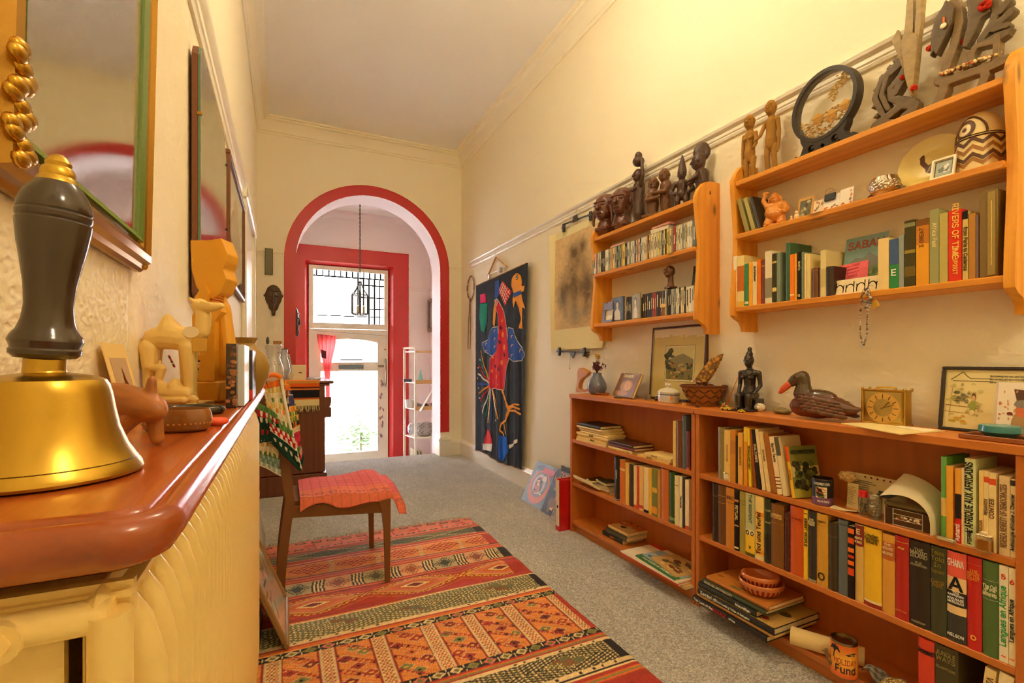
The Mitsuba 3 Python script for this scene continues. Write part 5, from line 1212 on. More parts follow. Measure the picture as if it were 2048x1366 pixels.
for s,size,z_,c,w_ in(('HOLIDAY',.017,.052,(190,60,30),.062),('Fund',.022,.028,(50,20,40),.055)):
 t_,c_=wtext(s,size,.004,z_,c,w_); b.add(t_,lin(*c_),None,False)
pal=unary_union([LineString([(-.030,.062),(-.026,.082)]).buffer(.0016)]+[LineString(spline([(-.026,.082),(-.026+dx*.5,.090+dz),(-.026+dx,.084+dz*.4)],4)).buffer(.0022) for dx,dz in((-.014,0),(.014,0),(-.010,.006),(.012,.005),(.002,.010))])
pal=pal.union(Polygon([(.004,.079),(.024,.086),(.034,.083),(.026,.080),(.030,.074),(.022,.079),(.012,.075)]))
wrap(pal,r,.0013,lin(30,20,26),b,A0)
put('printed_label',b,'satin',m=m,parent=k)
k=thing('cloth_strip','grey patterned cloth strip crumpled behind the collecting tin','cloth')
b=M(); yy=YR_(1740,1.66)
gx_=np.linspace(0,.115,26); gy_=np.linspace(0,.06,9)
V=np.array([(1.60+.1*(t/.06)*.75,yy-.005-s,SH[0]+.004+.030*math.exp(-s*12)*(.6+.4*math.sin(s*70+t*60))+.012*(1+math.sin(s*95))) for s in gx_ for t in gy_])
F=[[i*9+j,(i+1)*9+j,(i+1)*9+j+1] for i in range(25) for j in range(8)]+[[i*9+j,(i+1)*9+j+1,i*9+j+1] for i in range(25) for j in range(8)]
V2=V+[0,0,.003]; Fq=np.vstack([F,np.array(F)[:,::-1]+len(V)])
cc=np.array([lin(150,140,120) if(j//2+(i//2)%2)%2 else lin(84,84,80) for i in range(26) for j in range(9)])
put('fabric',M().add(trimesh.Trimesh(np.vstack([V,V2]),np.vstack([np.array(F)[:,::-1],np.array(F)+len(V)]),process=False),np.vstack([cc,cc]),None,True),'cloth',parent=k)
k=thing('beaded_pouch','round gold pouch stitched with red flowers at the lower edge of the photo','pouch')
pc=np.array([1.615,YR_(1795,1.615)-.004,SH[0]])
put('body',ball(pc+[0,0,.028],.042,(1,1,.66),3),'satin',lin(150,116,50),smooth=True,parent=k)
b=M(); rr=np.random.default_rng(12)
for _ in range(420):
 d_=rr.normal(size=3); d_/=np.linalg.norm(d_); d_[2]=abs(d_[2]); q=pc+[0,0,.028]+d_*np.array([.0425,.0425,.028])
 fl_=min(np.linalg.norm(d_-np.array(e)/np.linalg.norm(e)) for e in((-.7,-.5,.6),(-.2,-.9,.4),(-.9,.2,.5)))
 b.add(ball(q,.0024,sub=1),lin(196,36,30) if fl_<.33 else lin(*(rr.choice([[206,176,90],[150,120,60],[230,214,150],[110,90,40]]))),None,True)
put('beadwork',b,'gloss',parent=k)
p=limb((-.10,0,.34,.17),(.16,0,.36,.16),(.34,0,.44,.12))+limb((.34,0,.44,.11),(.46,0,.66,.07),(.46,0,.80,.05))+limb((.46,0,.80,.07),(.58,0,.74,.04))+[q for x in(-.12,.20) for s in(-1,1) for q in limb((x,s*.08,.3,.07),(x,s*.09,.03,.05))]+limb((-.22,0,.4,.06),(-.34,0,.52,.03))
figure('wooden_animal','brown wooden animal standing in front of the collecting tin, cut by the lower edge',p,.078,frame((1.566+.02,YR_(1662,1.55)-.006,SH[0]+.0006))@rot(RZ,115),(120,84,36),'figurine',res=.03,it=3)
# ---------------------------------------------------------------- near bookcase, upper shelf: tin, cans, papers, jars, box, bottle
ZU=SH[2]
k=thing('round_tin','small round white tin with gilt rims in front of the leaning paperbacks','tin')
q=at_z(1460,955,ZU); pc=np.array([XB+.030,YR_(1459.5,XB+.03),ZU+.0005]); r=.0245
pc[0]=XB-.0+r+.006
put('body',lathe([(0,0),(r,0),(r,.028),(0,.028)],40),'satin',lin(236,226,190),frame(pc),parent=k)
put('lid',lathe([(0,.028),(r+.001,.028),(r+.001,.030),(r,.032),(r*.96,.034),(0,.034)],40),'metal',lin(196,170,90),frame(pc),parent=k)
b=M()
for z_ in(.001,.006):b.add(lathe([(r+.0004,z_),(r+.0006,z_+.001),(r+.0004,z_+.002)],40),lin(150,116,50))
put('rim_band',b,'metal',m=frame(pc),parent=k)
k=thing('printed_tin','open black and purple printed tin reading computer costs','tin')
r=.031; pc=np.array([XB+r+.012,YR_(1644,XB+.04),ZU+.0006]); h_=.088; m=frame(pc); A0=math.atan2(-pc[1],-pc[0])
put('wall',lathe([(0,0),(r,0),(r,h_),(r-.0015,h_),(r-.0015,.003),(0,.003)],48),'metal',lin(120,104,90),m,parent=k)
b=M(); n=48; xs_=np.linspace(-math.pi*r,math.pi*r,n+1)
for q in range(n):
 wrap(sbox(xs_[q],.002,xs_[q+1]+1e-4,.026),r,.0005,lin(112,66,110),b,A0,.02); wrap(sbox(xs_[q],.026,xs_[q+1]+1e-4,h_-.003),r,.0005,lin(26,22,24),b,A0,.02)
wrap(sbox(-.020,.026,.012,.062),r,.0010,lin(232,216,170),b,A0); wrap(affinity.scale(Point(-.004,.050).buffer(1,10),.013,.008),r,.0014,lin(190,80,40),b,A0); wrap(affinity.scale(Point(-.004,.035).buffer(1,10),.014,.005),r,.0014,lin(130,130,70),b,A0)
for s,size,x,z_,c,w_ in(('computer costs',.010,-.002,.072,WHT,.046),('more help',.008,.002,.014,WHT,.034)):
 t_,c_=wtext(s,size,x,z_,c,w_); b.add(t_,lin(*c_),None,False)
put('printed_label',b,'satin',m=m,parent=k)
def loose(name,label,cat,o,yl,w,h,c,tilt,turn=0,paint=None,rag=0.0,seed=0,m0=None):
 """a standing or leaning sheet of paper, slightly waved"""
 k=thing(name,label,cat)
 g=np.random.default_rng(seed); nx,nz=9,9
 V=[]
 for i in range(nx):
     for j in range(nz):
         x,z_=w*i/(nx-1),h*j/(nz-1)
         V.append((x+(rag*g.normal() if i in(0,nx-1) else 0),.004*math.sin(x*40+z_*30+seed)+.002,z_+(rag*g.normal() if j==nz-1 else 0)))
 F=[f for i in range(nx-1) for j in range(nz-1) for f in([i*nz+j,(i+1)*nz+j,(i+1)*nz+j+1],[i*nz+j,(i+1)*nz+j+1,i*nz+j+1])]
 V=np.array(V); n=len(V); F=np.array(F)
 m=m0 if m0 is not None else wallf(o,turn)@rot(RX,tilt)
 b=M().add(trimesh.Trimesh(np.vstack([V,V+[0,.0006,0]]),np.vstack([F,F[:,::-1]+n]),process=False),lin(*c),None,True)
 put('sheet',b,'paper',m=m,parent=k)
 if paint:
     q=M(); paint(q,w,h); put('print',q,'paper',m=m@frame((0,-.0035,0)),parent=k)
 return k
def E5(x,y):return(1640+x/5.02,860+y/5.02)
def lines(n,c,x0=.12,x1=.88,z0=.15,z1=.9):
 def f(b,w,h):
     g=np.random.default_rng(n)
     for i in range(n):
         z_=h*(z0+(z1-z0)*i/n); b.add(sheet(w*x0,w*(x0+(x1-x0)*g.uniform(.6,1)),z_,z_+h*.018,0),lin(*c),smooth=False)
 return f
Xp=XB+.075
loose('paper','cream handwritten letter standing behind the jars','paper',(Xp,YR_(E5(255,0)[0],Xp),ZU+.001),0,.036,.082,(226,206,150),-8,paint=lines(12,(150,130,90)),seed=1)
def pnews(b,w,h):
 lines(6,(90,84,76),.05,.5,.5,.85)(b,w,h); b.add(sheet(w*.55,w*.95,h*.45,h*.62,-.0003),lin(70,70,72),smooth=False)
 for i in range(6):b.add(ext(Point(w*(.3+.11*i),h*.93).buffer(.003),.0002),lin(120,40,30),frame((0,-.0006,0),(1,0,0),(0,0,1),(0,-1,0)),False)
loose('paper','wide printed sheet with dots along its top, standing behind the jars','paper',(Xp+.03,YR_(E5(280,0)[0],Xp+.03),ZU+.001),0,.165,.112,(214,194,146),-6,paint=pnews,seed=2)
k=thing('plastic_bag','crumpled clear bag on top of the papers','bag')
rr=np.random.default_rng(6); bb_=trimesh.creation.icosphere(3,1.0); v=np.array(bb_.vertices); v*=(.75+.5*meshkit.noise(v*3.2,4))[:,None]; bb_.vertices=v*[.012,.026,.018]
put('film',bb_,'satin',lin(196,160,100),frame((Xp+.012,YR_(E5(255,0)[0],Xp),ZU+.100)),smooth=False,parent=k)
loose('paper','folded cream note lying flat in front of the jars','paper',None,0,.075,.032,(236,220,170),0,m0=frame((XB+.048,YR_(E5(215,0)[0],XB+.03)+.035,ZU+.0015),(0,-1,0),(0,0,1),(-1,0,0))@rot(RY,8),seed=3)
def jar(label,u,xc,r,h,lid,fill,fc,seed):
 k=thing('glass_jar',label,'jar'); pc=np.array([xc,YR_(u,xc),ZU+.0006]); m=frame(pc)
 prof=[(0,0),(r*.9,0),(r,.004),(r,h*.75),(r*.86,h*.85),(r*.84,h),(r*.84-.0018,h),(r*.84-.0018,h*.85),(r-.002,h*.74),(r-.002,.006),(r*.85,.003),(0,.003)]
 put('glass',lathe(prof,40),'glass',m=m,smooth=50,parent=k)
 b=M(); rr=np.random.default_rng(seed)
 for _ in range(46):
     a,q,z_=rr.uniform(0,6.3),(r-.008)*math.sqrt(rr.random()),.008+(h*fill-.008)*rr.random()
     b.add(ball((q*math.cos(a),q*math.sin(a),z_),.0052,(1,1,.5),1),lin(*(np.array(fc)*rr.uniform(.6,1.05))),trimesh.transformations.rotation_matrix(0,[0,0,1]),True)
 put('contents',b,'matte',m=m,parent=k)
 if lid:put('lid',lathe([(0,h-.004),(r*.92,h-.004),(r*.92,h+.012),(r*.88,h+.014),(0,h+.014)],36),'satin',lin(*lid),m,parent=k,label='bright lid')
jar('slim glass jar with a red lid beside the rounder jar',E5(432,0)[0],XB+.036,.013,.062,(206,30,30),.6,(150,130,80),1)
jar('glass jar of pale shells and scraps, right of the red lidded jar',E5(552,0)[0],XB+.030,.0185,.080,None,.9,(230,216,180),2)
# mother of pearl trinket box with a curling sheet over it
k=thing('trinket_box','dark lacquered trinket box with white inlaid lines, under a curling sheet','box')
ya,yb=YR_(E5(645,0)[0],XB+.016),YR_(E5(1150,0)[0],XB+.016); w=ya-yb-.012; d=.09; h=.050
m=wallf((XB+.016,ya-.001,ZU+.0006),6)
put('body',M().box((0,0,0),(w,d,h),lin(70,40,22),r=.0015).box((.004,-.0012,.004),(w*.18,.002,h-.004),lin(52,30,20)).box((w*.82,-.0012,.004),(w-.004,.002,h-.004),lin(52,30,20)),'gloss',m=m,parent=k)
put('lid',M().add(rbox((-.002,-.003,h),(w+.002,d+.002,h+.020),.007),lin(92,76,46),None,40),'gloss',m=m,parent=k)
b=M()
for z_ in(.001,h*.36,h*.66,h-.002):b.box((w*.19,-.0014,z_),(w*.81,0,z_+.0014),lin(200,194,180))
for x in(0,w*.185,w*.81,w-.0015):b.box((x,-.0014,0),(x+.0015,0,h),lin(190,184,170))
put('inlay',b,'satin',m=m,parent=k,label='pale inlaid lines')
b=M(); rr=np.random.default_rng(9)
for i in range(26):b.add(ball((w*rr.uniform(.28,.78),-.001,h*rr.uniform(.4,.62)),.004,(1,.3,.7),1),lin(*(rr.choice([[206,180,130],[150,84,40],[236,226,206],[110,60,30]]))),None,True)
put('inlay_band',b,'gloss',m=m,parent=k)
k=thing('paper_sheet','large curling cream sheet bent over the trinket box','paper')
t_=np.linspace(0,1,24)
prof=spline([(-.004,.062),(.05,.073),(.085,.064),(.104,.045),(.109,.022),(.1095,.001)],5)
poly=[tuple(p) for p in prof]+[tuple(p+[.0009,.0004]) for p in prof[::-1]]
e=ext(Polygon(poly).buffer(0),.105,-.105); v=np.array(e.vertices)
# local x right, z up; depth widens to the back and rises there
b=M(); X_,Z_,D_=v[:,0],v[:,1],-v[:,2]
e.vertices=np.c_[X_+.012*(D_/.105),D_-.012,Z_+.045*(D_/.105)*np.clip(1-X_/.108,0,1)]
put('sheet',M().add(e,lin(226,212,174),None,40),'paper',m=wallf((XB+.012,ya-.0,ZU+.0012))@np.diag([w/.101,1,1.30,1]),parent=k)
# glass bottle in front of the red banded paperbacks
k=thing('perfume_bottle','square amber glass bottle with a flat stopper before the red-banded paperbacks','bottle')
pc=np.array([XB-.0+.0,YR_(E5(1640,0)[0],XB-.008),ZU]); m=wallf((XB-.026+.012,YR_(E5(1540,0)[0],XB-.02),ZU+.0006))
w2=.031
put('glass',rbox((0,0,0),(w2,.018,.040),.003),'glass',m=m,smooth=40,parent=k)
put('perfume',rbox((.003,.003,.004),(w2-.003,.015,.030),.002),'gloss',lin(196,130,40),m,parent=k)
put('stopper',M().add(rbox((.001,.001,.0405),(w2-.001,.017,.043),.0008),lin(226,206,160)).box((.009,.004,.043),(w2-.009,.014,.051),lin(230,214,170),r=.001),'gloss',m=m,parent=k)
k=thing('cassette','clear plastic case lying at the foot of the green book','case')
m=wallf((XB-.004,YR_(E5(1170,0)[0],XB),ZU+.0006),-4)
put('case',M().box((0,0,0),(.042,.010,.0085),lin(150,140,110),r=.001).box((.003,-.0003,.0015),(.039,.0,.007),lin(196,180,130)),'gloss',m=m,parent=k)

# ---------------------------------------------------------------- on top of the bookcases
def top(u,v,z=ZT):
 p=at_z(u,v,z)
 if p[0]>XMAX:p=at_x(u,v,XMAX)
 return np.array([p[0],p[1],z+.0005])
XMAX=1.738
# hook shaped wooden piece
def outline(pts,X,ref):return Polygon(pix_poly(pts,X,ref))
k=thing('wooden_bird','long-necked pale wooden bird shape at the left end of the bookcase top','carving')
Xo=1.75; ref=(1157,787); b0=at_x(*ref,Xo)
C3=lambda x,y:(1120+x/11.39,720+y/11.39)
pl=outline([C3(*q) for q in((400,745),(425,640),(440,480),(445,300),(470,235),(510,220),(600,265),(680,325),(650,380),(560,440),(500,510),(470,590),(465,690),(520,735),(600,715),(640,730),(560,760),(430,765))],Xo,ref).buffer(.002)
t_=carved_plate(pl,.030,.005,6); lo=t_.bounds[0][1]
v=t_.vertices; g=.8+.4*meshkit.fbm(np.c_[v[:,0]*200,v[:,1]*30,v[:,2]*60],3,4)
put('body',M().add(t_,np.clip(lin(186,122,46)[None]*g[:,None],0,1),UPRIGHT,True),'satin',m=wallf((Xo,b0[1],ZT+.0005-lo)),parent=k)
k=thing('vase','round blue grey glass vase holding dried flowers','vase')
pc=top(1194,781); sc_=960/depth(pc); r=19.6/sc_; m=frame(pc)
hv=43/sc_
put('body',lathe([(0,0),(r*.55,0),(r*.85,hv*.10),(r,hv*.33),(r*.92,hv*.52),(r*.62,hv*.76),(r*.47,hv*.90),(r*.50,hv),(r*.42,hv),(r*.40,hv*.9),(r*.5,hv*.78),(r*.8,hv*.5),(r*.85,hv*.3),(r*.6,hv*.1),(0,hv*.08)],48),'gloss',lin(92,98,116),m,smooth=60,parent=k)
rr=np.random.default_rng(31)
def posy(name,label,n,c0,spread,zc,col_,seed):
 k=thing(name,label,'dried flowers'); rr=np.random.default_rng(seed); st,hd=M(),M()
 for i in range(n):
     d_=rr.normal(size=3)*spread; q=np.array(c0)+d_+[0,0,zc]
     st.add(tube(spline([(0,0,hv*.75),(d_[0]*.3,d_[1]*.3,hv*1.05),q],3),.0007,5),lin(90,64,36),m)
     for _ in range(7):
         o=rr.normal(size=3)*.0042; hd.add(ball(q+o,.0042*rr.uniform(.7,1.2),rr.uniform(.5,1.1,3),1),lin(*(np.array(col_)*rr.uniform(.65,1.15))),m,True)
 put('stems',st,'matte',parent=k); put('flower_heads',hd,'cloth',parent=k); return k
posy('dried_flowers','dark purple dried flowers standing in the blue grey vase',34,(0,0,hv*1.28),(.013,.020,.012),0,(96,44,52),3)
posy('dried_hydrangea','straw coloured dried flower head above the purple ones',8,(.004,-.006,hv*1.75),(.006,.011,.006),0,(206,164,70),4)
k=thing('butterfly','small yellow and black butterfly on the wall beside the dried flowers','butterfly')
q=at_x(1174,712,XW-.012); wg=M()
for s in(-1,1):
 for(a,r1,r2) in((.9,.011,.007),(-.5,.008,.006)):
     wg.add(ext(affinity.translate(affinity.rotate(affinity.scale(Point(0,0).buffer(1,10),r1,r2),math.degrees(a)),r1*.9*math.cos(a),r1*.9*math.sin(a)),.0008),lin(214,160,40),frame((0,0,0),(s,0,0),(0,0,1),(0,-1,0))@rot(RY,-25*s),False)
     wg.add(ext(affinity.translate(affinity.rotate(affinity.scale(Point(0,0).buffer(1,10),r1,r2).difference(affinity.scale(Point(-.1*r1,0).buffer(1,10),r1*.72,r2*.7)),math.degrees(a)),r1*.9*math.cos(a),r1*.9*math.sin(a)),.0012),lin(30,24,20),frame((0,0,0),(s,0,0),(0,0,1),(0,-1,0))@rot(RY,-25*s),False)
put('wings',wg,'satin',m=wallf(q,40)@rot(RY,30),parent=k); put('thorax',ball((0,-.001,0),.0022,(.8,.8,4),2),'matte',lin(30,24,20),wallf(q,40)@rot(RY,30),parent=k)
# braided garland: leaf shaped bits in an oval ring
k=thing('woven_garland','flat ring of orange brown woven straw in front of the vase','garland')
b=M(); rr=np.random.default_rng(17); pc=top(1203,788)
for i in range(46):
 a=2*math.pi*i/46; q=pc+[.028*math.cos(a),.050*math.sin(a),.006+.004*rr.random()]
 b.add(ball((0,0,0),1,(.013,.005,.003),1),lin(*(np.array([176,96,46])*rr.uniform(.6,1.2))),frame(q)@rot(RZ,math.degrees(a)+rr.uniform(20,70)*(1 if i%2 else-1))@rot(RY,rr.uniform(-25,25)),True)
put('straw',b,'matte',parent=k)
pc=top(1237,796); one('oval_stone',lathe([(0,0),(.022,.0),(.030,.004),(.029,.009),(.018,.012),(0,.0125)],40),'gloss','flat dark green polished oval stone before the brown art book','stone',lin(70,74,46),frame(pc+[-.004,0,0])@np.diag([.62,1.15,1,1]),smooth=50)
# art book leaning back
k=thing('art_book','brown art book with a pale face and cream title, leaning on the bookcase top','book')
bl,br=top(1225,786),top(1263,799)
ax=(br-bl); wb=np.linalg.norm(ax[:2]); hb=.140;
xh=np.array([ax[0],ax[1],0])/wb; yh=np.cross([0,0,1],xh)
m=frame((bl[0],bl[1],ZT+.0075),xh,yh,(0,0,1))@rot(RX,-24)
put('cover',M().box((0,0,0),(wb,.0022,hb),lin(124,84,36)).box((0,.013,0),(wb,.0152,hb),lin(124,84,36)).box((0,0,0),(.002,.0152,hb),lin(124,84,36)),'satin',m=m,parent=k)
put('page_block',M().box((.002,.0023,.003),(wb-.003,.0129,hb-.003),lin(232,210,150)),'paper',m=m,parent=k)
b=M()
b.add(ext(affinity.scale(Point(wb*.52,hb*.46).buffer(1,20),wb*.30,hb*.24),.0002),lin(176,124,52),UPRIGHT,False)
b.add(ext(affinity.rotate(affinity.scale(Point(wb*.58,hb*.47).buffer(1,20),wb*.17,hb*.19),-12),.0002,.0002),lin(206,152,72),UPRIGHT,False)
b.add(ext(affinity.scale(Point(wb*.40,hb*.14).buffer(1,20),wb*.34,hb*.10),.0002),lin(170,116,48),UPRIGHT,False)
for x0,z0,x1,z1,wd in((.56,.52,.60,.40,.0008),(.56,.37,.64,.37,.0008),(.50,.50,.56,.515,.0007),(.62,.515,.70,.50,.0007)):b.add(ext(LineString([(wb*x0,hb*z0),(wb*x1,hb*z1)]).buffer(wd),.0002,.0006),lin(120,76,30),UPRIGHT,False)
b.add(text('Leonardo',.022,width=wb*.86),lin(250,240,200),frame((wb*.46,-.0006,hb*.87),(1,0,0),(0,0,1),(0,-1,0)),False)
b.add(ext(sbox(wb*.70,hb*.955,wb*.94,hb*.965),.0002,.0002),lin(226,200,140),UPRIGHT,False)
put('cover_print',b,'satin',m=m@frame((0,-.0003,0)),parent=k)
# framed landscape
def framed(name,label,tl,tr,bl,X,lean,wood_c,mat_c,paint,fw=.014,th=.020,cat='framed picture',mat_w=.0,glass=True,z0=None,silver=False,matn='satin',turn=0):
 k=thing(name,label,cat)
 a,c_=at_x(*tl,X),at_x(*tr,X); w=a[1]-c_[1]
 h=a[2]-(at_x(*bl,X)[2] if z0 is None else z0); h/=math.cos(math.radians(lean))
 o=(X,a[1],(at_x(*bl,X)[2] if z0 is None else z0)+.0006)
 m=wallf(o,turn)@rot(RX,lean)
 f=M()
 for x0,x1,q0,q1 in((0,w,0,fw),(0,w,h-fw,h),(0,fw,fw,h-fw),(w-fw,w,fw,h-fw)):f.box((x0,0,q0),(x1,th,q1),lin(*wood_c),r=.003)
 put('frame',f,'satin',m=m,parent=k)
 if silver:
     s=M()
     for x0,x1,q0,q1 in((fw,w-fw,fw,fw+.003),(fw,w-fw,h-fw-.003,h-fw),(fw,fw+.003,fw,h-fw),(w-fw-.003,w-fw,fw,h-fw)):s.box((x0,.002,q0),(x1,.010,q1),lin(190,180,160))
     put('slip',s,'metal',m=m,parent=k,label='silver inner slip')
 b=M().box((fw-.002,.010,fw-.002),(w-fw+.002,.014,h-fw+.002),lin(*mat_c))
 put('mount',b,'paper',m=m,parent=k)
 b=M(); paint(b,w,h); put('picture',b,'paper',m=m@frame((0,.0098,0)),parent=k)
 if glass:put('glass_sheet',M().add(sheet(fw-.001,w-fw+.001,fw-.001,h-fw+.001,.006),smooth=False),'pane',m=m,parent=k)
 return k
def pland(b,w,h):
 x0,x1,z0,z1=w*.28,w*.79,h*.27,h*.73
 fl(b,x0-.004,x1+.004,z0-.004,z1+.004,(84,78,50),.0001); fl(b,x0-.002,x1+.002,z0-.002,z1+.002,(232,220,180),.0002); fl(b,x0+.005,x1-.005,z0+.006,z1-.005,(214,206,150),.0003)
 for pts,c in(([(0,.55),(.35,.72),(.62,.80),(1,.62),(1,.3),(0,.3)],(140,136,96)),([(0,.46),(.5,.52),(1,.46),(1,0),(0,0)],(130,120,60)),([(0,.22),(.4,.3),(1,.16),(1,0),(0,0)],(170,136,70))):
     P_=Polygon([(x0+.005+(x1-x0-.01)*x,z0+.006+(z1-z0-.011)*z_) for x,z_ in pts]); b.add(ext(P_,.0001),lin(*c),frame((0,-.0004-.00005*pts[0][1],0),(1,0,0),(0,0,1),(0,-1,0)),False)
 blots(b,w,h,[(60,64,30),(90,96,44),(150,116,60),(190,160,90)],46,2,.035,.31,.76,.30,.50,.0008); blots(b,w,h,[(52,56,28),(76,80,40)],20,3,.045,.30,.40,.42,.70,.0012)
framed('framed_picture','dark framed small landscape print in a wide cream mount behind the white dish',(1297,656),(1407,651),(1302,775),1.795,-4,(70,38,26),(214,198,130),pland,fw=.011,z0=ZT,silver=True)
# dish, jar, glass beads, dark thing
k=thing('covered_dish','white and blue oval ceramic dish with a knobbed lid','dish')
pc=top(1337,805); s_=960/depth(pc); r=24/s_; m=frame(pc)@np.diag([.72,1,1,1]); h1=19/s_
put('body',lathe([(0,0),(r*.92,0),(r*.97,.003),(r,h1*.5),(r*1.02,h1),(r*.95,h1),(r*.93,.004),(0,.004)],48),'gloss',lin(228,226,214),m,smooth=50,parent=k)
b=M()
for j in range(24):
 a0,a1=2*math.pi*j/24,2*math.pi*(j+1)/24
 for z0,z1,c in((h1*.30,h1*.80,(206,206,200) if j%5 else(206,130,80)),(h1*.80,h1*.9,(70,90,130))):
     rr_=r*(1+.02*(z0/h1))+.0007; b.add(quad((rr_*math.cos(a0),rr_*math.sin(a0),z0),(rr_*math.cos(a1),rr_*math.sin(a1),z0),(rr_*math.cos(a1)*1.006,rr_*math.sin(a1)*1.006,z1),(rr_*math.cos(a0)*1.006,rr_*math.sin(a0)*1.006,z1)),lin(*c),None,False)
put('painted_band',b,'gloss',m=m,parent=k)
put('lid',lathe([(0,h1),(r*1.05,h1),(r*1.06,h1*1.10),(r*.8,h1*1.35),(r*.4,h1*1.5),(r*.16,h1*1.55),(r*.16,h1*1.7),(r*.32,h1*1.82),(r*.30,h1*2.0),(0,h1*2.05)],48),'gloss',lin(224,218,200),m,smooth=50,parent=k)
k=thing('small_jar','small amber jar with a dark lid beside the basket bowl','jar')
pc=top(1369,811); m=frame(pc); put('body',lathe([(0,0),(.0115,0),(.012,.002),(.012,.014),(0,.014)],28),'gloss',lin(206,146,60),m,parent=k); put('lid',lathe([(0,.014),(.0125,.014),(.0125,.024),(.011,.026),(0,.026)],28),'satin',lin(44,34,34),m,parent=k)
k=thing('glass_beads','small cluster of clear glass beads left of the white dish','beads'); rr=np.random.default_rng(8); pc=top(1297,800); b=M()
for i in range(26):
 a,q=rr.uniform(0,6.3),.02*math.sqrt(rr.random()); b.add(ball(pc+[q*math.cos(a)*.7,q*math.sin(a),.005+.010*(i%3)],.006,sub=2),(1,1,1),None,True)
put('beads',b,'glass',parent=k)
p=limb((-.2,0,.24,.20),(.2,0,.24,.20))+[q for s in(-1,1) for q in limb((s*.22,-.1,.22,.22),(s*.2,.35,.5,.16))]
figure('opera_glasses','small dark opera glasses behind the white dish',p,.040,wallf(top(1316,790),20),(44,32,24),'opera glasses',mat='gloss',res=.03)
# basket bowl with bark
k=thing('basket_bowl','brown woven bowl with dark zigzag lines','bowl')
pc=top(1407,810); s_=960/depth(pc); r=43/s_; hb=38/s_; m=frame(pc)
pr_=[(r*(.52+.48*t**.9),hb*t) for t in np.linspace(0,1,12)]
put('body',lathe([(0,0)]+pr_+[(r*1.02,hb*1.05),(r*.96,hb*1.07),(r*.93,hb)]+[(x-.005,z_+.003) for x,z_ in pr_[::-1]]+[(0,.005)],64),'matte',lin(150,92,38),m,smooth=50,parent=k)
put('rim',lathe([(r*.95,hb*.98),(r*1.04,hb*.98),(r*1.05,hb*1.06),(r*.98,hb*1.10),(r*.93,hb*1.05)],64),'matte',lin(96,52,24),m,smooth=50,parent=k)
b=M()
def rad_at(z_):return np.interp(z_,[q[1] for q in pr_],[q[0] for q in pr_])
for f0,f1,n in((.10,.32,9),(.40,.62,11),(.66,.90,12)):
 for o in(0,.045):
     pts=[]
     for i in range(n*2+1):
         a=2*math.pi*i/(2*n); z_=hb*(f0+o if i%2 else f1-.045+o); q=rad_at(z_)+.0008; pts.append((q*math.cos(a),q*math.sin(a),z_))
     fine=np.vstack([np.linspace(pts[i],pts[i+1],4)[:-1] for i in range(len(pts)-1)]+[[pts[-1]]]); q=np.linalg.norm(fine[:,:2],axis=1); fine[:,:2]*=((np.array([rad_at(z_) for z_ in fine[:,2]])+.0006)/q)[:,None]
     b.add(tube(fine,.0011,5),lin(70,34,18))
put('woven_zigzag',b,'matte',m=m,parent=k,label='dark zigzag weave')
k=thing('bark_piece','slab of yellow brown bark standing in the woven bowl','bark')
pl=[(1388,768),(1396,756),(1410,738),(1424,722),(1444,713),(1441,724),(1432,742),(1424,756),(1414,770),(1400,775)]
t_=carved_plate(outline(pl,pc[0]+.01,(1407,806)),.014,.006,2); v=np.array(t_.vertices); g=meshkit.fbm(v*90,3,2); v[:,2]+=(g-.5)*.014; t_.vertices=v
cb=np.where(g[:,None]>.52,lin(196,140,60),lin(120,84,40)); put('slab',M().add(t_,cb,UPRIGHT,True),'matte',m=wallf((pc[0]+.012,at_x(1407,806,pc[0]+.01)[1],at_x(1407,806,pc[0]+.01)[2]+.012)),parent=k)
k=thing('trinkets','pile of small brown and silver trinkets at the left of the woven bowl','trinkets'); b=M(); rr=np.random.default_rng(14)
for i in range(22):
 q=pc+[rr.uniform(-.01,.012),.028+rr.uniform(-.014,.012),hb*1.0+rr.uniform(0,.022)]; b.add(ball(q,rr.uniform(.003,.007),rr.uniform(.6,1.3,3),1),lin(*(rr.choice([[110,64,40],[190,170,150],[60,40,30],[150,90,50]]))),None,True)
put('pieces',b,'gloss',parent=k)
tag(k,kind='stuff',label='pile of small brown and silver trinkets at the left of the woven bowl',cat='trinkets')
one('eraser',M().box((0,0,0),(.020,.008,.004),lin(34,26,26),r=.001),'satin','small black block lying below the woven bowl','block',m=wallf(top(1391,814.5)+[-.002,0,0],4))
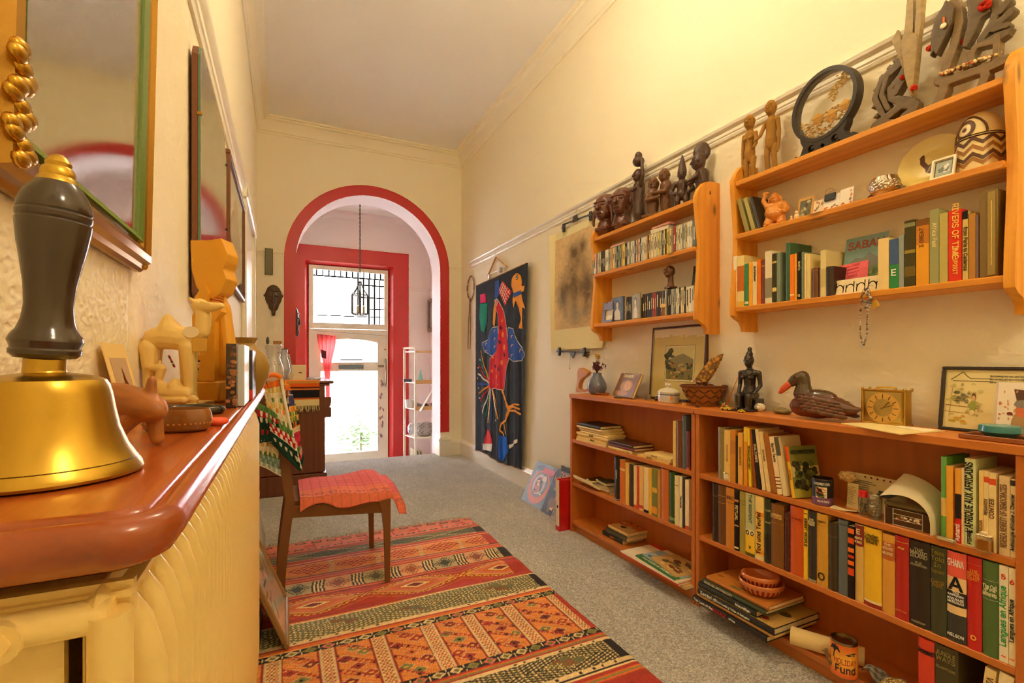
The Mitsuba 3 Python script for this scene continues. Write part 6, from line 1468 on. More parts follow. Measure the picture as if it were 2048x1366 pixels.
# paintbrush leaning on the seated carving, toy cars, tiny plastic pieces
k=thing('paintbrush','paintbrush with an orange tip leaning on the seated black carving','brush')
q0,q1=top(1452,806),at_x(1477,752,1.70)
put('handle',tube([q0+(q1-q0)*.25+[0,0,.003],q1],[.0022,.0014],8),'satin',lin(190,134,60),parent=k); put('tip',tube([q0+[0,0,.003],q0+(q1-q0)*.25+[0,0,.003]],[.003,.0024],8),'satin',lin(214,80,36),parent=k)
def car(label,u,v,L_,c,turn,roof):
 k=thing('toy_car',label,'toy car','toy cars on the bookcase'); m=wallf(top(u,v),turn)
 body=Polygon([(-L_/2,L_*.10),(L_/2,L_*.10),(L_/2,L_*.25),(L_*.42,L_*.32),(L_*.2,L_*.34),(L_*.10,L_*(.34+roof)),(-L_*.25,L_*(.34+roof)),(-L_*.36,L_*.34),(-L_/2,L_*.30)])
 put('body',M().add(ext(body,L_*.42,-L_*.21),lin(*c),UPRIGHT,30),'gloss',m=m,parent=k)
 put('window',M().add(ext(Polygon([(L_*.13,L_*.345),(L_*.065,L_*(.31+roof)),(-L_*.22,L_*(.31+roof)),(-L_*.29,L_*.345)]),L_*.43,-L_*.215),lin(60,60,60),UPRIGHT,False),'gloss',m=m,parent=k)
 for x in(-.27,.28):
     for s in(-1,1):put('wheel',trimesh.creation.cylinder(L_*.105,L_*.08,sections=18),'satin',lin(34,30,30),m@frame((L_*x,s*L_*.19,L_*.105+.0))@rot(RX,90),parent=k)
car('yellow and white toy car, left of two on the bookcase',1452,821,.040,(230,196,60),10,.2)
car('tiny yellow toy car in front of the other toy',1483,825.5,.026,(240,200,40),10,.16)
k=thing('plastic_toy','little red and green plastic toy beside the woven bowl','toy'); q=top(1444,806); b=M()
for o,r_,c in(((0,0,.006),.006,(206,50,36)),((.0,-.004,.014),.0045,(226,150,60)),((.0,.003,.018),.004,(60,130,90)),((.0,.006,.025),.003,(60,130,90)),((.0,-.010,.008),.005,(232,220,190)),((0,-.013,.018),.0045,(226,190,140))):b.add(ball(q+o,r_,sub=2),lin(*c),None,True)
put('pieces',b,'gloss',parent=k)
# seated black carving
p=head_parts((0,-.02,.80),.088,1.45)+limb((0,.0,.90,.055),(0,.01,.945,.03),(0,.01,.985,.035))+limb((0,.0,.74,.04),(0,.0,.64,.042))+limb((-.10,.01,.60,.05),(.10,.01,.60,.05))+limb((0,.01,.58,.105),(0,.01,.40,.085),(0,.02,.24,.12))
for s in(-1,1):p+=limb((s*.055,-.07,.545,.05),(s*.06,-.13,.53,.024))+limb((s*.145,.01,.60,.042),(s*.165,.02,.40,.032),(s*.12,-.12,.26,.028))+limb((s*.07,.02,.24,.075),(s*.08,-.20,.235,.06),(s*.075,-.20,.06,.045))+limb((s*.075,-.2,.03,.035),(s*.075,-.28,.03,.03))
p+=[cube((-.15,-.10,0),(.15,.18,.19)),cube((-.17,-.30,0),(.17,.20,.025))]
pc=top(1497,808); figure('seated_carving','black carved woman sitting on a block stool',p,124*depth(pc)/960,wallf(pc+[.006,0,0],12),'black','carving',mat='gloss')
# shell, fossil
pc=top(1518,822); k=thing('sea_shell','round white sea shell right of the toy cars','shell')
b_=trimesh.creation.icosphere(4,1.0); v=np.array(b_.vertices); a=np.arctan2(v[:,2],v[:,0]); q=np.hypot(v[:,0],v[:,2]); v*=(1+.07*np.sin(a+q*9))[:,None]; b_.vertices=v*[.0215,.017,.0175]
put('shell',b_,'gloss',lin(238,232,208),wallf(pc+[.002,0,.0178]),smooth=True,parent=k); put('opening',ball((.002,-.0165,-.012),.0035,(1.2,.5,.7),2),'matte',lin(60,44,30),wallf(pc+[.002,0,.0178]),smooth=True,parent=k)
pc=top(1560,828); k=thing('fossil_stone','flat grey green fossil stone with a spiral on top','stone')
st=lathe([(0,0),(.024,.0),(.036,.006),(.037,.012),(.030,.019),(.012,.023),(0,.0235)],56); v=np.array(st.vertices); a=np.arctan2(v[:,1],v[:,0]); q=np.hypot(v[:,0],v[:,1])/.037
v[:,2]+=np.where(v[:,2]>.011,.002*np.sin(a*1+q*16),0); v[:,:2]*=(1+.05*meshkit.noise(v*60,3))[:,None]; st.vertices=v
put('stone',st.subdivide_loop(1),'gloss',lin(128,116,70),frame(pc+[.012,0,0])@np.diag([.62,1,1,1]),smooth=True,parent=k)
put('spiral_ridge',tube([((.004+.0022*t)*math.cos(t)*.9,(.004+.0022*t)*math.sin(t),.0235-.00045*t*1.4) for t in np.linspace(0,10,60)],.0013,6),'gloss',lin(106,96,56),frame(pc+[.012,0,.0005])@np.diag([.62,1,1,1]),parent=k)
# wooden duck, head turned to the left
pc=top(1640,840); s_=960/depth(pc); W_=100/s_*1.25
k=thing('wooden_duck','glossy carved brown duck with an orange bill, head turned back to the left','carved duck')
U=W_
p=limb((-.30,0,.20,.17),(-.05,0,.23,.22),(.20,0,.22,.17),(.46,0,.20,.06),(.56,0,.215,.02))+[ell((-.05,0,.36,)[:3],(.30,.15,.13))]+limb((-.26,0,.40,.15),(-.26,0,.56,.105),(-.27,-.01,.68,.105))+limb((-.27,-.01,.68,.105),(-.36,-.04,.64,.09),(-.42,-.06,.58,.07))
bod=fuse(p,.022,4)
v=np.array(bod.vertices); keep=v[:,2]<.03; v[keep,2]=np.maximum(v[keep,2],.0); bod.vertices=v
cz=np.where((v[:,2]>.42)[:,None],lin(70,52,30),np.where((v[:,2]<.17)[:,None],lin(104,40,20),lin(84,44,26)))
g=.8+.4*meshkit.fbm(v*22,3,8); m=wallf(pc+[.004,0,0],8)@np.diag([U,U,U,1])
put('body',M().add(bod,cz*g[:,None],m,True),'gloss',parent=k)
put('bill',fuse(limb((-.45,-.08,.555,.06),(-.53,-.11,.47,.052),(-.57,-.12,.42,.038)),.02,3),'gloss',lin(206,76,36),m,smooth=True,parent=k,label='orange bill')
for s in(-1,1):
 wm=M()
 for r_ in range(5):
     for c_ in range(7):
         x=-.24+.085*c_+.03*r_; zq=.36-.05*r_-.012*c_; yq=s*(.155+.025*math.sin((c_+.5)/7*3.1)+.012*r_)
         wm.add(ball((x,yq,zq),1,(.075,.014,.034),1),lin(*(np.array([96,54,30])*(1.0 if(r_+c_)%2 else .8))),m@frame((0,0,0)),True)
 put('wing_feathers',wm,'gloss',parent=k,label='overlapping carved wing feathers')
b=M()
for s in(-1,1):b.add(ball((-.34-.0,-.04+s*.088,.68),.018,sub=2),lin(20,16,14),m,True)
put('eye',b,'gloss',parent=k)
# brass carriage clock
k=thing('carriage_clock','square brass mantel clock with a round dial and top handle','clock')
fl_,fr_=top(1724,842.0),top(1808,850); w=.088; h=.098; d=.050
s_=960/depth(fl_); ax=np.array([fr_[0]-fl_[0],fr_[1]-fl_[1],0]); w=np.linalg.norm(ax); xh=ax/w; yh=np.cross([0,0,1],xh); h=72*depth((fl_+fr_)/2)/960; d=.045
m=frame(fl_+[0,0,.0],xh,yh,(0,0,1))
br_=lin(206,166,70)
put('case',M().box((0,.004,.004),(w,d,h*.94),br_*.9,r=.002).box((-.003,0,0),(w+.003,d+.003,.006),br_,r=.0015).box((-.003,0,h*.93),(w+.003,d+.003,h*.97),br_,r=.0015),'metal',m=m,parent=k)
for x in(.0,w):put('pillar',trimesh.creation.cylinder(.0035,h*.93,sections=16),'metal',br_,m@frame((x,.003,h*.465)),parent=k)
for x in(.0,w):
 for y in(.003,d):put('finial',ball((x,y,h*.985),.0042,(1,1,1.2)),'metal',br_,m,parent=k)
put('dial_plate',M().box((.008,.0025,.010),(w-.008,.0045,h*.90),lin(226,206,130)),'metal',m=m,parent=k)
cx,cz_=w/2,h*.46; Rr=w*.40
ch=M().add(ext(Point(cx,cz_).buffer(Rr,40).difference(Point(cx,cz_).buffer(Rr*.58,40)),.0006),lin(206,160,76),UPRIGHT,False)
for i in range(12):
 a=math.pi/6*i; ch.add(ext(LineString([(cx+Rr*.64*math.sin(a),cz_+Rr*.64*math.cos(a)),(cx+Rr*.92*math.sin(a),cz_+Rr*.92*math.cos(a))]).buffer(.0012,cap_style=2),.0004,.0006),lin(90,60,24),UPRIGHT,False)
put('chapter_ring',ch,'satin',m=m@frame((0,.0022,0)),parent=k)
hd=M()
for a,L_,wd in((math.radians(42),.55,.0017),(math.radians(68),.70,.0013)):hd.add(ext(LineString([(cx-Rr*.1*math.sin(a),cz_-Rr*.1*math.cos(a)),(cx+Rr*L_*math.sin(a),cz_+Rr*L_*math.cos(a))]).buffer(wd),.0004,.0012),lin(120,84,30),UPRIGHT,False)
put('hand',hd,'satin',m=m@frame((0,.0022,0)),parent=k)
put('handle',tube(spline([(w*.3,d*.5,h*.97),(w*.3,d*.5,h*1.02),(w*.5,d*.5,h*1.03),(w*.7,d*.5,h*1.02),(w*.7,d*.5,h*.97)],5),.0026,8),'metal',br_,m,parent=k)
k=thing('envelope','large cream envelope lying in front of the brass clock','envelope')
q=[top(1684,848),top(1802,870),top(1893,858),top(1735,839)]
q=[p+[(-.004 if i<2 else-.006),0,0] for i,p in enumerate(q)]
V=np.array(q); b=M().add(trimesh.Trimesh(np.vstack([V,V+[0,0,.0025]]),[[4,5,6],[4,6,7],[0,2,1],[0,3,2],[0,1,5],[0,5,4],[1,2,6],[1,6,5],[2,3,7],[2,7,6],[3,0,4],[3,4,7]],process=False),lin(232,212,148),None,False)
put('body',b,'paper',parent=k)
V=np.array([q[0]*.45+q[2]*.55,q[1]*.45+q[2]*.55,q[2]*.95+q[3]*.05,q[3]*.55+q[2]*.45]); V[:,2]=ZT+.0034
one('slip_of_paper',M().add(trimesh.Trimesh(np.vstack([V,V+[0,0,.0006]]),[[4,5,6],[4,6,7],[0,2,1],[0,3,2],[0,1,5],[0,5,4],[1,2,6],[1,6,5],[2,3,7],[2,7,6],[3,0,4],[3,4,7]],process=False),lin(246,236,196),None,False),'paper','small pale slip of paper lying on the cream envelope','paper')
# framed caricature at the right edge
def pcar(b,w,h):
 g=np.random.default_rng(4)
 for pts,wd,c in(([(.10,.80),(.16,.86),(.22,.92),(.26,.86),(.30,.82),(.50,.82)],.0012,(120,110,60)),([(.12,.78),(.52,.78)],.0012,(110,100,60)),([(.06,.40),(.30,.38),(.40,.36)],.0014,(150,120,60)),([(.10,.22),(.12,.70)],.0008,(170,150,100)),([(.36,.62),(.36,.30)],.0008,(170,150,100)),([(.05,.30),(.34,.28)],.001,(170,140,80))):
     b.add(ext(LineString([(w*x,h*z_) for x,z_ in pts]).buffer(wd),.0002),lin(*c),frame((0,-.0002,0),(1,0,0),(0,0,1),(0,-1,0)),False)
 blots(b,w,h,[(206,196,130),(170,160,100),(196,180,110)],40,11,.035,.08,.42,.25,.75,.0003); blots(b,w,h,[(110,104,70),(140,130,84)],14,12,.03,.17,.30,.44,.60,.0014); blots(b,w,h,[(206,150,40),(190,170,60)],10,13,.03,.08,.30,.12,.24,.0014)
 for x,z_,rx,rz,c in((.345,.555,.020,.040,(90,60,30)),(.345,.53,.015,.034,(226,176,130)),(.34,.40,.032,.085,(150,160,60)),(.34,.30,.026,.04,(226,210,160))):b.add(ext(affinity.scale(Point(w*x,h*z_).buffer(1,12),w*rx,h*rz),.0002),lin(*c),frame((0,-.002-(.55-z_)*.0005,0),(1,0,0),(0,0,1),(0,-1,0)),False)
 for i in range(3):b.add(text('the morning sky was very bright',.006,False,width=w*.34),lin(90,80,60),frame((w*.66,-.0004,h*(.86-.045*i)),(1,0,0),(0,0,1),(0,-1,0)),False)
framed('framed_drawing','black framed cream pen drawing of a person in a green jumper',(1874,733),(2085,738),(1858,855),1.775,-8,(46,38,32),(236,222,164),pcar,fw=.0095,th=.012,z0=ZT,matn='satin')
def pchef(b,w,h):
 fl(b,.0,w*.06,0,h,(206,190,180),.0002)
 for x,z_,rx,rz,c,o in((.62,.50,.14,.11,(206,110,70),.0010),(.60,.26,.20,.22,(170,130,84),.0006),(.62,.62,.17,.07,(130,120,110),.0014),(.36,.44,.07,.03,(110,40,30),.0014)):b.add(ext(affinity.scale(Point(w*x,h*z_).buffer(1,14),w*rx,h*rz),.0002),lin(*c),frame((0,-o,0),(1,0,0),(0,0,1),(0,-1,0)),False)
 b.add(ext(Polygon([(w*.42,h*.88),(w*.86,h*.86),(w*.68,h*.56),(w*.54,h*.56)]),.0002),lin(84,54,40),frame((0,-.0004,0),(1,0,0),(0,0,1),(0,-1,0)),False)
 blots(b,w,h,[(206,150,110),(190,120,80)],16,5,.04,.1,.5,.3,.9,.0003)
def Cq(x,y):return(x,y)
card('greeting_card','white greeting card with a capped figure, before the black framed drawing','card',1985,2075,766,XB+.115,(238,226,206),paint=pchef,z=ZT,cf=Cq,lean=-9)
k=thing('wooden_tray','low brown wooden tray under the teal dish','tray')
tp=at_z(1990,872,ZT); m=wallf((XB+.012,YR_(1916,XB+.012),ZT+.0006)); wt,dt=.165,.09
op=[(0,0),(wt,0),(wt,dt),(0,dt)]
put('base',M().box((.006,.006,0),(wt-.006,dt-.006,.004),lin(110,58,26)),'satin',m=m,parent=k)
f_=M()
for(x0,y0,x1,y1) in((0,0,wt,.006),(0,dt-.006,wt,dt),(0,.006,.006,dt-.006),(wt-.006,.006,wt,dt-.006)):f_.box((x0,y0,0),(x1,y1,.0125),lin(140,78,36),r=.002)
put('side',f_,'satin',m=m,parent=k)
def dish(name,label,pos,r,c1,c2,h):
 k=thing(name,label,'dish'); m=frame(pos)
 put('bowl',lathe([(0,0),(r*.6,0),(r*.78,h*.25),(r*.95,h*.48),(r*.95,h*.5),(0,h*.5)],56),'gloss',lin(*c2),m,smooth=40,parent=k)
 put('lid',lathe([(0,h*.5),(r,h*.5),(r*1.01,h*.54),(r,h*.86),(r*.97,h*.97),(r*.9,h),(r*.3,h*1.02),(0,h*1.02)],56),'gloss',lin(*c1),m,smooth=40,parent=k)
q=wallf((XB+.012,YR_(1916,XB+.012),ZT+.0006))@np.array([.067,.046,.0046,1])
dish('lidded_dish','teal lidded dish standing on the wooden tray',q[:3],.041,(46,120,122),(40,84,72),.034)
q=wallf((XB+.012,YR_(1916,XB+.012),ZT+.0006))@np.array([.134,.046,.0046,1])
one('small_plate',lathe([(0,0),(.014,0),(.023,.008),(.024,.011),(.014,.004),(0,.003)],40),'gloss','small dark green plate on the tray right of the teal dish','plate',lin(40,52,30),frame(q[:3]),smooth=40)
q=wallf((XB+.012,YR_(1916,XB+.012),ZT+.0006))@np.array([.088,-.0,.0136,1])
# ---------------------------------------------------------------- the kilim
RX0_,RX1_,RY0_,RY1_=-.02-.085,1.128,.72,3.045
def rug_color(x,y):
 g=np.random.default_rng(77)
 n1=meshkit.noise(np.stack([x*9,y*60,x*0],-1),3); n2=meshkit.noise(np.stack([x*260,y*260,x*0],-1),4)
 RED,DRED,ORG,LORG,PNK,CR,GRN,DGR,BL,OLV,YEL=[lin(*c) for c in((160,52,40),(116,34,30),(196,100,44),(214,142,72),(196,112,88),(222,196,146),(104,104,84),(70,72,60),(34,28,28),(122,116,66),(206,162,70))]
 c=np.zeros(x.shape+(3,))+RED
 def put_(mask,col):c[mask]=col
 def within(a,b):return(y>=a)&(y<b)
 def tri(v,p):return np.abs(((v/p)%1)-.5)*2  # 1 at the ends of a period, 0 in its middle
 W=x+.004*np.sin(y*40)
 # stripes between the figured bands
 def stripes(a,b,cols):
     k=np.clip(((y-a)/(b-a)*len(cols)).astype(int),0,len(cols)-1); m=within(a,b); c[m]=np.array(cols)[k[m]]
 # end band with meander
 m=within(2.88,RY1_); put_(m,PNK*.95)
 stripes(3.02,RY1_,[RED,PNK,RED]); stripes(2.87,2.895,[RED,ORG])
 d=(np.abs(y-3.005)<.012)&(tri(W,.085)>.45)&(np.abs(np.abs(y-3.005)-.008)<.004); put_(d,BL*1.6)
 put_((np.abs(y-3.005)<.010)&(np.abs(tri(W,.085)-.46)<.10),BL*1.6)
 put_((np.abs(y-2.915)<.012)&(np.abs(tri(W,.07)-.5)<.13),BL*1.6); put_((np.abs(y-2.915)<.004)&(tri(W,.07)>.5),BL*1.6)
 put_(within(2.932,2.988)&(tri(W,.15)>.93),RED); put_(within(2.95,2.972)&(np.abs(tri(W+.03,.30))<.16),RED*1.2)
 # grey green band
 m=within(2.745,2.87); put_(m,GRN); stripes(2.845,2.87,[ORG,RED,GRN]); stripes(2.745,2.765,[RED,ORG])
 inb=within(2.765,2.845); dia=np.abs(y-2.805)/.04+tri(W,.42)
 put_(inb&(dia<.95)&(((W/.012).astype(int)+(y/.010).astype(int))%2==0),DGR*.8); put_(inb&(np.abs(dia-1.0)<.05),CR*.8); put_(inb&(x>1.07),BL)
 # pink panels
 m=within(2.50,2.745); put_(m,PNK*1.02); stripes(2.70,2.745,[RED,LORG,PNK,RED]); stripes(2.50,2.545,[ORG,RED,PNK])
 inb=within(2.552,2.695); put_(inb,LORG*.75+PNK*.25); cell=(W/.23)%1
 step=np.abs(y-2.623)/.07+np.abs(cell-.5)*1.7
 put_(inb&(step<.85)&(((W/.016).astype(int)+(y/.014).astype(int))%2==0),RED*1.1); put_(inb&(cell>.92),CR*.85); put_(inb&(cell>.94)&(cell<.98)&(((y/.012).astype(int))%2==0),ORG)
 put_(within(2.696,2.702)|within(2.546,2.552),BL*2); put_(inb&(x>1.07),RED)
 # black and white bars with motif blocks
 m=within(2.325,2.50); put_(m,ORG); stripes(2.468,2.50,[LORG,RED,ORG]); stripes(2.325,2.35,[ORG,RED])
 inb=within(2.352,2.468); cell=(W/.175)%1; idx=(W/.175).astype(int)%4
 blk=np.array([DGR*1.5,PNK*.8,OLV,ORG])[idx]; mm=inb&(cell<.68); c[mm]=(blk*.5+CR*.5)[mm]
 star=(np.abs(cell-.34)*3.2+np.abs(y-2.41)/.05); mm=inb&(cell<.68)&(star<1.15)&((((cell*22).astype(int)+(y/.012).astype(int))%2==0)|(star<.6)); c[mm]=(blk*.55)[mm]
 mm=inb&(cell>=.68); put_(mm,CR); put_(mm&((((cell-.68)/.32*7).astype(int))%2==0),BL); put_(inb&(x>1.075),BL)
 # red band with yellow lozenges
 m=within(2.125,2.325); put_(m,RED*1.02); inb=within(2.15,2.31); zz=np.abs(y-2.23)/.08+tri(W+.1,.44)*1.0
 put_(inb&(zz<.9),YEL*.9); put_(inb&(zz<.78),PNK); put_(inb&(zz<.55),ORG*.9); put_(inb&(zz<.33),CR); put_(inb&(zz<.2),DRED)
 put_(inb&(np.abs(zz-1.05)<.09)&(((W/.012).astype(int)+(y/.012).astype(int))%2==0),YEL); put_(inb&(np.abs(zz-1.35)<.06),ORG*.8); put_(within(2.118,2.126)|(np.abs(y-2.318-.006*np.sin(x*9))<.003),BL*1.4); put_(inb&(x>1.04),RED)
 def greenband(a,b,dark):
     h=(b-a)/2; mid=(a+b)/2; inb=within(a,b); put_(inb,OLV*(.8 if dark else 1.0)); dd=np.abs(y-mid)/h+tri(W,.36)
     put_(inb&(((dd*9).astype(int))%2==0),(DGR*.6+OLV*.3) if not dark else BL*1.4)
     put_(inb&(((dd*9).astype(int))%2==1)&(((W/.009).astype(int))%2==0),CR*.9)
     put_(inb&(dd<.62),OLV*.55); dots=(((W/.011)%1-.5)**2+((y/.013+((W/.011).astype(int)%2)*.5)%1-.5)**2)<.10
     ci=np.array([CR,CR,RED,GRN*1.2,CR])[((W/.044).astype(int)+(y/.03).astype(int))%5]; mm=inb&(dd<.60)&dots; c[mm]=ci[mm]; put_(inb&(x>1.085),BL)
 greenband(1.965,2.10,False); stripes(2.10,2.119,[CR,ORG])
 def lettered(a,b,base):
     put_(within(a,b),base); w_=(np.sin(x*210)+np.sin(x*131+2))>.9; put_(within(a+(b-a)*.25,b-(b-a)*.25)&w_&(np.sin(x*9)>-.1),BL*1.5)
 lettered(1.946,1.965,CR*.95); stripes(1.912,1.946,[LORG,ORG,ORG,RED])
 def lozenges(a,b):
     mid,h=(a+b)/2,(b-a)/2; inb=within(a,b); put_(inb,BL); q=np.abs(y-mid)/h+tri(W,.062)*1.15; i_=(W/.062).astype(int)%4; cols=np.array([CR*.9,OLV,PNK,CR*.8])[i_]; mm=inb&(q<.95); c[mm]=cols[mm]; put_(inb&(q<.5),np.array(OLV)*.8); put_(inb&(tri(W,.062)>.95),CR)
 lozenges(1.872,1.912)
 # orange panels
 inb=within(1.575,1.872); put_(inb,LORG*.96); div=np.array([1.085,.865,.683,.513,.32,.144,-.03])
 stitch=((((x*.5+y)/.009)%1)<.30); put_(inb&stitch,ORG*.9)
 for i in range(7):
     dx=np.abs(x-div[i]); mm=inb&(dx<.026); put_(mm,CR*.85); put_(mm&(dx<.018),ORG*.8); put_(mm&(dx<.018)&((((x/.007).astype(int)+(y/.010).astype(int))%2)==0),CR*.9); put_(inb&(np.abs(dx-.030)<.004),RED*.8)
 for i in range(6):
     cx=(div[i]+div[i+1])/2; w_=(div[i]-div[i+1])/2-.03; cell_=inb&(np.abs(x-cx)<w_)
     for j,(fx,fy) in enumerate(((0,0),(.55,.62),(-.55,-.62),(-.6,.45),(.6,-.45),(0,.9),(0,-.9))):
         px_,py_=cx+fx*w_,1.7235+fy*.125; q=np.abs(x-px_)/.034+np.abs(y-py_)/.024; col_=(DRED,RED,OLV,ORG,RED,OLV,DRED)[(i+j)%7]
         put_(cell_&(q<1.0),CR*.7+ORG*.2); put_(cell_&(q<.85),col_); put_(cell_&(q<.28),BL if j%3==0 else YEL)
     hooks=np.abs(((x-cx)*.75+(y-1.72))%.085-.042)<.012; tooth=((x/.013).astype(int)+(y/.011).astype(int))%2==0
     put_(cell_&hooks&tooth,RED); hooks2=np.abs(((x-cx)*.75-(y-1.72))%.085-.042)<.008; put_(cell_&hooks2&~tooth&hooks,BL*1.5)
 put_(inb&(x>1.098),RED*.95)
 lozenges(1.535,1.575); stripes(1.505,1.535,[RED,OLV*1.1,ORG,RED]); lettered(1.488,1.505,CR*.95)
 greenband(1.375,1.488,True); lettered(1.352,1.375,CR*.95); stripes(1.285,1.352,[RED,ORG,OLV,ORG,RED,RED,CR,BL])
 m=y<1.285; put_(m,RED*.9); put_(m&(np.abs(x-.78)<.12)&(np.abs(y-1.2)<.06)&((((x/.016).astype(int)+(y/.012).astype(int))%2)==0),YEL)
 put_(y<1.10,ORG*.7+RED*.3); stripes(.9,1.10,[ORG,RED,LORG,DGR,RED,CR,ORG,OLV])
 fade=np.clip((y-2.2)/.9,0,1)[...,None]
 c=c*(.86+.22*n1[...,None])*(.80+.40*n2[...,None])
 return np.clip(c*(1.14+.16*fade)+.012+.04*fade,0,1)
stp=.0042
gx_,gy_=np.meshgrid(np.arange(RX0_,RX1_,stp),np.arange(RY0_,RY1_,stp),indexing='ij')
wob=.006*(meshkit.noise(np.stack([gx_*0+3,gy_*2.2,gy_*0],-1),5)-.5)*2
amp=np.clip((gy_-1.75)/.4,.12,1)
rz=.0085+amp*(.0035*np.sin(gy_*31+2.0*meshkit.noise(np.stack([gx_*3,gy_*2,gx_*0],-1),9))*(.4+meshkit.noise(np.stack([gx_*4,gy_*3,gx_*0],-1),2))+.004*meshkit.noise(np.stack([gx_*6,gy_*9,gx_*0],-1),6))+.0006*np.sin(gx_*1400)*0
edge=np.minimum.reduce([(gx_-RX0_)/.02,(RX1_-gx_)/.02,(gy_-RY0_)/.02,(RY1_-gy_)/.02]).clip(0,1)
rz=.0012+(rz-.0012)*(.45+.55*edge)
def rug_z(x,y):return float(rz[int(np.clip((x-RX0_)/stp,0,rz.shape[0]-1)),int(np.clip((y-RY0_)/stp,0,rz.shape[1]-1))])
n_,m_=gx_.shape; i_,j_=np.meshgrid(np.arange(n_-1),np.arange(m_-1),indexing='ij'); q_=i_*m_+j_
F_=np.vstack([np.stack([q_,q_+m_,q_+m_+1],-1).reshape(-1,3),np.stack([q_,q_+m_+1,q_+1],-1).reshape(-1,3)])
k=thing('kilim_rug','flat-woven red, orange and green striped rug on the grey carpet','rug')
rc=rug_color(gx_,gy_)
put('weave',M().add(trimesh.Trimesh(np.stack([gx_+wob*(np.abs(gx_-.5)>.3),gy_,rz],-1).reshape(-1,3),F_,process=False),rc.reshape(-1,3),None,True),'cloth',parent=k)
b=M(); rr=np.random.default_rng(2)
for x in np.arange(RX0_,RX1_-.004,.0075):
 L_=rr.uniform(.03,.065); dx=rr.normal()*.012
 b.add(tube([(x,RY1_-.006,.007),(x+dx*.5,RY1_+L_*.5,.008),(x+dx,RY1_+L_,.0035)],[.0028,.0026,.0016],5,.6),lin(*(np.array([214,200,170])*rr.uniform(.75,1.05))),None,True)
put('fringe',b,'cloth',parent=k,label='pale knotted fringe'); tag(k+'__fringe','pale knotted fringe',kind='stuff')

# ---------------------------------------------------------------- dining chair with a throw on its seat
k=thing('dining_chair','brown wooden dining chair on the rug, facing right','chair')
def rail(pts,wx,wy):
 """a tapering post of rectangular section along pts"""
 p=np.array(pts,float); V=[]
 for i,q in enumerate(p):
     a,b_=(wx[i] if hasattr(wx,'__len__') else wx)/2,(wy[i] if hasattr(wy,'__len__') else wy)/2; V+=[q+[-a,-b_,0],q+[a,-b_,0],q+[a,b_,0],q+[-a,b_,0]]
 F=[]
 for i in range(len(p)-1):
     for s in range(4):a,b_=i*4+s,i*4+(s+1)%4; F+=[[a,b_,b_+4],[a,b_+4,a+4]]
 n=(len(p)-1)*4; F+=[[0,2,1],[0,3,2],[n,n+1,n+2],[n,n+2,n+3]]
 return trimesh.Trimesh(V,F,process=False)
CHW,SZ=lin(112,68,30),.405
CX0,CX1,FN,FF,BN,BF=-.014,.437,2.318,2.782,2.425,2.745  # back and front x; near and far y of the front and back legs
def feet(x,y):return max(rug_z(x+a,y+b_) for a in(-.02,0,.02) for b_ in(-.015,0,.015))+.001
for y in(BN,BF):
 put('leg',rail(spline([(CX0,y,feet(CX0,y)),(CX0+.012,y,.2),(CX0+.035,y,.385),(CX0+.034,y,.46),(CX0,y,.70),(CX0-.045,y,.91)],6),.040,.026),'satin',CHW,None,35,parent=k)
for y in(FN,FF):
 put('leg',rail([(CX1+.008,y,feet(CX1+.008,y)),(CX1+.005,y,.25),(CX1,y,SZ-.05),(CX1-.008,y,SZ)],[.022,.028,.040,.056],[.022,.026,.030,.030]),'satin',CHW,None,35,parent=k)
def plank(p,q,z0,z1,th):
 p,q=np.array(p,float),np.array(q,float); d=(q-p)/np.linalg.norm(q-p); n=np.array([-d[1],d[0]])*th/2
 return ext(Polygon([p+n,q+n,q-n,p-n]),z1-z0,z0)
for p,q in(((CX0+.035,BN),(CX1,FN)),((CX0+.035,BF),(CX1,FF)),((CX0+.034,BN),(CX0+.034,BF)),((CX1,FN),(CX1,FF))):put('seat_rail',plank(p,q,SZ-.062,SZ-.006,.022),'satin',CHW,None,35,parent=k)
put('seat',ext(Polygon([(CX0+.055,BN+.012),(CX1-.03,FN+.018),(CX1-.03,FF-.018),(CX0+.055,BF-.012)]).buffer(.006),.022,SZ-.013),'cloth',lin(120,80,50),None,30,parent=k)
put('backrest',M().add(ext(Polygon([(-.055,.88),(-.035,.88),(-.018,.77),(-.038,.77)]),BF-BN+.01,0),CHW,frame((CX0+.012,BF+.005,0),(1,0,0),(0,0,1),(0,-1,0)),30),'satin',parent=k)
# seat throw
k=thing('seat_throw','pink and orange patterned cotton throw folded over the chair seat','throw')
nx,ny=116,104; X_,Y_=np.meshgrid(np.linspace(0,1,nx),np.linspace(0,1,ny),indexing='ij')
px_=CX0+.080+X_*(CX1-CX0+.008)
yn,yf=BN-.046+(FN-BN-.004)*X_+.010*np.sin(X_*9),BF+(FF-BF)*X_+.004
py_=yn+Y_*(yf-yn); din=py_-(BN-.020+(FN-BN)*X_)  # distance inside the near rail
zt=SZ+.030+.008*meshkit.fbm(np.stack([px_*9,py_*9,px_*0],-1),3,3)+.004*np.sin(px_*26+py_*6)
near=np.clip(-din/.026,0,1); zt=zt-near**1.3*(.052+.008*np.sin(px_*30)-.020*np.clip((px_-.2)/.25,0,1))
front=np.clip((px_-CX1-.026)/.03,0,1); zt=zt-front**1.2*(.022+.050*np.clip(1-Y_*1.8,0,1))+.012*np.exp(-((px_-CX1+.02)/.05)**2)*Y_
zt+=.012*np.exp(-((px_-.30)/.09)**2-((py_-2.65)/.16)**2)
base=np.zeros((nx,ny,3))+lin(208,98,100); bord=din<.13; base[bord]=lin(212,112,86)
gl=(np.abs((px_/.040)%1-.5)>.45)|(np.abs((din/.050)%1-.5)>.46); base[gl]*=.72
pat=(np.sin(px_*150)*np.sin(din*150)>.35)&(np.abs(din-.03)<.028); base[pat]*=.72
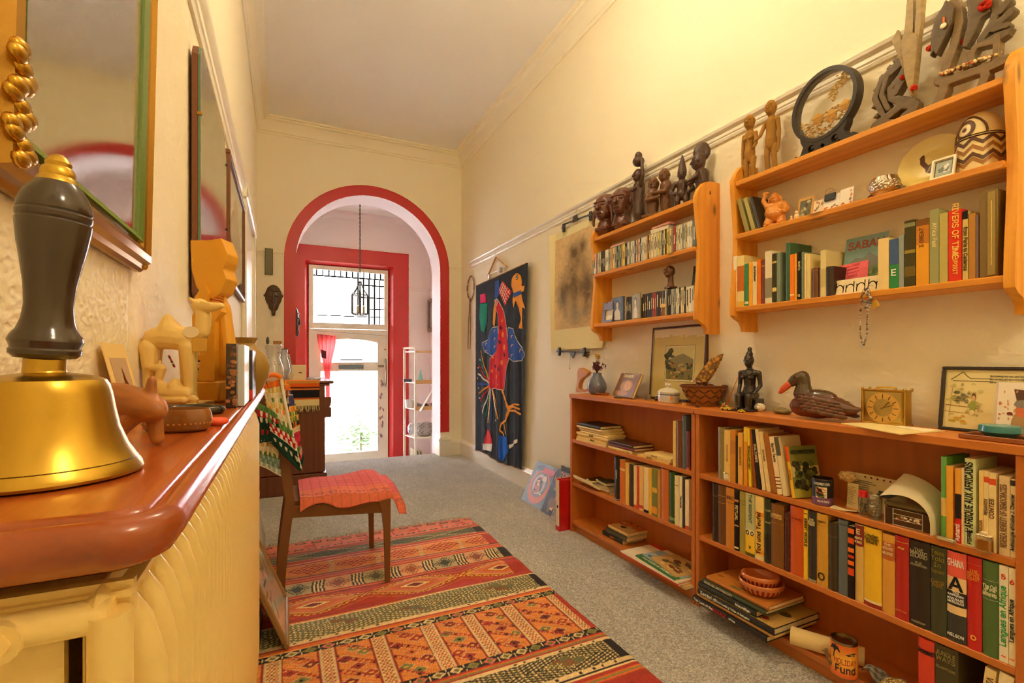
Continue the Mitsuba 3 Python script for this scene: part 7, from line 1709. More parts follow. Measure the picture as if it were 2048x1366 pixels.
ring_=np.abs(np.hypot((px_%.06)-.03,din-.045)-.016)<.0035; base[ring_&bord]*=.6
base*=(.9+.2*meshkit.noise(np.stack([px_*300,py_*300,px_*0],-1),4))[...,None]
V=np.stack([px_,py_,zt],-1).reshape(-1,3); q_=np.arange(nx*ny).reshape(nx,ny); F=np.vstack([np.stack([q_[:-1,:-1],q_[1:,:-1],q_[1:,1:]],-1).reshape(-1,3),np.stack([q_[:-1,:-1],q_[1:,1:],q_[:-1,1:]],-1).reshape(-1,3)])
V2=V+[0,0,-.004]; cc=base.reshape(-1,3)
put('fabric',M().add(trimesh.Trimesh(np.vstack([V,V2]),np.vstack([F,F[:,::-1]+len(V)]),process=False),np.vstack([cc,cc*.9]),None,True),'cloth',parent=k)

# ---------------------------------------------------------------- crochet blanket over the chair back
k=thing('crochet_blanket','multicoloured crochet blanket hung over the back of the chair','blanket')
rr=np.random.default_rng(40)
CC={n:lin(*c) for n,c in dict(o=(226,120,50),c=(226,214,176),y=(222,190,90),g=(92,130,70),d=(30,62,50),r=(186,38,50),w=(230,228,214),p=(74,70,110),k=(206,60,90),b=(120,150,140),t=(160,190,180),a=(190,150,90)).items()}
def knit(P,rows,nu,sag=.012,seed=0,thick=.0062):
 """openwork: rows of yarn clusters on the bilinear patch P (top left, top right, bottom right, bottom left)"""
 P=[np.array(p,float) for p in P]; nrm=np.cross(P[1]-P[0],P[3]-P[0]); nrm/=np.linalg.norm(nrm); b=M(); nv=len(rows); g=np.random.default_rng(seed)
 def at(u,v):
     q=P[0]*(1-u)*(1-v)+P[1]*u*(1-v)+P[2]*u*v+P[3]*(1-u)*v
     return q+nrm*(sag*math.sin(u*7+seed+v*2)+.010*math.sin(v*5+seed))
 for j in range(nv):
     v=(j+.5)/nv
     for i in range(nu):
         u=(i+.5+.25*(j%2))/(nu+.3); col_=rows[j]; ch=col_[i%len(col_)]; c=CC[ch]*g.uniform(.75,1.1)
         q,qa,qb=at(u,v),at(min(u+.32/nu,1),max(v-.42/nv,0)),at(max(u-.32/nu,0),max(v-.42/nv,0)); bt=at(u,min(v+.42/nv,1))
         for e in(qa,qb,(qa+qb)/2):b.add(tube([bt,e],[thick*.6,thick*.75],5),c,None,True)
     line=[at(t,(j+.98)/nv) for t in np.linspace(0,1,nu*2)]
     b.add(tube(line,thick*.62,5),CC[rows[j][0]]*.9,None,True)
 return b
Yn=2.335
PY=lambda u,v,Y=Yn:at_y(u,v,Y)
s1=knit([PY(526,770),PY(562,757),PY(602,940),PY(545,884)],['oo','yc','ccc','cccg','yc','coc','cc','gc','gg','rw','wr','dd','dw','dd'],10,.006,1)
s2=knit([PY(556,756,2.39),PY(580,760,2.44),PY(602,890,2.44),PY(586,905,2.39)],['yo','oo','wp','pp','pp','oy','yg','gy','od','cc','kk','kk','kr'],6,.004,2)
s3=knit([PY(519,868,2.37),PY(553,862,2.37),PY(562,952,2.37),PY(519,930,2.37)],['cc','cc','ca','cc','gc','bt','tb','wt'],8,.006,3)
s4=knit([PY(517,802,2.345),PY(558,830,2.325),PY(562,878,2.325),PY(515,886,2.345)],['gg','rw','dw','dd','dr','dd'],9,.010,4)
tp=knit([(-.125,Yn+.02,.925),(-.125,2.79,.925),(.0,2.79,.938),(.0,Yn+.02,.938)],['oc','oo','yc','cc','oc','pc'],16,.004,5)
fr=knit([(.012,2.37,.93),(.012,2.79,.93),(.070,2.79,.58),(.070,2.40,.58)],['oy','wp','pp','oy','yg','cc','cc','kk','cc','gg','rw','dd'],16,.005,6)
bk=knit([(-.135,2.37,.92),(-.135,2.79,.92),(-.14,2.79,.60),(-.14,2.37,.60)],['cc','yc','gc','cc','ca','cc','gg','dd','rw','dd'],15,.004,7)
for pce in(s1,s2,s3,s4,tp,fr,bk):put('crochet_panel',pce,'cloth',parent=k)
rim=M().add(tube(spline([PY(526,768),PY(535,753),PY(550,750),PY(562,757)],6),.010,8),CC['o']).add(tube([PY(545,884),PY(602,940)],.008,8),CC['d']).add(tube(spline([PY(562,757),PY(580,850),PY(602,940)],6),.006,8),CC['w'])
put('edging',rim,'cloth',parent=k)

# ---------------------------------------------------------------- frames leaning beside the radiator
def leaner(name,label,y0,y1,xb,L_,ang,wc,cat,fw=.022,th=.018,face=(206,200,180)):
 k=thing(name,label,cat)
 # local x along +y (into the room's depth), y up the slope, z off the face
 a=math.radians(ang); zf=max(rug_z(xb-.02+.01*i,y) for i in range(4) for y in np.arange(y0,y1,.01))+th*math.sin(a)+.001
 m=frame((xb,y1,zf),(0,-1,0),(-math.sin(a),0,math.cos(a)),(-math.cos(a)*-1,0,math.sin(a)))
 w=y1-y0; f=M()
 for x0,x1,q0,q1 in((0,w,0,fw),(0,w,L_-fw,L_),(0,fw,fw,L_-fw),(w-fw,w,fw,L_-fw)):f.box((x0,q0,-th),(x1,q1,0),lin(*wc),r=.003)
 put('frame',f,'satin',m=m,parent=k)
 b=M().box((fw-.002,fw-.002,-th+.002),(w-fw+.002,L_-fw+.002,-.010),lin(*face)); g=np.random.default_rng(3)
 for i in range(22):b.add(ext(affinity.translate(affinity.rotate(sbox(-.04,-.006,.04,.006),g.uniform(0,180)),g.uniform(.08,w-.08),g.uniform(.08,L_-.08)),.0004,-.0098),lin(*(np.array([196,180,140])*g.uniform(.6,1))),None,False)
 put('picture',b,'paper',m=m,parent=k)
 put('glass_sheet',M().add(trimesh.Trimesh([(fw,fw,-.005),(w-fw,fw,-.005),(w-fw,L_-fw,-.005),(fw,L_-fw,-.005)],[[0,1,2],[0,2,3]],process=False),smooth=False),'pane',m=m,parent=k)
leaner('leaning_frame','wood framed picture leaning on the floor beside the radiator, nearer the rug',1.92,2.31,.020,.50,22,(140,106,60),'framed picture')
leaner('leaning_frame','dark framed picture on the floor behind the lighter wooden frame',1.885,2.22,-.078,.44,14,(66,42,28),'framed picture',face=(60,50,44))
k=thing('wrapped_picture','picture wrapped in crinkled clear plastic behind the leaning frames','wrapped picture')
nx,ny=26,40; X_,Y_=np.meshgrid(np.linspace(0,1,nx),np.linspace(0,1,ny),indexing='ij'); cr=meshkit.fbm(np.stack([X_*6,Y_*9,X_*0],-1),3,4)
V=np.stack([-.075+.020*cr-.05*Y_,2.33+.26*X_,.018+.48*Y_],-1).reshape(-1,3); q_=np.arange(nx*ny).reshape(nx,ny); F=np.vstack([np.stack([q_[:-1,:-1],q_[1:,:-1],q_[1:,1:]],-1).reshape(-1,3),np.stack([q_[:-1,:-1],q_[1:,1:],q_[:-1,1:]],-1).reshape(-1,3)])
V2=V-[.022,0,0]; bd=[q_[:,0],q_[-1,:],q_[::-1,-1],q_[0,::-1]]; lp=np.concatenate([b_[:-1] for b_ in bd]); N_=len(V); S_=np.array([[lp[i],lp[(i+1)%len(lp)],lp[(i+1)%len(lp)]+N_] for i in range(len(lp))]+[[lp[i],lp[(i+1)%len(lp)]+N_,lp[i]+N_] for i in range(len(lp))])
put('plastic_wrap',M().add(trimesh.Trimesh(np.vstack([V,V2]),np.vstack([F,F[:,::-1]+N_,S_[:,::-1]]),process=False),lin(206,204,196),None,30),'gloss',parent=k)

# ---------------------------------------------------------------- record sleeves and binder by the far bookcase
def sleeve(name,label,y0,y1,xb,ang,paint,h=.315,th=.004,c=(60,56,50),roll=0):
 k=thing(name,label,'record sleeve','record sleeves leaning on the skirting'); w=y1-y0
 m=wallf((xb,y1,.0008+.0),0)@rot(RX,-ang)@rot(RY,roll)
 put('sleeve',M().box((0,0,0),(w,th,h),lin(*c)),'satin',m=m,parent=k)
 b=M(); paint(b,w,h); put('cover_print',b,'satin',m=m@frame((0,-.0002,0)),parent=k)
def lp1(b,w,h):
 fl(b,0,w,0,h,(120,132,146)); blots(b,w,h,[(150,160,170),(96,104,120)],30,8,.12,.05,.95,.05,.95,.0005)
 for rx,rz,c,o,x_,z_ in((.44,.40,(206,120,90),.0012,.52,.44),(.34,.30,(120,126,140),.0015,.52,.50),(.26,.24,(200,190,190),.0018,.50,.50),(.16,.20,(186,130,120),.0021,.48,.48),(.10,.06,(90,80,90),.0024,.46,.60)):
     b.add(ext(affinity.scale(Point(w*x_,h*z_).buffer(1,20),w*rx,h*rz),.0002),lin(*c),frame((0,-o,0),(1,0,0),(0,0,1),(0,-1,0)),False)
 b.add(ext(sbox(w*.45,h*.78,w*.95,h*.92),.0002),lin(190,70,80),frame((0,-.0027,0),(1,0,0),(0,0,1),(0,-1,0)),False); blots(b,w,h,[(230,206,190),(150,90,90),(90,96,110)],16,9,.06,.25,.75,.25,.7,.0030)
def lp2(b,w,h):
 fl(b,0,w,0,h,(46,40,36));
 for s,z_ in(('TONY',.90),('HANCOCK',.78)):b.add(text(s,.036,width=w*.72),lin(222,140,50),frame((w*.42,-.0010,h*z_),(1,0,0),(0,0,1),(0,-1,0)),False)
 for i in range(2):
     for j in range(2):b.add(text('EP',.020,width=.03),lin(232,226,210),frame((w*(.24+.22*i),-.0012,h*(.64-.08*j)),(1,0,0),(0,0,1),(0,-1,0)),False)
 blots(b,w,h,[(176,130,70),(120,90,56),(90,70,50)],18,5,.13,.25,.8,.08,.45,.0014); blots(b,w,h,[(224,200,150),(60,50,40)],5,7,.05,.3,.6,.06,.2,.0022)
def lp3(b,w,h):fl(b,0,w,0,h,(150,130,90)); blots(b,w,h,[(190,160,110),(90,80,60)],14,5,.1)
def lp4(b,w,h):fl(b,0,w,0,h,(70,76,80)); fl(b,0,w,h*.8,h*.9,(100,106,110),.0006)
sleeve('record_sleeve','dark grey record sleeve at the back, its corner showing above the others',2.63,2.94,1.786,0,lp4,c=(70,76,80))
sleeve('record_sleeve','blue grey and coral record sleeve, farthest left of those by the bookcase',2.985,3.30,1.645,27,lp1,c=(120,130,140))
sleeve('record_sleeve','black record sleeve with orange capitals TONY HANCOCK',2.665,2.98,1.640,26,lp2)
sleeve('record_sleeve','tan card sleeve leaning between the black sleeve and the red binder',2.620,2.80,1.612,26,lp3,c=(150,130,90),h=.26)
k=thing('ring_binder','red ring binder standing against the side of the far bookcase','binder')
ya,yb=2.612,2.566; bx0=1.545
put('cover',M().box((bx0,yb,.001),(bx0+.22,yb+.003,.318),lin(190,20,24)).box((bx0,ya-.003,.001),(bx0+.22,ya,.318),lin(190,20,24)).box((bx0,yb,.001),(bx0+.003,ya,.318),lin(190,20,24)),'gloss',parent=k)
put('spine_label',M().box((bx0-.0008,yb+.004,.030),(bx0,ya-.004,.316),lin(232,222,200)).add(ext(Point(0,0).buffer(.009,12),.0006),lin(30,24,26),frame((bx0-.0009,(ya+yb)/2,.15),(0,-1,0),(0,0,1),(-1,0,0)),False),'paper',parent=k,label='white spine label with a dark finger hole')
put('page_block',M().box((bx0+.006,yb+.005,.006),(bx0+.215,ya-.005,.300),lin(226,220,200)),'paper',parent=k)
# ---------------------------------------------------------------- hangings on the right wall
XH=XW-.040
def hang(pts,ref,X=XH):return Polygon(pix_poly(pts,X,ref)).buffer(0)
def K(*p):return[(860+x/2.97,500+y/2.97) for x,y in p]
ref=(952,572); o=at_x(*ref,XH)
k=thing('applique_banner','black cloth banner with an appliqued red bird, hanging on the right wall','wall hanging')
cl=hang([(952,572),(1056,525),(1042,942),(950,900)],ref)
def folds(x,z):return .0055*np.sin(x*34+.6)*np.clip((-z+.1)/.9,0,1)+.0018*np.sin(x*83)*np.clip(-z/1.0,0,1)
x0,z0,x1,z1=cl.bounds
def cloth_piece(poly,lift,c,th=.0012):
 """a flat piece of cloth following the banner's folds"""
 e=ext(poly.segmentize(.012),th); e=e.subdivide_to_size(.035) if poly.area>.002 else e
 v=np.array(e.vertices); e.vertices=np.c_[v[:,0],-(lift+v[:,2]+folds(v[:,0],v[:,1])),v[:,1]]; return e,c
nx,nz=90,60; A_,B_=np.meshgrid(np.linspace(0,1,nx),np.linspace(0,1,nz),indexing='ij')
cn=np.array(pix_poly([(952,572),(1056,525),(1042,942),(950,900)],XH,ref))
P_=(cn[0]*(1-A_[...,None])+cn[1]*A_[...,None])*(1-B_[...,None])+(cn[3]*(1-A_[...,None])+cn[2]*A_[...,None])*B_[...,None]
P_[...,1]+=.012*np.sin(A_*8)*B_**3
V=np.stack([P_[...,0],-folds(P_[...,0],P_[...,1]),P_[...,1]],-1).reshape(-1,3); q_=np.arange(nx*nz).reshape(nx,nz)
F=np.vstack([np.stack([q_[:-1,:-1],q_[1:,:-1],q_[1:,1:]],-1).reshape(-1,3),np.stack([q_[:-1,:-1],q_[1:,1:],q_[:-1,1:]],-1).reshape(-1,3)])
mB=wallf(o)
put('cloth',M().add(trimesh.Trimesh(V,F,process=False),lin(36,37,40),None,True),'matte',m=mB,parent=k)
for j in(0,nz-1):put('hem',M().add(tube([V[q_[i,j]]+[0,-.001,0] for i in range(0,nx,3)],.004,6),lin(150,104,50)),'cloth',m=mB,parent=k,label='tan hem')
RED_,ORG_,BLU_,WHI_,GRN_,YEL_=lin(196,30,32),lin(226,124,40),lin(44,76,150),lin(236,232,222),lin(20,120,96),lin(226,150,50)
bird=hang(K((385,300),(400,292),(412,310),(440,370),(458,460),(466,560),(470,640),(452,740),(440,830),(410,826),(385,818),(362,824),(350,770),(362,650),(400,590),(412,480),(408,380),(390,335)),ref)
def ap(name,poly,c,lift,label=None,rim=0):
 if poly.area<1e-6:return
 if rim:e,_=cloth_piece(poly.buffer(rim),lift-.0013,WHI_); b=M().add(e,WHI_,None,20)
 else:b=M()
 e,_=cloth_piece(poly,lift,c); b.add(e,c,None,20); put(name,b,'cloth',m=mB,parent=k,label=label)
wl=hang(K((372,462),(405,458),(412,545),(400,590),(372,628),(330,605),(312,555),(345,535)),ref); wr=hang(K((468,462),(492,470),(520,540),(566,622),(545,655),(495,660),(470,640),(464,560)),ref)
ap('appliqued_bird',bird,RED_,.004,'red bird body outlined in white',.007); ap('appliqued_wing',wl,BLU_,.0035,None,.006); ap('appliqued_wing',wr,BLU_,.0035,None,.006)
for x,y,r in((430,420,.016),(434,502,.026),(444,578,.026),(428,670,.024),(398,752,.022),(372,720,.016),(378,640,.012),(408,800,.010)):ap('orange_spot',Point(*pix_poly(K((x,y)),XH,ref)[0]).buffer(r,8).intersection(bird),ORG_,.0056)
for x,y,r in((425,460,.020),(418,545,.020),(445,620,.020),(412,705,.020),(388,690,.014)):ap('dark_spot',Point(*pix_poly(K((x,y)),XH,ref)[0]).buffer(r,8).difference(Point(*pix_poly(K((x+4,y-14)),XH,ref)[0]).buffer(r,8)).intersection(bird),lin(70,20,30),.0056)
for w_ in(wl,wr):
 bx=w_.bounds
 for i in range(6):
     c_=Point(bx[0]+(bx[2]-bx[0])*(.25+.5*(i%2)),bx[1]+(bx[3]-bx[1])*(.15+.14*i)); ap('wing_crescent',c_.buffer(.020,8).difference(affinity.translate(c_,.008,-.010).buffer(.020,8)).intersection(w_),lin(206,160,130),.0052)
fish=hang(K((500,150),(520,136),(540,150),(548,190),(545,215),(565,212),(560,245),(542,250),(552,300),(570,350),(550,340),(548,420),(552,470),(528,465),(540,410),(528,340),(512,300),(498,345),(490,300),(500,260),(484,210),(488,170)),ref)
ap('appliqued_fish',fish,YEL_,.003,'yellow fish'); ap('fish_collar',hang(K((498,258),(542,240),(544,262),(502,284)),ref),BLU_,.0045)
ec=pix_poly(K((519,162)),XH,ref)[0]
for r,c,l in((.022,lin(60,40,20),.0045),(.016,WHI_,.006),(.009,lin(24,22,24),.0075)):ap('fish_eye',Point(*ec).buffer(r,10),c,l)
ap('checked_patch',hang(K((432,182),(486,248),(448,332),(410,244)),ref),RED_,.003)
for i in range(4):
 t=.2+.2*i; L1=pix_poly(K((432+(486-432)*t,182+(248-182)*t),(410+(448-410)*t,244+(332-244)*t),(432+(410-432)*t,182+(244-182)*t),(486+(448-486)*t,248+(332-248)*t)),XH,ref)
 ap('check_line',LineString(L1[:2]).buffer(.0035),WHI_,.0045); ap('check_line',LineString(L1[2:]).buffer(.0035),WHI_,.0045)
ap('green_patch',hang(K((298,320),(342,315),(338,430),(326,490),(302,478),(294,400)),ref),GRN_,.003); ap('pink_patch',hang(K((298,265),(330,258),(336,310),(300,316)),ref),lin(206,36,90),.003)
ap('blue_patch',hang(K((388,190),(412,178),(414,262),(398,290),(384,280)),ref),BLU_,.003); ap('yellow_beak',hang(K((384,318),(378,360),(374,440),(384,460),(392,380),(394,330)),ref),YEL_,.0035)
hp_=pix_poly(K((397,312)),XH,ref)[0]; ap('bird_head',Point(*hp_).buffer(.034,10).difference(Point(*hp_).buffer(.026,10)),WHI_,.006); ap('bird_eye',affinity.scale(Point(*hp_).buffer(.014,10),.7,1.2),WHI_,.006)
for i,(x,y,c) in enumerate([(302,600,YEL_),(300,650,GRN_),(292,690,RED_),(288,735,WHI_),(286,795,BLU_),(292,850,YEL_),(300,895,RED_),(315,960,WHI_),(330,990,GRN_),(345,1010,WHI_),(355,1020,YEL_),(368,1015,BLU_),(395,1005,WHI_),(408,1000,YEL_)]):
 ap('tail_feather',LineString(pix_poly(K((352+i*1.5,790+i*2),(x,y)),XH,ref)).buffer(.0085),c,.0022+.0001*i)
for x,y in((296,652),(288,700),(286,762),(290,820),(296,880),(305,930),(318,968),(345,1022),(388,1012)):ap('white_dot',Point(*pix_poly(K((x,y)),XH,ref)[0]).buffer(.009,8),WHI_,.0042)
leg=unary_union([LineString(pix_poly(K(*q),XH,ref)).buffer(w_) for q,w_ in((((430,840),(455,900),(472,950),(455,1010)),.017),(((470,940),(500,930),(532,945)),.009),(((475,955),(510,955),(536,975)),.009),(((470,930),(505,915),(530,920)),.007),(((455,1010),(425,1030),(418,1070),(440,1100)),.009),(((440,1025),(446,1060),(456,1090)),.008))])
ap('appliqued_leg',leg,YEL_,.004,'yellow clawed leg')
ap('red_patch',hang(K((340,1060),(365,1090),(372,1150),(322,1160),(330,1110)),ref),lin(206,50,50),.003); ap('white_patch',hang(K((318,1150),(372,1150),(368,1196),(318,1186)),ref),WHI_,.0035)
ap('blue_patch',hang(K((412,1100),(462,1110),(470,1200),(430,1260),(410,1230)),ref),lin(20,80,170),.003)
for q in((496,1135,522,1122,524,1142,498,1158),(470,1158,494,1150,496,1166,472,1180)):ap('white_patch',hang(K(*zip(q[::2],q[1::2])),ref),WHI_,.0035)
k=thing('coat_hanger','wooden clothes hanger holding the top of the black banner','hanger')
b=M(); hq=[at_x(*p,XW-.016) for p in((976,552),(992,514),(1014,534))]
for p,q in((0,1),(1,2)):b.add(tube([hq[p],hq[q]],.009,10,.6),lin(186,140,84))
put('wooden_arm',b,'satin',parent=k)
put('wire_bar',tube([hq[0]+[0,0,.01],hq[2]+[0,0,.005]],.0025,8),'metal',lin(200,196,186),parent=k)
for u,v in((981,553),(1003,540)):
 q=at_x(u,v,XW-.018); put('clip',rbox(q+[-.022,-.016,-.024],q+[.004,.016,.022],.004),'metal',lin(206,204,196),parent=k,smooth=40)
q=at_x(992,508,XW-.01); put('hook',tube(spline([hq[1],q+[-.008,0,.01],q+[0,-.012,.03],q+[.006,-.02,.014]],6),.002,8),'metal',lin(200,196,186),parent=k)
# necklace of shells on a hook
k=thing('wall_necklace','brown bead necklace with long cords hanging left of the black banner','necklace'); b=M(); rr=np.random.default_rng(3)
lp=[at_x(u,v,XW-.010) for u,v in((941,552),(935,570),(935,588),(940,598),(946,590),(948,570),(943,552))]
for q in spline(lp,9):b.add(ball(q,.0095*rr.uniform(.8,1.2),(.6,1,1),1),lin(*(rr.choice([[150,110,76],[110,80,56],[196,170,140],[90,70,50]]))),None,True)
put('beads',b,'satin',parent=k)
b=M()
for dx in(-2,2):b.add(tube(spline([at_x(940,598,XW-.008),at_x(939+dx,650,XW-.007),at_x(938+dx,698,XW-.006)],5),.0035,6),lin(126,90,66))
put('cord',b,'cloth',parent=k); put('pendant',ball(at_x(940,602,XW-.012),.014,(.6,1,1.2)),'satin',lin(90,66,46),parent=k,smooth=True)
# parchment poster: sepia figure study stand-in, black clip rails
ref=(1105,700); o=at_x(*ref,XW-.014); mP=wallf(o); XP=XW-.014
k=thing('parchment_poster','yellowed parchment poster with a smoky brown and grey study, on the right wall','poster')
W_=o[1]-at_x(1208,690,XP)[1]; H_=at_x(1150,450,XP)[2]-o[2]
nx,nz=50,60; A_,B_=np.meshgrid(np.linspace(0,1,nx),np.linspace(0,1,nz),indexing='ij')
def pcurl(a,b):return-.002-.030*np.clip((.10-a)/.10,0,1)**1.6*(.3+.7*b)-.004*np.sin(b*5)-.012*np.clip((.12-b)/.12,0,1)**2*a
V=np.stack([A_*W_*(1-.0*B_),pcurl(A_,B_),B_*H_],-1); Vf=V.reshape(-1,3); q_=np.arange(nx*nz).reshape(nx,nz)
F=np.vstack([np.stack([q_[:-1,:-1],q_[1:,:-1],q_[1:,1:]],-1).reshape(-1,3),np.stack([q_[:-1,:-1],q_[1:,1:],q_[:-1,1:]],-1).reshape(-1,3)])
put('sheet',M().add(trimesh.Trimesh(np.vstack([Vf,Vf+[0,.0012,0]]),np.vstack([F,F[:,::-1]+len(Vf)]),process=False),lin(236,226,178),None,True),'paper',m=mP,parent=k)
na,nb=110,150; A_,B_=np.meshgrid(np.linspace(.07,.97,na),np.linspace(.17,.94,nb),indexing='ij'); P3=np.stack([A_*6,B_*8,A_*0],-1)
tone=meshkit.fbm(P3*.9,4,3); fine=meshkit.fbm(P3*6,3,8)
fg=np.exp(-((A_-.52)/.26)**2-((B_-.52)/.30)**2)+.8*sum(np.exp(-((A_-a)/w)**2-((B_-b_)/h_)**2) for a,b_,w,h_ in((.45,.80,.08,.06),(.64,.82,.07,.055),(.30,.45,.16,.14),(.75,.42,.15,.16)))
t=np.clip(.80*fg*(.5+tone)+.35*(fine-.35),0,1)[...,None]; cool=np.clip((tone-.45)*3,0,1)[...,None]*np.exp(-((B_-.34)/.14)**2)[...,None]
c_=lin(226,196,146)*(1-t)+lin(110,90,70)*t; c_=c_*(1-.5*cool)+lin(130,136,136)*.5*cool
lightp=sum(np.exp(-((A_-a)/w)**2-((B_-b_)/h_)**2) for a,b_,w,h_ in((.38,.36,.09,.12),(.60,.34,.07,.10),(.58,.60,.08,.07)))[...,None]; c_=c_*(1-.45*lightp)+lin(222,190,136)*.45*lightp
Vp=np.stack([A_*W_,pcurl(A_,B_)-.0009,B_*H_],-1).reshape(-1,3); q_=np.arange(na*nb).reshape(na,nb)
F=np.vstack([np.stack([q_[:-1,:-1],q_[1:,:-1],q_[1:,1:]],-1).reshape(-1,3),np.stack([q_[:-1,:-1],q_[1:,1:],q_[:-1,1:]],-1).reshape(-1,3)])
put('print',M().add(trimesh.Trimesh(Vp,F,process=False),c_.reshape(-1,3),None,True),'paper',m=mP,parent=k)
def clip_rail(name,label,u0,v0,u1,v1,us):
 k=thing(name,label,'clip rail'); a,b_=at_x(u0,v0,XW-.024),at_x(u1,v1,XW-.024)
 put('rail',tube([a,b_],.006,10),'satin',lin(56,50,46),parent=k)
 for u,v in us:q=at_x(u,v,XW-.026); put('clip',M().add(rbox(q+[-.014,-.013,-.034],q+[.003,.013,.026],.004),lin(40,36,34),None,40).add(tube([q+[-.012,-.016,.0],q+[-.012,.016,.0]],.006,8),lin(70,66,62)),'satin',parent=k)
 return k
kk=clip_rail('clip_rail','black clip rail holding the top of the parchment poster',1127,449,1186,427,[(1129,455),(1183,431)])
q=at_x(1152,440,XW-.02); put('grip',M().add(ext(Polygon([(-.03,-.01),(.03,-.01),(.018,.03),(-.018,.03)]),.012),lin(60,52,48),wallf(q)@UPRIGHT,20),'satin',parent=kk)
put('hook',tube(spline([q+[0,0,.03],q+[.002,.0,.06],q+[.004,-.014,.085],q+[.006,-.03,.07]],6),.0022,8),'metal',lin(206,190,180),parent=kk)
kk=clip_rail('clip_rail','black clip rail weighting the bottom of the parchment poster',1114,703,1178,705,[(1120,702),(1170,703)])
q=at_x(1146,706,XW-.026); put('heart_tag',M().add(ext(Polygon([(-.032,.012),(0,.004),(.032,.012),(.026,-.016),(.004,-.036),(-.022,-.014)]),.008),lin(52,62,66),wallf(q)@UPRIGHT,20),'satin',parent=kk,label='slate coloured heart shaped grip')
put('thread',tube([at_x(1141,712,XW-.01),at_x(1139,733,XW-.01)],.0012,5),'cloth',lin(180,150,140),parent=kk); put('charm',ball(at_x(1139,737,XW-.012),.006,(.6,1,1)),'gloss',lin(196,110,110),parent=kk,smooth=True)

# ---------------------------------------------------------------- left wall: mirrors and frames
def wallx(name,label,cat,y0,y1,z0,z1,th,fw,c,mat='satin',inner=None,off=.004,tilt=0.0):
 """a framed thing on the left wall: local x along +y, y out of the wall, z up"""
 k=thing(name,label,cat); m=frame((XL+off,y0,z0),(0,1,0),(1,0,0),(0,0,1))@rot(RX,-tilt); w,h=y1-y0,z1-z0
 return k,m,w,h
GL=lin(206,160,60)
ya=at_x(334,540,XL+.05)[1]; zb=at_x(334,548,XL+.05)[2]
k,m,w,h=wallx('gilt_mirror','large gilt framed mirror hanging in the left foreground','mirror',at_x(90,200,XL+.04)[1]-.046,ya,zb,2.06,.05,.075,GL,off=.006,tilt=1.2)
PF=[(0,0),(.050,0),(.050,.004),(.046,.010),(.040,.011),(.036,.018),(.030,.020),(.024,.026),(.014,.024),(.010,.015),(.004,.012),(0,.006)]
def frame_run(w,h,prof,c):
 """mitred moulding: prof in (inward from the outer edge, height)"""
 b=M(); pr_=np.array(prof)
 cs=[(0,0,1,1),(w,0,-1,1),(w,h,-1,-1),(0,h,1,-1)]
 for s in range(4):
     (xa,za,ax,az),(xb_,zb_,bx_,bz)=cs[s],cs[(s+1)%4]
     Va=[(xa+ax*o,q,za+az*o) for o,q in pr_]; Vb=[(xb_+bx_*o,q,zb_+bz*o) for o,q in pr_]; n=len(pr_)
     F=[[i,n+i,n+(i+1)%n] for i in range(n)]+[[i,n+(i+1)%n,(i+1)%n] for i in range(n)]
     b.add(trimesh.Trimesh(Va+Vb,F,process=False),c,None,20)
 return b
put('frame',frame_run(w,h,PF,lin(176,132,60)),'metal',m=m,parent=k)
put('bevel',frame_run(w-.086,h-.086,[(0,.010),(0,.020),(.010,.015),(.010,.010)],lin(96,120,56)),'gloss',m=m@frame((.043,0,.043)),parent=k,label='greenish bevelled glass edge')
put('mirror_glass',M().add(trimesh.Trimesh([(.046,.012,.046),(w-.046,.012,.046),(w-.046,.012,h-.046),(.046,.012,h-.046)],[[0,2,1],[0,3,2]],process=False),(1,1,1),None,False),'mirror',m=m,parent=k)
put('back_board',M().box((.004,0,.004),(w-.004,.006,h-.004),lin(90,60,34)),'matte',m=m,parent=k)
# gilded foliage on the near upright
b=M(); rr=np.random.default_rng(5)
yo=.0
for i in range(15):
 z_=.020+.0065*i; xq=yo+.022+.012*math.sin(i*1.3); b.add(ball((xq,.024+.003*rr.random(),z_),1,(.012,.006,.008),1),GL,rot([0,1,0],0),True)
put('gilt_foliage',b,'metal',m=m,parent=k,label='gilded leaf ornament')
b=M()
for x in(w-.008,):b.add(ball((x,.012,.010),.007,sub=2),GL,None,True)
put('corner_boss',b,'metal',m=m,parent=k)
# narrow frameless mirror on a wooden back
y0,y1=at_x(392,300,XL+.02)[1],at_x(446,300,XL+.02)[1]; z0=at_x(392,600,XL+.02)[2]; z1=at_x(392,84,XL+.02)[2]
k,m,w,h=wallx('wall_mirror','tall narrow unframed mirror with cut corners on a wooden back','mirror',y0,y1,z0,z1,.02,0,GL,off=.010)
op=Polygon([(0,.02),(.04,0),(w-.04,0),(w,.06),(w,h-.08),(w-.07,h),(.02,h),(0,h-.03)])
UPX=frame((0,0,0),(1,0,0),(0,0,1),(0,1,0))
put('back_board',M().add(ext(op,.014),lin(110,60,28),UPX,20),'satin',m=m,parent=k)
put('glass_edge',M().add(ext(op.buffer(-.001),.006,.0145),lin(70,110,84),UPX,20),'gloss',m=m,parent=k,label='green glass edge')
e=ext(op.buffer(-.0015),.0004,.0208); put('mirror_glass',M().add(e,(1,1,1),UPX,False),'mirror',m=m,parent=k)
for z_ in(h*.18,h*.72):put('mirror_clip',M().box((-.002,.012,z_),(.012,.024,z_+.010),lin(170,130,60),r=.001),'metal',m=m,parent=k)
for z_ in(h*.12,h*.5,h*.86):put('mirror_clip',M().add(ball((w-.004,.022,z_),.005),lin(60,46,30),None,True),'metal',m=m,parent=k)
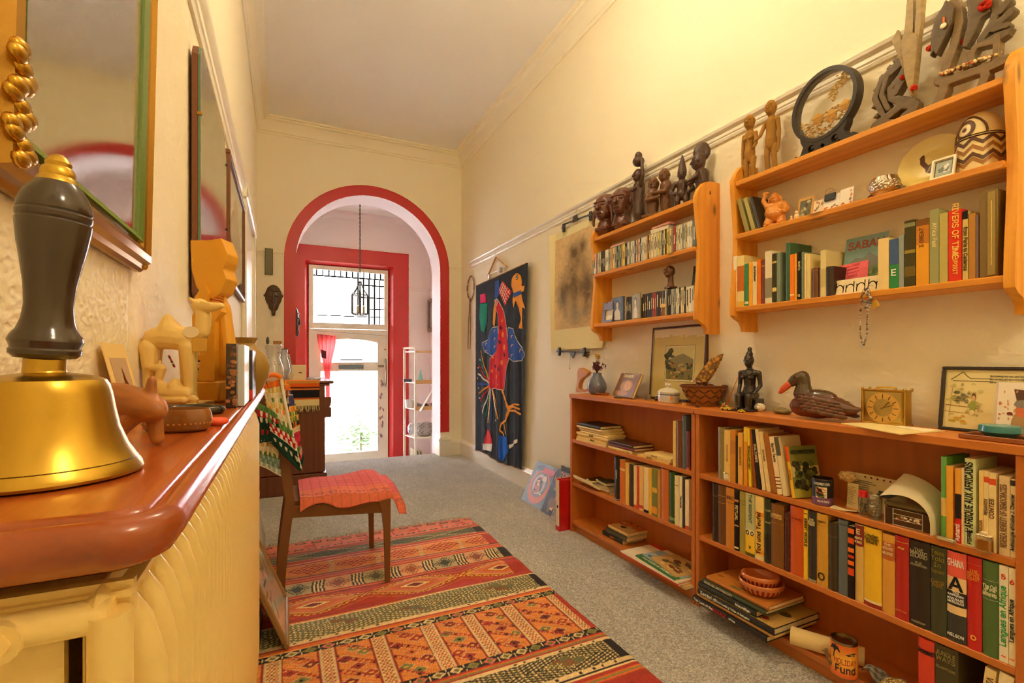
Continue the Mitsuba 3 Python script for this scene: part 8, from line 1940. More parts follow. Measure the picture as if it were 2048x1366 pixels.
# brown framed picture behind glass
def wallpic(label,uv0,u1,vb,fw,c,face,blob,name='framed_picture'):
 y0,y1=at_x(uv0[0],400,XL+.02)[1],at_x(u1,400,XL+.02)[1]; z1,z0=at_x(*uv0,XL+.02)[2],at_x(uv0[0],vb,XL+.02)[2]
 k,m,w,h=wallx(name,label,'framed picture',y0,y1,z0,z1,.02,fw,c)
 f=M()
 for a in((0,w,0,fw),(0,w,h-fw,h),(0,fw,fw,h-fw),(w-fw,w,fw,h-fw)):f.box((a[0],0,a[2]),(a[1],.022,a[3]),lin(*c),r=.003)
 put('frame',f,'satin',m=m,parent=k)
 b=M().box((fw,.004,fw),(w-fw,.008,h-fw),lin(*face)); g=np.random.default_rng(9)
 for x,z_,rx,rz,cc in blob:b.add(ext(affinity.scale(Point(w*x,h*z_).buffer(1,14),w*rx,h*rz),.001,.008),lin(*cc),UPX,False)
 put('picture',b,'paper',m=m,parent=k)
 put('glass_sheet',M().add(trimesh.Trimesh([(fw,.014,fw),(w-fw,.014,fw),(w-fw,.014,h-fw),(fw,.014,h-fw)],[[0,1,2],[0,2,3]],process=False),smooth=False),'pane',m=m,parent=k)
wallpic('brown framed picture of a reddish figure, beyond the narrow mirror',(457,297),488,560,.020,(104,58,26),(196,190,170),((.5,.36,.34,.36,(130,70,64)),(.5,.74,.14,.09,(170,110,90))))
wallpic('white framed picture on the far end of the left wall',(523,440),531,615,.022,(236,234,226),(170,180,190),((.5,.3,.3,.2,(110,124,140)),(.5,.7,.3,.12,(120,130,140))))
# arch wall, left of the arch
a,b_=at_y(530,497,YA),at_y(546,550,YA)
k=thing('wall_plaque','small dark olive plaque on the arch wall above the long mask','plaque')
put('board',M().box((a[0],YA-.03,b_[2]),(b_[0],YA-.002,a[2]),lin(104,96,56),r=.004),'satin',parent=k)
def mask(name,label,u,vt,vb,X_or_Y,m0,tone,sc):
 hgt_=abs(at_y(u,vt,X_or_Y)[2]-at_y(u,vb,X_or_Y)[2])
 p=[ell((0,0,.62),(.24,.12,.36)),ell((0,-.03,.36),(.15,.10,.22))]+limb((0,-.06,.40,.07),(0,-.06,.07,.055))+limb((0,-.11,.70,.03),(0,-.15,.44,.05))+[ell((s*.10,-.11,.62),(.06,.03,.03)) for s in(-1,1)]+[ell((0,-.10,.78),(.16,.04,.03))]+[ell((s*.245,0,.64),(.03,.03,.05)) for s in(-1,1)]+[ell((0,-.10,.20),(.05,.04,.03))]
 return figure(name,label,p,hgt_,m0@np.diag([1,.8,1,1]),tone,'mask',mat='satin',cut=[cube((-1,.0,-1),(1,1,2))])
q=at_y(547,632,YA); mask('wall_mask','long dark wooden face mask on the arch wall',547,567,632,YA,frame((q[0],YA-.003,q[2])),(74,50,30),1)
q=at_y(596,674,YA+.16); mask('wall_mask','small dark mask on the inner side of the arch',596,613,674,YA+.16,frame((AC-ARI+.008,YA+.16,q[2]),(0,1,0),(-1,0,0),(0,0,1)),(70,40,30),1)
# ---------------------------------------------------------------- radiator with its mahogany shelf
k=thing('radiator','cream painted ribbed panel radiator under the mahogany shelf','radiator')
RA,RY2,RXf,RZ0,RZ1=.320,1.60,-.064,.13,.938
CRP=lin(228,198,118)
scene['radiator_paint']=pr(rgb(*lin(234,206,130)),0.16,specular=0.5)
RD=.020; n=40; pit=(RY2-RA-.04)/n
for i in range(n):
 y=RA+.02+pit*(i+.5); prof=[(-.5*pit,0)]+[(pit*.40*math.cos(t),RD*math.sin(t)**.6) for t in np.linspace(math.pi,0,15)]+[(.5*pit,0)]
 zs_=[RZ0+.03,RZ0+.055,RZ0+.09,RZ1-.06,RZ1-.03,RZ1-.012]; sc=[0.05,.6,1,1,.6,.05]
 V=np.array([(RXf-RD+o*s,y+a*(.55+.45*s),z_) for z_,s in zip(zs_,sc) for a,o in prof]); w=len(prof)
 F=[[r_*w+q,r_*w+q+1,(r_+1)*w+q+1] for r_ in range(5) for q in range(w-1)]+[[r_*w+q,(r_+1)*w+q+1,(r_+1)*w+q] for r_ in range(5) for q in range(w-1)]
 put('rib',M().add(trimesh.Trimesh(V,F,process=False),CRP,None,40),'radiator_paint',parent=k)
put('front_panel',M().add(rbox((RXf-.032,RA,RZ0),(RXf-.0195,RY2,RZ1),.006),CRP,None,40),'radiator_paint',parent=k)
put('rear_panel',M().add(rbox((RXf-.115,RA,RZ0),(RXf-.097,RY2,RZ1),.006),CRP,None,40),'radiator_paint',parent=k)
# the end facing the viewer: a welded channel with an open slot, tapping bosses
ep=M()
op=sbox(RXf-.113,RZ0,RXf-.012,RZ1).difference(sbox(-.102,RZ0+.06,-.080,.920).buffer(.004))
ep.add(ext(op,.006),CRP,frame((0,RA+.02,0),(1,0,0),(0,0,1),(0,-1,0)),30)
for x in(RXf-.104,RXf-.020):ep.add(tube([(x,RA+.004,RZ0+.01),(x,RA+.004,RZ1-.012)],.010,14),CRP)
ep.add(tube([(RXf-.104,RA+.006,RZ1-.014),(RXf-.020,RA+.006,RZ1-.014)],.009,14),CRP)
put('end_panel',ep,'radiator_paint',parent=k)
put('inner_fin',M().box((RXf-.034,RA+.03,RZ0+.05),(RXf-.030,RY2-.03,RZ1-.03),CRP),'radiator_paint',parent=k)
put('plug',M().add(tube([(RXf-.062,RA+.03,RZ1-.016),(RXf-.062,RA-.004,RZ1-.016)],.010,20),CRP).add(tube([(RXf-.062,RA-.0,RZ1-.016),(RXf-.062,RA-.014,RZ1-.016)],.006,6),lin(190,150,80)),'radiator_paint',parent=k,label='round bleed plug')
put('top_grille',M().box((RXf-.112,RA+.01,RZ1-.008),(RXf-.012,RY2-.01,RZ1-.004),CRP),'radiator_paint',parent=k)
for y in(RA+.15,RY2-.15):put('foot',M().box((RXf-.09,y-.015,0),(RXf-.05,y+.015,RZ0+.02),CRP,r=.004),'radiator_paint',parent=k)
put('pipe',tube([(RXf-.06,RY2-.02,RZ0+.03),(RXf-.06,RY2+.05,RZ0+.03),(RXf-.06,RY2+.05,0)],.008,12),'radiator_paint',CRP,parent=k)
k=thing('radiator_shelf','polished mahogany shelf with a moulded edge above the radiator','shelf')
SZT,SX1,SY0,SY1=.978,-.052,.306,1.68
NOSE=[(0,-.030),(.010,-.030),(.018,-.026),(.024,-.017),(.025,-.010),(.022,-.004),(.016,-.001),(.010,-.0018),(.008,-.0040),(.006,-.0012),(0,0)]
def nosed(prof,r,x0,x1,y0,y1,z):
 """a board whose moulded edge runs along the near end and the front, round the corner"""
 pth=[(x0,y0)]+[(x1-r+r*math.sin(t),y0+r-r*math.cos(t)) for t in np.linspace(0,math.pi/2,9)]+[(x1,y1)]
 pth=np.array(pth); V=[]; pr_=np.array(prof)
 T_=np.gradient(pth,axis=0); T_/=np.linalg.norm(T_,axis=1,keepdims=True); N_=np.c_[T_[:,1],-T_[:,0]]
 for q,nn in zip(pth,N_):V+=[(q[0]+nn[0]*(o-.025),q[1]+nn[1]*(o-.025),z+h) for o,h in pr_]
 w=len(pr_); F=[[i*w+j,(i+1)*w+j+1,i*w+j+1] for i in range(len(pth)-1) for j in range(w-1)]+[[i*w+j,(i+1)*w+j,(i+1)*w+j+1] for i in range(len(pth)-1) for j in range(w-1)]
 e=trimesh.Trimesh(V,F,process=False)
 inner=[(q[0]-nn[0]*.025,q[1]-nn[1]*.025) for q,nn in zip(pth,N_)]
 board=ext(Polygon([(x0,y1)]+inner),.030,z-.030)
 return e,board
e,board=nosed(NOSE,.034,XL,SX1,SY0,SY1,SZT)
put('board',M().add(board,(1,1,1),None,20).add(e,(1,1,1),None,50),'mahogany',parent=k)
for y in(1.625,):put('bracket',M().add(ext(Polygon([(0,0),(.12,0),(.10,-.015),(.02,-.04),(0,-.04)]),.014),(1,1,1),frame((XL,y,SZT-.0305),(1,0,0),(0,0,1),(0,-1,0)),20),'mahogany',parent=k)

# ---------------------------------------------------------------- on the shelf
BRS=lin(200,162,66)
k=thing('hand_bell','large brass hand bell with a turned dark wooden handle in the left foreground','bell')
bc=at_z(90,956,SZT)
s_=FOC/depth(bc)
r_=158/s_
m=frame((bc[0],bc[1],SZT+.0008))
zz=lambda v:(954-v)/s_
prof=[(0,.004),(r_*.90,.004),(r_*.93,0),(r_*.985,.001),(r_,.0035),(r_*.985,.0075),(r_*.93,.0135),(r_*.83,.026),(r_*.745,.042),(r_*.70,.058),(r_*.665,.073),(r_*.64,.0800),(r_*.60,.0850),(r_*.48,.0885),(r_*.30,.0905),(r_*.215,.0915),(r_*.20,.094),(0,.094)]
k_=zz(752)/.0885; prof=[(a,z_*k_) for a,z_ in prof]
put('bell_body',lathe(prof,96),'metal',BRS,m,smooth=35,parent=k)
put('rim_line',M().add(lathe([(r_*.935,.0120*k_),(r_*.940,.0127*k_),(r_*.932,.0134*k_)],96),lin(90,60,20)),'metal',m=m,parent=k)
HT=m@frame((0,0,zz(735)))@frame((0,0,0),(CY,-SY,0),(SY,CY,0),(0,0,1))@rot(RY,3.8)@frame((0,0,0),(CY,SY,0),(-SY,CY,0),(0,0,1))@frame((0,0,-zz(735)))
put('ferrule',lathe([(r_*.21,zz(750)),(r_*.205,zz(718)),(0,zz(717))],48),'metal',BRS,HT,smooth=35,parent=k)
hp=[(0,717),(46,716),(54,708),(55,700),(52,696),(54,690),(57,682),(54,672),(46,660),(40,640),(37,610),(40,570),(46,530),(53,490),(57.5,455),(58,446),(55.5,442),(58,438),(58.5,430),(56,426),(58,422),(57,410),(50,390),(38,372),(33,366),(0,365)]
put('handle',lathe([(a/s_,zz(v_)) for a,v_ in hp][::1],64),'gloss',lin(52,36,22),HT,smooth=25,parent=k,label='dark turned wooden handle')
put('finial',lathe([(0,zz(366)),(33/s_,zz(366)),(31/s_,zz(360)),(27/s_,zz(354)),(28/s_,zz(348)),(25/s_,zz(338)),(20/s_,zz(333)),(21/s_,zz(326)),(15/s_,zz(316)),(8/s_,zz(310)),(0,zz(309))],48),'metal',BRS,HT,smooth=35,parent=k,label='small stepped brass finial')
def sp(u,v,z=None):
 p=at_z(u,v,SZT); return np.array([p[0],p[1],SZT+.0006])
# wooden animal behind the bell: low body, short legs, head to the right with a raised snout
WD=(158,94,40)
pc=sp(255,893); s2=FOC/depth(pc)
U=1/s2
def carv(pts):return[(x*U,y*U,z_*U,r*U) for x,y,z_,r in pts]
VW=frame(pc,(CY,-SY,0),(SY,CY,0),(0,0,1))  # facing the way the animal is seen: local x to the right
p=limb(*carv([(-70,20,88,34),(-20,12,84,38),(28,0,78,34),(52,-4,70,28)]))+limb(*carv([(52,-4,70,26),(66,-8,66,18)]))+limb(*carv([(46,0,98,12),(49,0,128,8)]))+limb(*carv([(30,-6,70,22),(-2,-12,34,15),(-14,-14,8,13)]))+limb(*carv([(44,14,50,15),(48,14,12,13),(49,14,8,13)]))+limb(*carv([(-70,26,60,22),(-74,28,12,15)]))
b_=fuse(p,.0035,3); b_.apply_translation([0,0,-b_.bounds[0][2]]); v=b_.vertices; g=.75+.5*meshkit.fbm(np.c_[v[:,0]*40,v[:,1]*40,v[:,2]*140],3,5)
k=thing('wooden_animal','reddish brown carved wooden animal with a raised snout beside the bell','figurine')
put('body',M().add(b_,np.clip(lin(*WD)[None]*g[:,None],0,1),VW,True),'satin',parent=k)
k=thing('oval_box','shallow brown oval wooden dish with carved dots, right of the wooden animal','dish')
pc=sp(354,862); s3=FOC/depth(pc); r=66/s3; m=frame(pc,(CY,-SY,0),(SY,CY,0),(0,0,1))@np.diag([1,.62,1,1]); h=44/s3
put('body',lathe([(0,0),(r*.82,0),(r*.94,h*.12),(r,h*.45),(r*.99,h*.75),(r*.92,h),(r*.86,h),(r*.84,h*.8),(r*.84,h*.35),(0,h*.3)],64),'gloss',lin(132,80,32),m,smooth=50,parent=k)
b=M()
for i in range(40):
 a=2*math.pi*i/40; b.add(ball((r*.985*math.cos(a),r*.985*math.sin(a),h*.36),r*.035,sub=1),lin(176,124,64),None,True)
put('dot',b,'satin',m=m,parent=k,label='row of paler carved dots')
pc=sp(385,828); s4=FOC/depth(pc); r=52/s4; m=frame(pc,(CY,-SY,0),(SY,CY,0),(0,0,1))@np.diag([1,.8,1,1])
one('bangle',M().add(tube([(r*math.cos(a),r*math.sin(a),.0062) for a in np.linspace(0,2*math.pi,49)],.0062,12),lin(40,34,18),None,True),'gloss','dark olive polished bangle between the dish and the camel','bangle',m=m)
pc=sp(434,850); s4=FOC/depth(pc); r=14/s4
k=thing('coral_ring','small coral red ring on the shelf edge','ring')
put('band',M().add(tube([(r*math.cos(a),r*math.sin(a),r*.48) for a in np.linspace(0,2*math.pi,33)],r*.48,12),lin(226,84,50),None,True),'satin',m=frame(pc),parent=k)
# postcard in a cream mount
k=thing('mounted_photo','cream mounted photograph of a dark spire leaning on the wall behind the wooden animal','photograph')
a_,b_=at_x(218,800,XL+.018),at_x(282,800,XL+.018)
y0,y1=a_[1],a_[1]+.105
zt_=at_x(218,683,XL+.012)[2]
hh=zt_-SZT; m=frame((XL+.034,y0,SZT+.001),(0,1,0),(-1,0,0),(0,0,1))@rot(RX,-13)
w=y1-y0
b=M().box((0,0,0),(w,.0016,hh),lin(236,206,138)); fl(b,w*.14,w*.86,hh*.06,hh*.80,(196,164,130)); fl(b,w*.14,w*.86,hh*.06,hh*.26,(206,150,60),.0006)
b.add(ext(Polygon([(w*.45,hh*.12),(w*.52,hh*.66),(w*.58,hh*.50),(w*.66,hh*.40),(w*.72,hh*.1)]),.0003),lin(110,64,30),frame((0,-.0008,0),(1,0,0),(0,0,1),(0,-1,0)),False)
put('sheet',b,'paper',m=m,parent=k)
# camel with its calf
k=thing('camel_figure','pale clay camel standing over a lying calf','figurine')
pc=sp(350,812); s5=FOC/depth(pc); U=1/s5; VW=frame(pc,(CY,-SY,0),(SY,CY,0),(0,0,1))
p=limb(*carv([(-38,0,128,22),(-12,0,132,26),(16,0,128,24),(30,0,122,18)]))+limb(*carv([(-10,0,140,24),(-14,0,162,12),(-14,0,170,7)]))+limb(*carv([(34,0,122,18),(54,0,140,14),(58,0,170,14),(54,0,190,14)]))
p+=limb(*carv([(50,0,192,16),(62,-4,190,12),(82,-8,190,9),(98,-9,192,6)]))+limb(*carv([(40,8,200,5),(36,10,206,3)]))+limb(*carv([(44,-10,200,5),(38,-12,206,3)]))+limb(*carv([(62,-10,197,5),(78,-13,195,4)]))
p+=limb(*carv([(-44,-10,110,18),(-40,-12,60,13),(-40,-12,20,12),(-38,-14,6,13)]))+limb(*carv([(-50,14,110,14),(-52,14,50,11),(-52,14,6,11)]))+limb(*carv([(32,-8,110,16),(36,-8,60,12),(36,-8,20,11),(38,-10,6,13)]))+limb(*carv([(12,14,110,13),(14,14,50,11),(14,14,6,11)]))+limb(*carv([(-60,0,124,6),(-66,0,96,5),(-64,-2,70,6)]))
p+=[cube((-64*U,-34*U,-4*U),(62*U,30*U,2*U))]
b_=fuse(p,.0028,3); put('body',M().add(b_,lin(234,202,122),VW@frame((0,0,.0-b_.bounds[0][2])),True),'satin',parent=k)
q=limb(*carv([(-4,-22,20,18),(18,-24,20,18),(40,-24,18,14)]))+limb(*carv([(16,-24,30,15),(18,-24,42,8)]))+limb(*carv([(-8,-22,24,14),(-16,-24,44,8),(-10,-24,64,8)]))+limb(*carv([(-10,-24,68,9),(-26,-27,70,6),(-34,-28,70,4.5)]))+limb(*carv([(-14,-32,10,8),(10,-38,7,7),(44,-38,7,7)]))+limb(*carv([(40,-24,12,10),(58,-26,7,7)]))+limb(*carv([(-14,-24,76,4),(-12,-24,82,2)]))
b2=fuse(q,.0028,3); put('calf',M().add(b2,lin(230,194,114),VW@frame((0,0,-b_.bounds[0][2])),True),'satin',parent=k,label='small calf lying between the legs')
b=M().box((46*U,-18*U,108*U),(74*U,-15.5*U,134*U),lin(214,170,80),r=.0004)
for i in range(6):b.add(tube([((48+4*i)*U,-17*U,112*U),((44+5.4*i)*U,-17*U,100*U)],.5*U,5),lin(220,180,96))
b.add(ext(affinity.scale(Point(44*U,146*U).buffer(1,16),16*U,11*U),.0008),lin(240,228,190),UPRIGHT@frame((0,0,18*U)),False)
put('saddle_tag',b,'paper',m=VW,parent=k,label='cream paper tag and tasselled strip round the neck')
# tall yellow stone figure: stepped block, bust with a long stylised head
k=thing('stone_figure','tall yellow stone figure with a big flat-topped angular head on a square pedestal','sculpture')
pc=sp(420,804); s6=FOC/depth(pc); U=1/s6; VW=frame(pc+[0,0,0],(CY,-SY,0),(SY,CY,0),(0,0,1)); YS=lin(222,160,44)
put('plinth',M().add(rbox((-28*U,-20*U,0),(30*U,24*U,42*U),4*U),YS,None,40),'satin',m=VW,parent=k)
put('pedestal',M().add(ext(Polygon([(-20,42),(20,42),(20,160),(34,178),(30,190),(8,196),(-14,190),(-24,170)]).buffer(0),36,-18),YS,UPRIGHT,25).add(rbox((-18,-16,40),(20,20,120),2),YS,None,30),'satin',m=VW@np.diag([U,U,U,1]),parent=k)
p=limb((10,8,190,22),(8,8,214,17))+limb((20,10,190,14),(30,10,110,15),(24,10,60,12))
put('body',fuse([q.scale([U,U,U]) for q in p],.004,2),'satin',YS,VW,smooth=True,parent=k)
hd=Polygon([(-26,318),(10,318),(34,322),(46,292),(44,276),(38,262),(44,242),(34,216),(18,204),(0,208),(-14,226),(-24,262)])
hh_=carved_plate(affinity.scale(hd,U,U,origin=(0,0)),40*U,.004,2)
put('head',M().add(hh_,YS,UPRIGHT@frame((0,0,0)),40),'satin',m=VW,parent=k)
for i in range(5):put('collar_ring',M().add(tube([(18*math.cos(a)+8,15*math.sin(a)-2,196+i*5-3*math.sin(a)) for a in np.linspace(0,2*math.pi,25)],2.2,8),lin(200,120,30),None,True),'satin',m=VW@np.diag([U,U,U,1]),parent=k)
put('ear_flap',M().add(ext(Polygon([(-16,200),(6,232),(14,214),(10,186)]),8,20),YS,UPRIGHT,25),'satin',m=VW@np.diag([U,U,U,1]),parent=k)
# red beads
k=thing('bead_string','string of red and dark beads hanging by the yellow figure','beads'); b=M(); rr=np.random.default_rng(4)
Yb=pc[1]-.022
for u_,v_ in[(398-.9*i*.9,722+5.4*i) for i in range(8)]+[(338+1.5*i,712+3*i) for i in range(8)]+[(384-3*i,762-.2*i) for i in range(5)]:
 q=at_y(u_,v_,Yb+(.03 if u_<370 else 0)); b.add(ball(q,.0021,sub=1),lin(*(rr.choice([[196,30,34],[196,30,34],[60,20,24],[226,206,180]]))),None,True)
b.add(tube([at_y(390,764,Yb),[at_y(388,764,Yb)[0],Yb,SZT+.001]],.0008,5),lin(60,20,24))
put('beads',b,'gloss',parent=k)
# books and a vase beyond
def shelfbook(label,u0,u1,v0,v1,c,top_c,y,spine=None):
 k=thing('book',label,'book'); a_,b_=at_y(u0,v1,y),at_y(u1,v1,y); h=at_y((u0+u1)/2,v0,y)[2]-SZT-.001
 m=frame((a_[0],y,SZT+.0008)); w=b_[0]-a_[0]
 put('cover',M().box((0,0,0),(w,.13,h),lin(*c),r=.0008),'gloss',m=m,parent=k)
 if spine:
     b=M(); g=np.random.default_rng(int(u0))
     for i in range(40):b.add(ball((g.uniform(.1,.9)*w,-.0002,g.uniform(.05,.95)*h),.004,(1,.1,.8),1),lin(*(np.array(spine)*g.uniform(.4,1.2))),None,True)
     put('cover_print',b,'satin',m=m,parent=k)
 return k
shelfbook('dark marbled book standing on the mahogany shelf right of the yellow figure',452,473,687,790,(50,34,28),None,.96,(150,96,60))
shelfbook('white spined glossy book, second beyond the yellow figure',474,489,689,785,(214,218,222),None,.99)
k=shelfbook('slim black and red box file, third beyond the yellow figure',491,505,700,770,(34,32,36),None,1.14)
q=at_y(491,768,1.14); put('red_band',M().box((q[0]-.0004,1.1392,SZT+.001),(at_y(505,768,1.14)[0]+.0004,1.142,SZT+.022),lin(206,40,34)),'gloss',parent=k)
k=thing('pottery_vase','ochre pottery vase with a flared neck at the far end of the mahogany shelf','vase')
pc=np.array([-.145,1.36,SZT+.0006]); hv2=at_y(488,676,1.36)[2]-SZT
pc[0]=at_y(491,720,1.36)[0]
put('body',lathe([(0,0),(.032,0),(.052,hv2*.3),(.055,hv2*.5),(.046,hv2*.68),(.026,hv2*.82),(.021,hv2*.9),(.028,hv2),(.023,hv2),(.017,hv2*.9),(.04,hv2*.6),(0,hv2*.1)],48),'satin',lin(150,116,50),frame(pc),smooth=50,parent=k)
# ---------------------------------------------------------------- piano at the far end of the left wall
k=thing('upright_piano','dark brown upright piano against the left wall before the arch','piano')
PYn,PZ=4.18,at_y(640,762,4.18)[2]; PX1=at_y(650,880,PYn)[0]; DK=lin(92,48,28)
put('side_panel',M().box((XL+.01,PYn,.16),(PX1,PYn+.03,PZ-.02),(1,1,1),r=.004),'dark_wood',parent=k)
put('body',M().box((XL+.01,PYn+.03,.06),(PX1-.01,YA-.10,PZ-.03),(1,1,1),r=.004),'dark_wood',parent=k)
put('plinth',M().box((XL+.008,PYn-.014,0),(PX1+.014,YA-.09,.155),(1,1,1),r=.006),'dark_wood',parent=k)
put('top_lid',M().box((XL+.01,PYn-.02,PZ-.022),(PX1+.065,YA-.08,PZ),(1,1,1),r=.007).box((XL+.01,PYn-.008,PZ-.04),(PX1+.035,YA-.09,PZ-.022),(1,1,1),r=.004),'dark_wood',parent=k)
cb=Polygon([(0,.74-.74),(.0,-.16),(.012,-.16),(.03,-.135),(.022,-.10),(.045,-.06),(.05,-.03),(.05,0)]).buffer(.003)
put('corbel',M().add(ext(cb,.05),(1,1,1),frame((PX1-.004,PYn+.055,at_y(655,800,PYn)[2]+.02),(1,0,0),(0,0,1),(0,-1,0)),30),'dark_wood',parent=k)
put('key_bed',M().box((PX1-.01,PYn+.01,.60),(PX1+.05,YA-.12,.68),(1,1,1),r=.006),'dark_wood',parent=k)
k=thing('striped_runner','orange, black and cream striped runner with a fringe hanging over the piano end','runner')
xa,xb=at_y(534,780,PYn-.03)[0],at_y(639,780,PYn-.03)[0]; zt_,zb_=PZ+.004,at_y(600,812,PYn-.03)[2]
b=M(); bands=[(0,.10,(206,150,70)),(.10,.24,(222,96,36)),(.24,.30,(96,40,30)),(.30,.36,(206,120,60)),(.36,.40,(60,36,30)),(.40,.68,(34,32,36)),(.68,.74,(196,90,40)),(.74,.78,(222,196,120)),(.78,1.0,(228,212,160))]
for f0,f1,c in bands:b.box((xa,PYn-.0262,zt_-(zt_-zb_)*f1),(xb,PYn-.0225,zt_-(zt_-zb_)*f0),lin(*c))
b.box((xa,PYn-.0262,PZ+.0006),(xb,PYn+.34,PZ+.004),lin(214,120,50))
put('weave',b,'cloth',parent=k)
b=M(); rr=np.random.default_rng(3)
for x in np.arange(xa+.004,xb,.0085):b.add(tube([(x,PYn-.0245,zb_+.002),(x+rr.normal()*.004,PYn-.026,zb_-.02),(x+rr.normal()*.007,PYn-.026,zb_-rr.uniform(.035,.055))],[.0035,.0032,.0018],5),lin(*(np.array([222,206,150])*rr.uniform(.8,1.05))),None,True)
put('fringe',b,'cloth',parent=k)
PT=PZ+.0046
def pt(u,y):q=at_y(u,740,y); return np.array([q[0],y,PT])
k=thing('floral_vase','white waisted vase with a small flower pattern on the piano','vase'); pc=pt(547,4.30); s7=FOC/depth(pc); h=72/s7; r=19/s7
put('body',lathe([(0,0),(r*.9,0),(r,h*.12),(r*.95,h*.35),(r*.62,h*.62),(r*.66,h*.78),(r*.85,h*.98),(r*.75,h),(r*.5,h*.75),(0,h*.5)],40),'gloss',lin(216,212,200),frame(pc),smooth=50,parent=k)
b=M(); rr=np.random.default_rng(6)
for _ in range(34):
 a,f_=rr.uniform(0,6.3),rr.uniform(.08,.92); q=np.interp(f_,[0,.12,.35,.62,.78,1],[.9,1,.95,.62,.66,.85])*r; b.add(ball((q*math.cos(a),q*math.sin(a),h*f_),.0045,(1,1,.8),1),lin(*(rr.choice([[110,130,120],[206,130,110],[120,110,130],[150,160,120]]))),None,True)
put('flower_pattern',b,'gloss',m=frame(pc),parent=k)
k=thing('cork_stopper','cork and a dark leaf sticking out of the floral vase','stopper'); m=frame(pc+[0,0,h*1.0])
put('cork',lathe([(0,0),(r*.38,0),(r*.42,.03),(0,.032)],20),'matte',lin(170,120,70),m@frame((r*.35,0,0)),parent=k); put('leaf',ball((-r*.55,0,.03),1,(.012,.004,.032),2),'satin',lin(56,62,40),m,parent=k,smooth=True)
k=thing('glass_vase','slim pale blue and white vase with a black rim on the piano','vase'); pc=pt(568,4.62); s7=FOC/depth(pc); h=60/s7; r=12/s7
put('body',lathe([(0,0),(r*.7,0),(r,h*.3),(r*.8,h*.55),(r*.45,h*.75),(r*.6,h*.98),(r*.5,h),(0,h*.7)],36),'gloss',lin(196,204,214),frame(pc),smooth=50,parent=k)
put('rim',lathe([(r*.45,h*.985),(r*.64,h*.985),(r*.64,h*1.01),(r*.45,h*1.01),(r*.45,h*.985)],36),'satin',lin(40,40,44),frame(pc),parent=k)
k=thing('photo_card','tilted grey card behind the pale vases on the piano','card'); pc=pt(575,4.86); put('sheet',M().box((-.045,0,0),(.05,.003,.22),lin(196,190,180)).box((-.035,-.0006,.02),(.04,0,.19),lin(170,166,160)),'paper',m=frame(pc+[0,0,.002])@rot(RY,-8)@rot(RX,-10),parent=k)
k=thing('mug','small cream dotted mug on the piano','mug'); pc=pt(581,4.36); put('body',lathe([(0,0),(.022,0),(.026,.01),(.026,.055),(.023,.055),(.022,.01),(0,.008)],32),'gloss',lin(206,206,176),frame(pc),smooth=40,parent=k)
b=M()
for i in range(27):a=i*.7; b.add(ball((.0262*math.cos(a),.0262*math.sin(a),.012+.015*(i%3)),.003,sub=1),lin(96,120,90),None,True)
put('dot',b,'gloss',m=frame(pc),parent=k)
k=thing('greeting_card','cream card with a small leaf drawing on the piano','card'); pc=pt(598,4.34); b=M().box((-.055,0,0),(.055,.002,.125),lin(222,212,176)); b.add(ext(affinity.scale(Point(.01,.06).buffer(1,10),.014,.006),.0003),lin(130,110,90),UPRIGHT,False)
put('sheet',b,'paper',m=frame(pc+[0,0,.001])@rot(RX,-6),parent=k)
k=thing('notebook','black notebook with papers at the right end of the piano top','notebook'); pc=pt(628,4.40); put('cover',M().box((-.06,-.06,0),(.05,.08,.012),lin(34,34,42),r=.001),'satin',m=frame(pc),parent=k); put('page_block',M().box((-.058,-.062,.002),(.048,.0,.010),lin(226,226,220)),'paper',m=frame(pc),parent=k)

# ---------------------------------------------------------------- porch: curtain, lantern, shelving, picture
k=thing('door_curtain','dusty pink curtain tied back at the left of the door glass','curtain'); yc=YO-.075
edge_l=spline([at_y(634,668,yc),at_y(640,700,yc),at_y(648,740,yc),at_y(652,790,yc),at_y(652,805,yc)],8); edge_r=spline([at_y(672,672,yc),at_y(668,705,yc),at_y(661,740,yc),at_y(660,790,yc),at_y(659,805,yc)],8)
nu=40; V=np.array([[l_*(1-u)+r_*u+np.array([0,.014*math.sin(u*26+i*.05),0]) for u in np.linspace(0,1,nu)] for i,(l_,r_) in enumerate(zip(edge_l,edge_r))]); n0=len(V); q_=np.arange(n0*nu).reshape(n0,nu); Vf=V.reshape(-1,3)
F=np.vstack([np.stack([q_[:-1,:-1],q_[1:,:-1],q_[1:,1:]],-1).reshape(-1,3),np.stack([q_[:-1,:-1],q_[1:,1:],q_[:-1,1:]],-1).reshape(-1,3)])
scene['voile']={'type':'principledthin','base_color':rgb(*lin(222,100,100)),'roughness':.8,'diff_trans':0.8}
put('cloth',M().add(trimesh.Trimesh(Vf,F,process=False),(1,1,1),None,True),'voile',parent=k)
q=at_y(647,707,yc-.02); put('tie_back',M().add(ext(Polygon([(-.025,-.05),(.03,-.07),(.03,.03),(-.03,.05)]),.006),lin(90,40,44),frame(q,(1,0,0),(0,0,1),(0,-1,0)),20),'cloth',parent=k,label='dark tie')
put('wire',tube([at_y(622,661,yc),at_y(778,672,yc)],.003,6),'metal',lin(170,166,150),parent=k)
k=thing('hall_lantern','hexagonal glass and brass lantern hanging on a long chain in the porch','lantern')
yl=5.95; ctr=at_y(720,600,yl); s8=FOC/depth(ctr); zz2=lambda v:EYE+(V0-v)/s8; rl=17/s8; BRL=lin(60,56,44); m=frame((ctr[0],yl,0))
zt1,zb1=zz2(590),zz2(628)
b=M(); hexp=[(rl*math.cos(a),rl*math.sin(a)) for a in np.arange(6)*math.pi/3+.3]
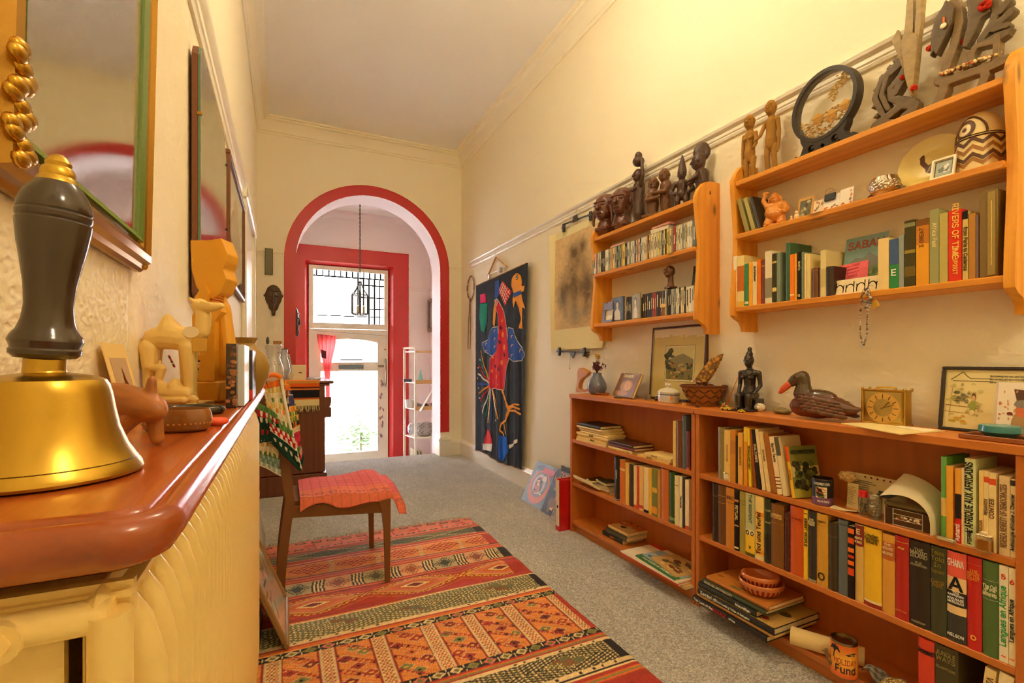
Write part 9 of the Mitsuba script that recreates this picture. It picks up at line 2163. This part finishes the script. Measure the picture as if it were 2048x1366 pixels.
for i in range(6):
 x0_,y0_=hexp[i]; x1_,y1_=hexp[(i+1)%6]
 for z_ in(zt1,zb1):b.add(tube([(x0_,y0_,z_),(x1_,y1_,z_)],.006,6),BRL)
 b.add(tube([(x0_,y0_,zb1),(x0_,y0_,zt1)],.006,6),BRL); b.add(tube(spline([(x0_,y0_,zt1),(x0_*.45,y0_*.45,zz2(578)),(x0_*.12,y0_*.12,zz2(563))],4),.006,6),BRL)
 b.add(tube(spline([(x0_*.9,y0_*.9,zb1),(x0_*.5,y0_*.5,zz2(630)),(0,0,zz2(632))],3),.003,6),BRL)
put('frame',b,'satin',m=m,parent=k)
for i in range(6):(x0_,y0_),(x1_,y1_)=hexp[i],hexp[(i+1)%6]; put('pane',M().add(quad((x0_,y0_,zb1),(x1_,y1_,zb1),(x1_,y1_,zt1),(x0_,y0_,zt1)),smooth=False),'pane',m=m,parent=k)
put('stem',tube([(0,0,zz2(632)),(0,0,zz2(560))],.004,8),'metal',BRL,m,parent=k)
for i in range(3):a=i*2.1; put('candle_tube',lathe([(0,zz2(628)),(.013,zz2(628)),(.013,zz2(612)),(0,zz2(612))],16),'satin',lin(196,170,90),m@frame((rl*.42*math.cos(a),rl*.42*math.sin(a),0)),parent=k)
ch=M(); z_=zz2(560); i=0
while z_<ZV:ch.add(tube([(.006*math.cos(t)*(i%2),.006*math.cos(t)*((i+1)%2),z_+.011+.015*math.sin(t)) for t in np.linspace(0,2*math.pi,11)],.004,5),BRL); z_+=.025; i+=1
put('chain',ch,'satin',m=m,parent=k)
# white folding shelf unit
k=thing('folding_shelf','narrow white folding shelf unit standing in the porch by the right wall','shelf unit')
WH=lin(238,230,216); TN=lin(206,160,104); yf_,yb_=5.80,6.12
xl_,xr_=at_y(809,800,yf_)[0],1.74
zt2=at_y(809,697,yf_)[2]; xm=at_y(831,800,yf_)[0]
xl_=at_y(809,800,yb_)[0];
PST=[(xm,yf_),(xl_,yb_),(xm+.34,yf_+.02),(xl_+.40,yb_+.02)]
for x,y in PST:put('post',M().box((x-.014,y-.010,LOW),(x+.014,y+.010,zt2),WH,r=.003),'satin',parent=k)
lv=[zt2-.03,at_y(831,765,yf_)[2],at_y(831,818,yf_)[2],at_y(831,876,yf_)[2],LOW+.14]
for j,z_ in enumerate(lv):
 put('shelf_board',M().add(ext(Polygon([PST[0],PST[2],PST[3],PST[1]]),.012,z_-.012),WH),'satin',parent=k)
 put('front_rail',M().box((xm,yf_-.012,z_-.018),(xm+.34,yf_+.006,z_+(.030 if j in(1,2) else .004)),TN if j in(0,1,2) else WH,r=.002),'satin',parent=k)
put('side_rail',M().add(tube([(xm,yf_,zt2+.012),(xl_,yb_,zt2+.012)],.03,4,.4),WH),'satin',parent=k)
def on_shelf(j,fx,fy):return np.array([xm+.34*fx+(xl_-xm)*fy,yf_+.03+(yb_-yf_-.05)*fy,lv[j]+.0006])
one('glass_bottle',lathe([(0,0),(.035,0),(.04,.02),(.012,.11),(.010,.15),(0,.152)],28),'gloss','pale green conical bottle on the second tier of the white shelf unit','bottle',lin(120,190,180),frame(on_shelf(1,.36,.4)),smooth=40)
one('small_box',rbox((-.05,-.03,0),(.05,.03,.035),.003),'satin','small dark box at the left of the second tier of the white shelf unit','box',lin(60,60,66),frame(on_shelf(1,-.0,.75)),smooth=40)
one('white_basket',lathe([(0,0),(.05,0),(.062,.10),(.058,.10),(.047,.008),(0,.006)],32),'satin','white tapered pot on the third tier of the white shelf unit','pot',lin(226,226,228),frame(on_shelf(2,.04,.62)),smooth=40)
rr=np.random.default_rng(9)
for j in range(5):c=[(120,116,120),(170,160,160),(60,60,66),(196,180,170),(150,90,90),(96,110,120),(210,206,200)][j]; nm=['grey','pale mauve','charcoal','beige','dull red','slate','off white'][j]; q=on_shelf(2,.28+.14*j,.45); w_=.03; one('folded_cloth',M().add(rbox((-w_/2-.004,-.05,0),(w_/2+.004,.05,.04+.02*rr.random()),.012),lin(*c),None,40),'cloth',f'{nm} folded cloth on the white shelf unit, third tier','cloth',m=frame(q),group='folded cloths on the white shelf unit')
k=thing('cushion','grey patterned cushion on the fourth tier of the white shelf unit','cushion'); q=on_shelf(3,.52,.42);
b_=trimesh.creation.icosphere(3,1.0); v=np.array(b_.vertices); v=np.sign(v)*np.abs(v)**.6; b_.vertices=v*[.10,.08,.085]; cc=np.where((np.sin(v[:,0]*14)*np.sin(v[:,2]*16)>.2)[:,None],lin(120,112,112),lin(176,168,168))
lvl=lv[3]+.0005; put('body',M().add(b_,cc,frame((q[0],q[1],lvl+.086)),True),'cloth',parent=k)
k=thing('plastic_bag','white and blue plastic bag bulging at the left of the white shelf unit','bag'); b_=trimesh.creation.icosphere(3,1.0); v=np.array(b_.vertices); v*=(.75+.5*meshkit.noise(v*3,6))[:,None]; b_.vertices=v*[.045,.06,.07]
q=np.array([xl_+.045,yb_-.10,lv[3]]); put('film',M().add(b_,np.where((meshkit.noise(v*5,2)>.62)[:,None],lin(110,140,180),lin(226,228,234)),frame(q+[.02,0,.085]),True),'satin',parent=k)
for j in range(4):c=[(176,160,130),(120,110,90),(206,196,170),(150,130,100)][j]; nm=['tan','brown','cream','ochre'][j]; x=xl_+.05+.03*j; one('album',M().box((x,yf_+.05,LOW+.1406),(x+.018,yf_+.24,LOW+.33-.01*j),lin(*c)),'matte',f'{nm} album standing on the bottom tier of the white shelf unit','album',group='albums on the bottom tier')
k=thing('white_plank','white painted plank leaning diagonally against the white shelf unit','plank'); p0_,p1_=at_y(840,822,yf_-.10),at_y(880,755,yf_-.12)
put('board',M().add(tube([p0_,p1_],.045,4,.25),lin(236,228,206)),'satin',parent=k); put('end_cap',M().add(tube([p1_,p1_+(p1_-p0_)*.03],.048,4,.3),lin(150,112,60)),'satin',parent=k)
one('green_tub',lathe([(0,0),(.075,0),(.09,.13),(.085,.13),(.07,.01),(0,.008)],36),'satin','pale green tub at the foot of the white shelf unit','tub',lin(150,206,176),frame((1.64,5.66,LOW+.001)),smooth=40)
k=thing('porch_picture','brown framed picture with a pale mount on the right wall of the porch','framed picture')
q0,q1=at_x(857,600,XV1-.02),at_x(877,660,XV1-.02); m=frame((XV1-.002,q0[1],q1[2]),(0,-1,0),(-1,0,0),(0,0,1)); w,h=q0[1]-q1[1],q0[2]-q1[2]
f=M()
for a in((0,w,0,.05),(0,w,h-.05,h),(0,.05,.05,h-.05),(w-.05,w,.05,h-.05)):f.box((a[0],0,a[2]),(a[1],.03,a[3]),lin(120,90,70),r=.004)
put('frame',f,'satin',m=m,parent=k); put('picture',M().box((.04,0,.04),(w-.04,.012,h-.04),lin(176,164,156)).box((w*.3,.012,h*.3),(w*.7,.014,h*.75),lin(226,220,214)),'paper',m=m,parent=k)
# outside: a low shrub seen faintly through the door glass
k=thing('garden_shrub','pale shrub seen faintly through the lower door glass','shrub'); b=M(); rr=np.random.default_rng(2); q=at_y(722,880,YO+1.6)
for _ in range(260):
 d_=rr.normal(size=3)*[.16,.14,.12]; b.add(ball(np.array([q[0],YO+1.6,LOW+.20])+d_,.03,(1,1,.4),1),lin(*(np.array([120,140,96])*rr.uniform(.7,1.2))),None,True)
b.add(tube([(q[0],YO+1.6,LOW-.06),(q[0],YO+1.6,LOW+.2)],.02,8),lin(100,90,70))
put('foliage',b,'matte',parent=k)
for LP,LC,nm in((LAMP,LAMP_RGB,'nearer the rear wall'),(LAMP2,LAMP2_RGB,'nearer the arch')):
 lk=thing('pendant_lamp',f'pendant lamp with a round white globe, {nm}','lamp')
 put('globe',ball(LP,.11,sub=3),'matte',(1,1,1),parent=lk,smooth=True,emitter={'type':'area','radiance':rgb(*LC)})
 put('cord',tube([(LP[0],LP[1],LP[2]+.12),(LP[0],LP[1],ZC)],.004,8),'satin',(.8,.8,.78),parent=lk)
 put('ceiling_rose',lathe([(0,ZC-.03),(.045,ZC-.025),(.05,ZC),(0,ZC)],24),'satin',(.85,.85,.82),frame((LP[0],LP[1],0)),parent=lk)
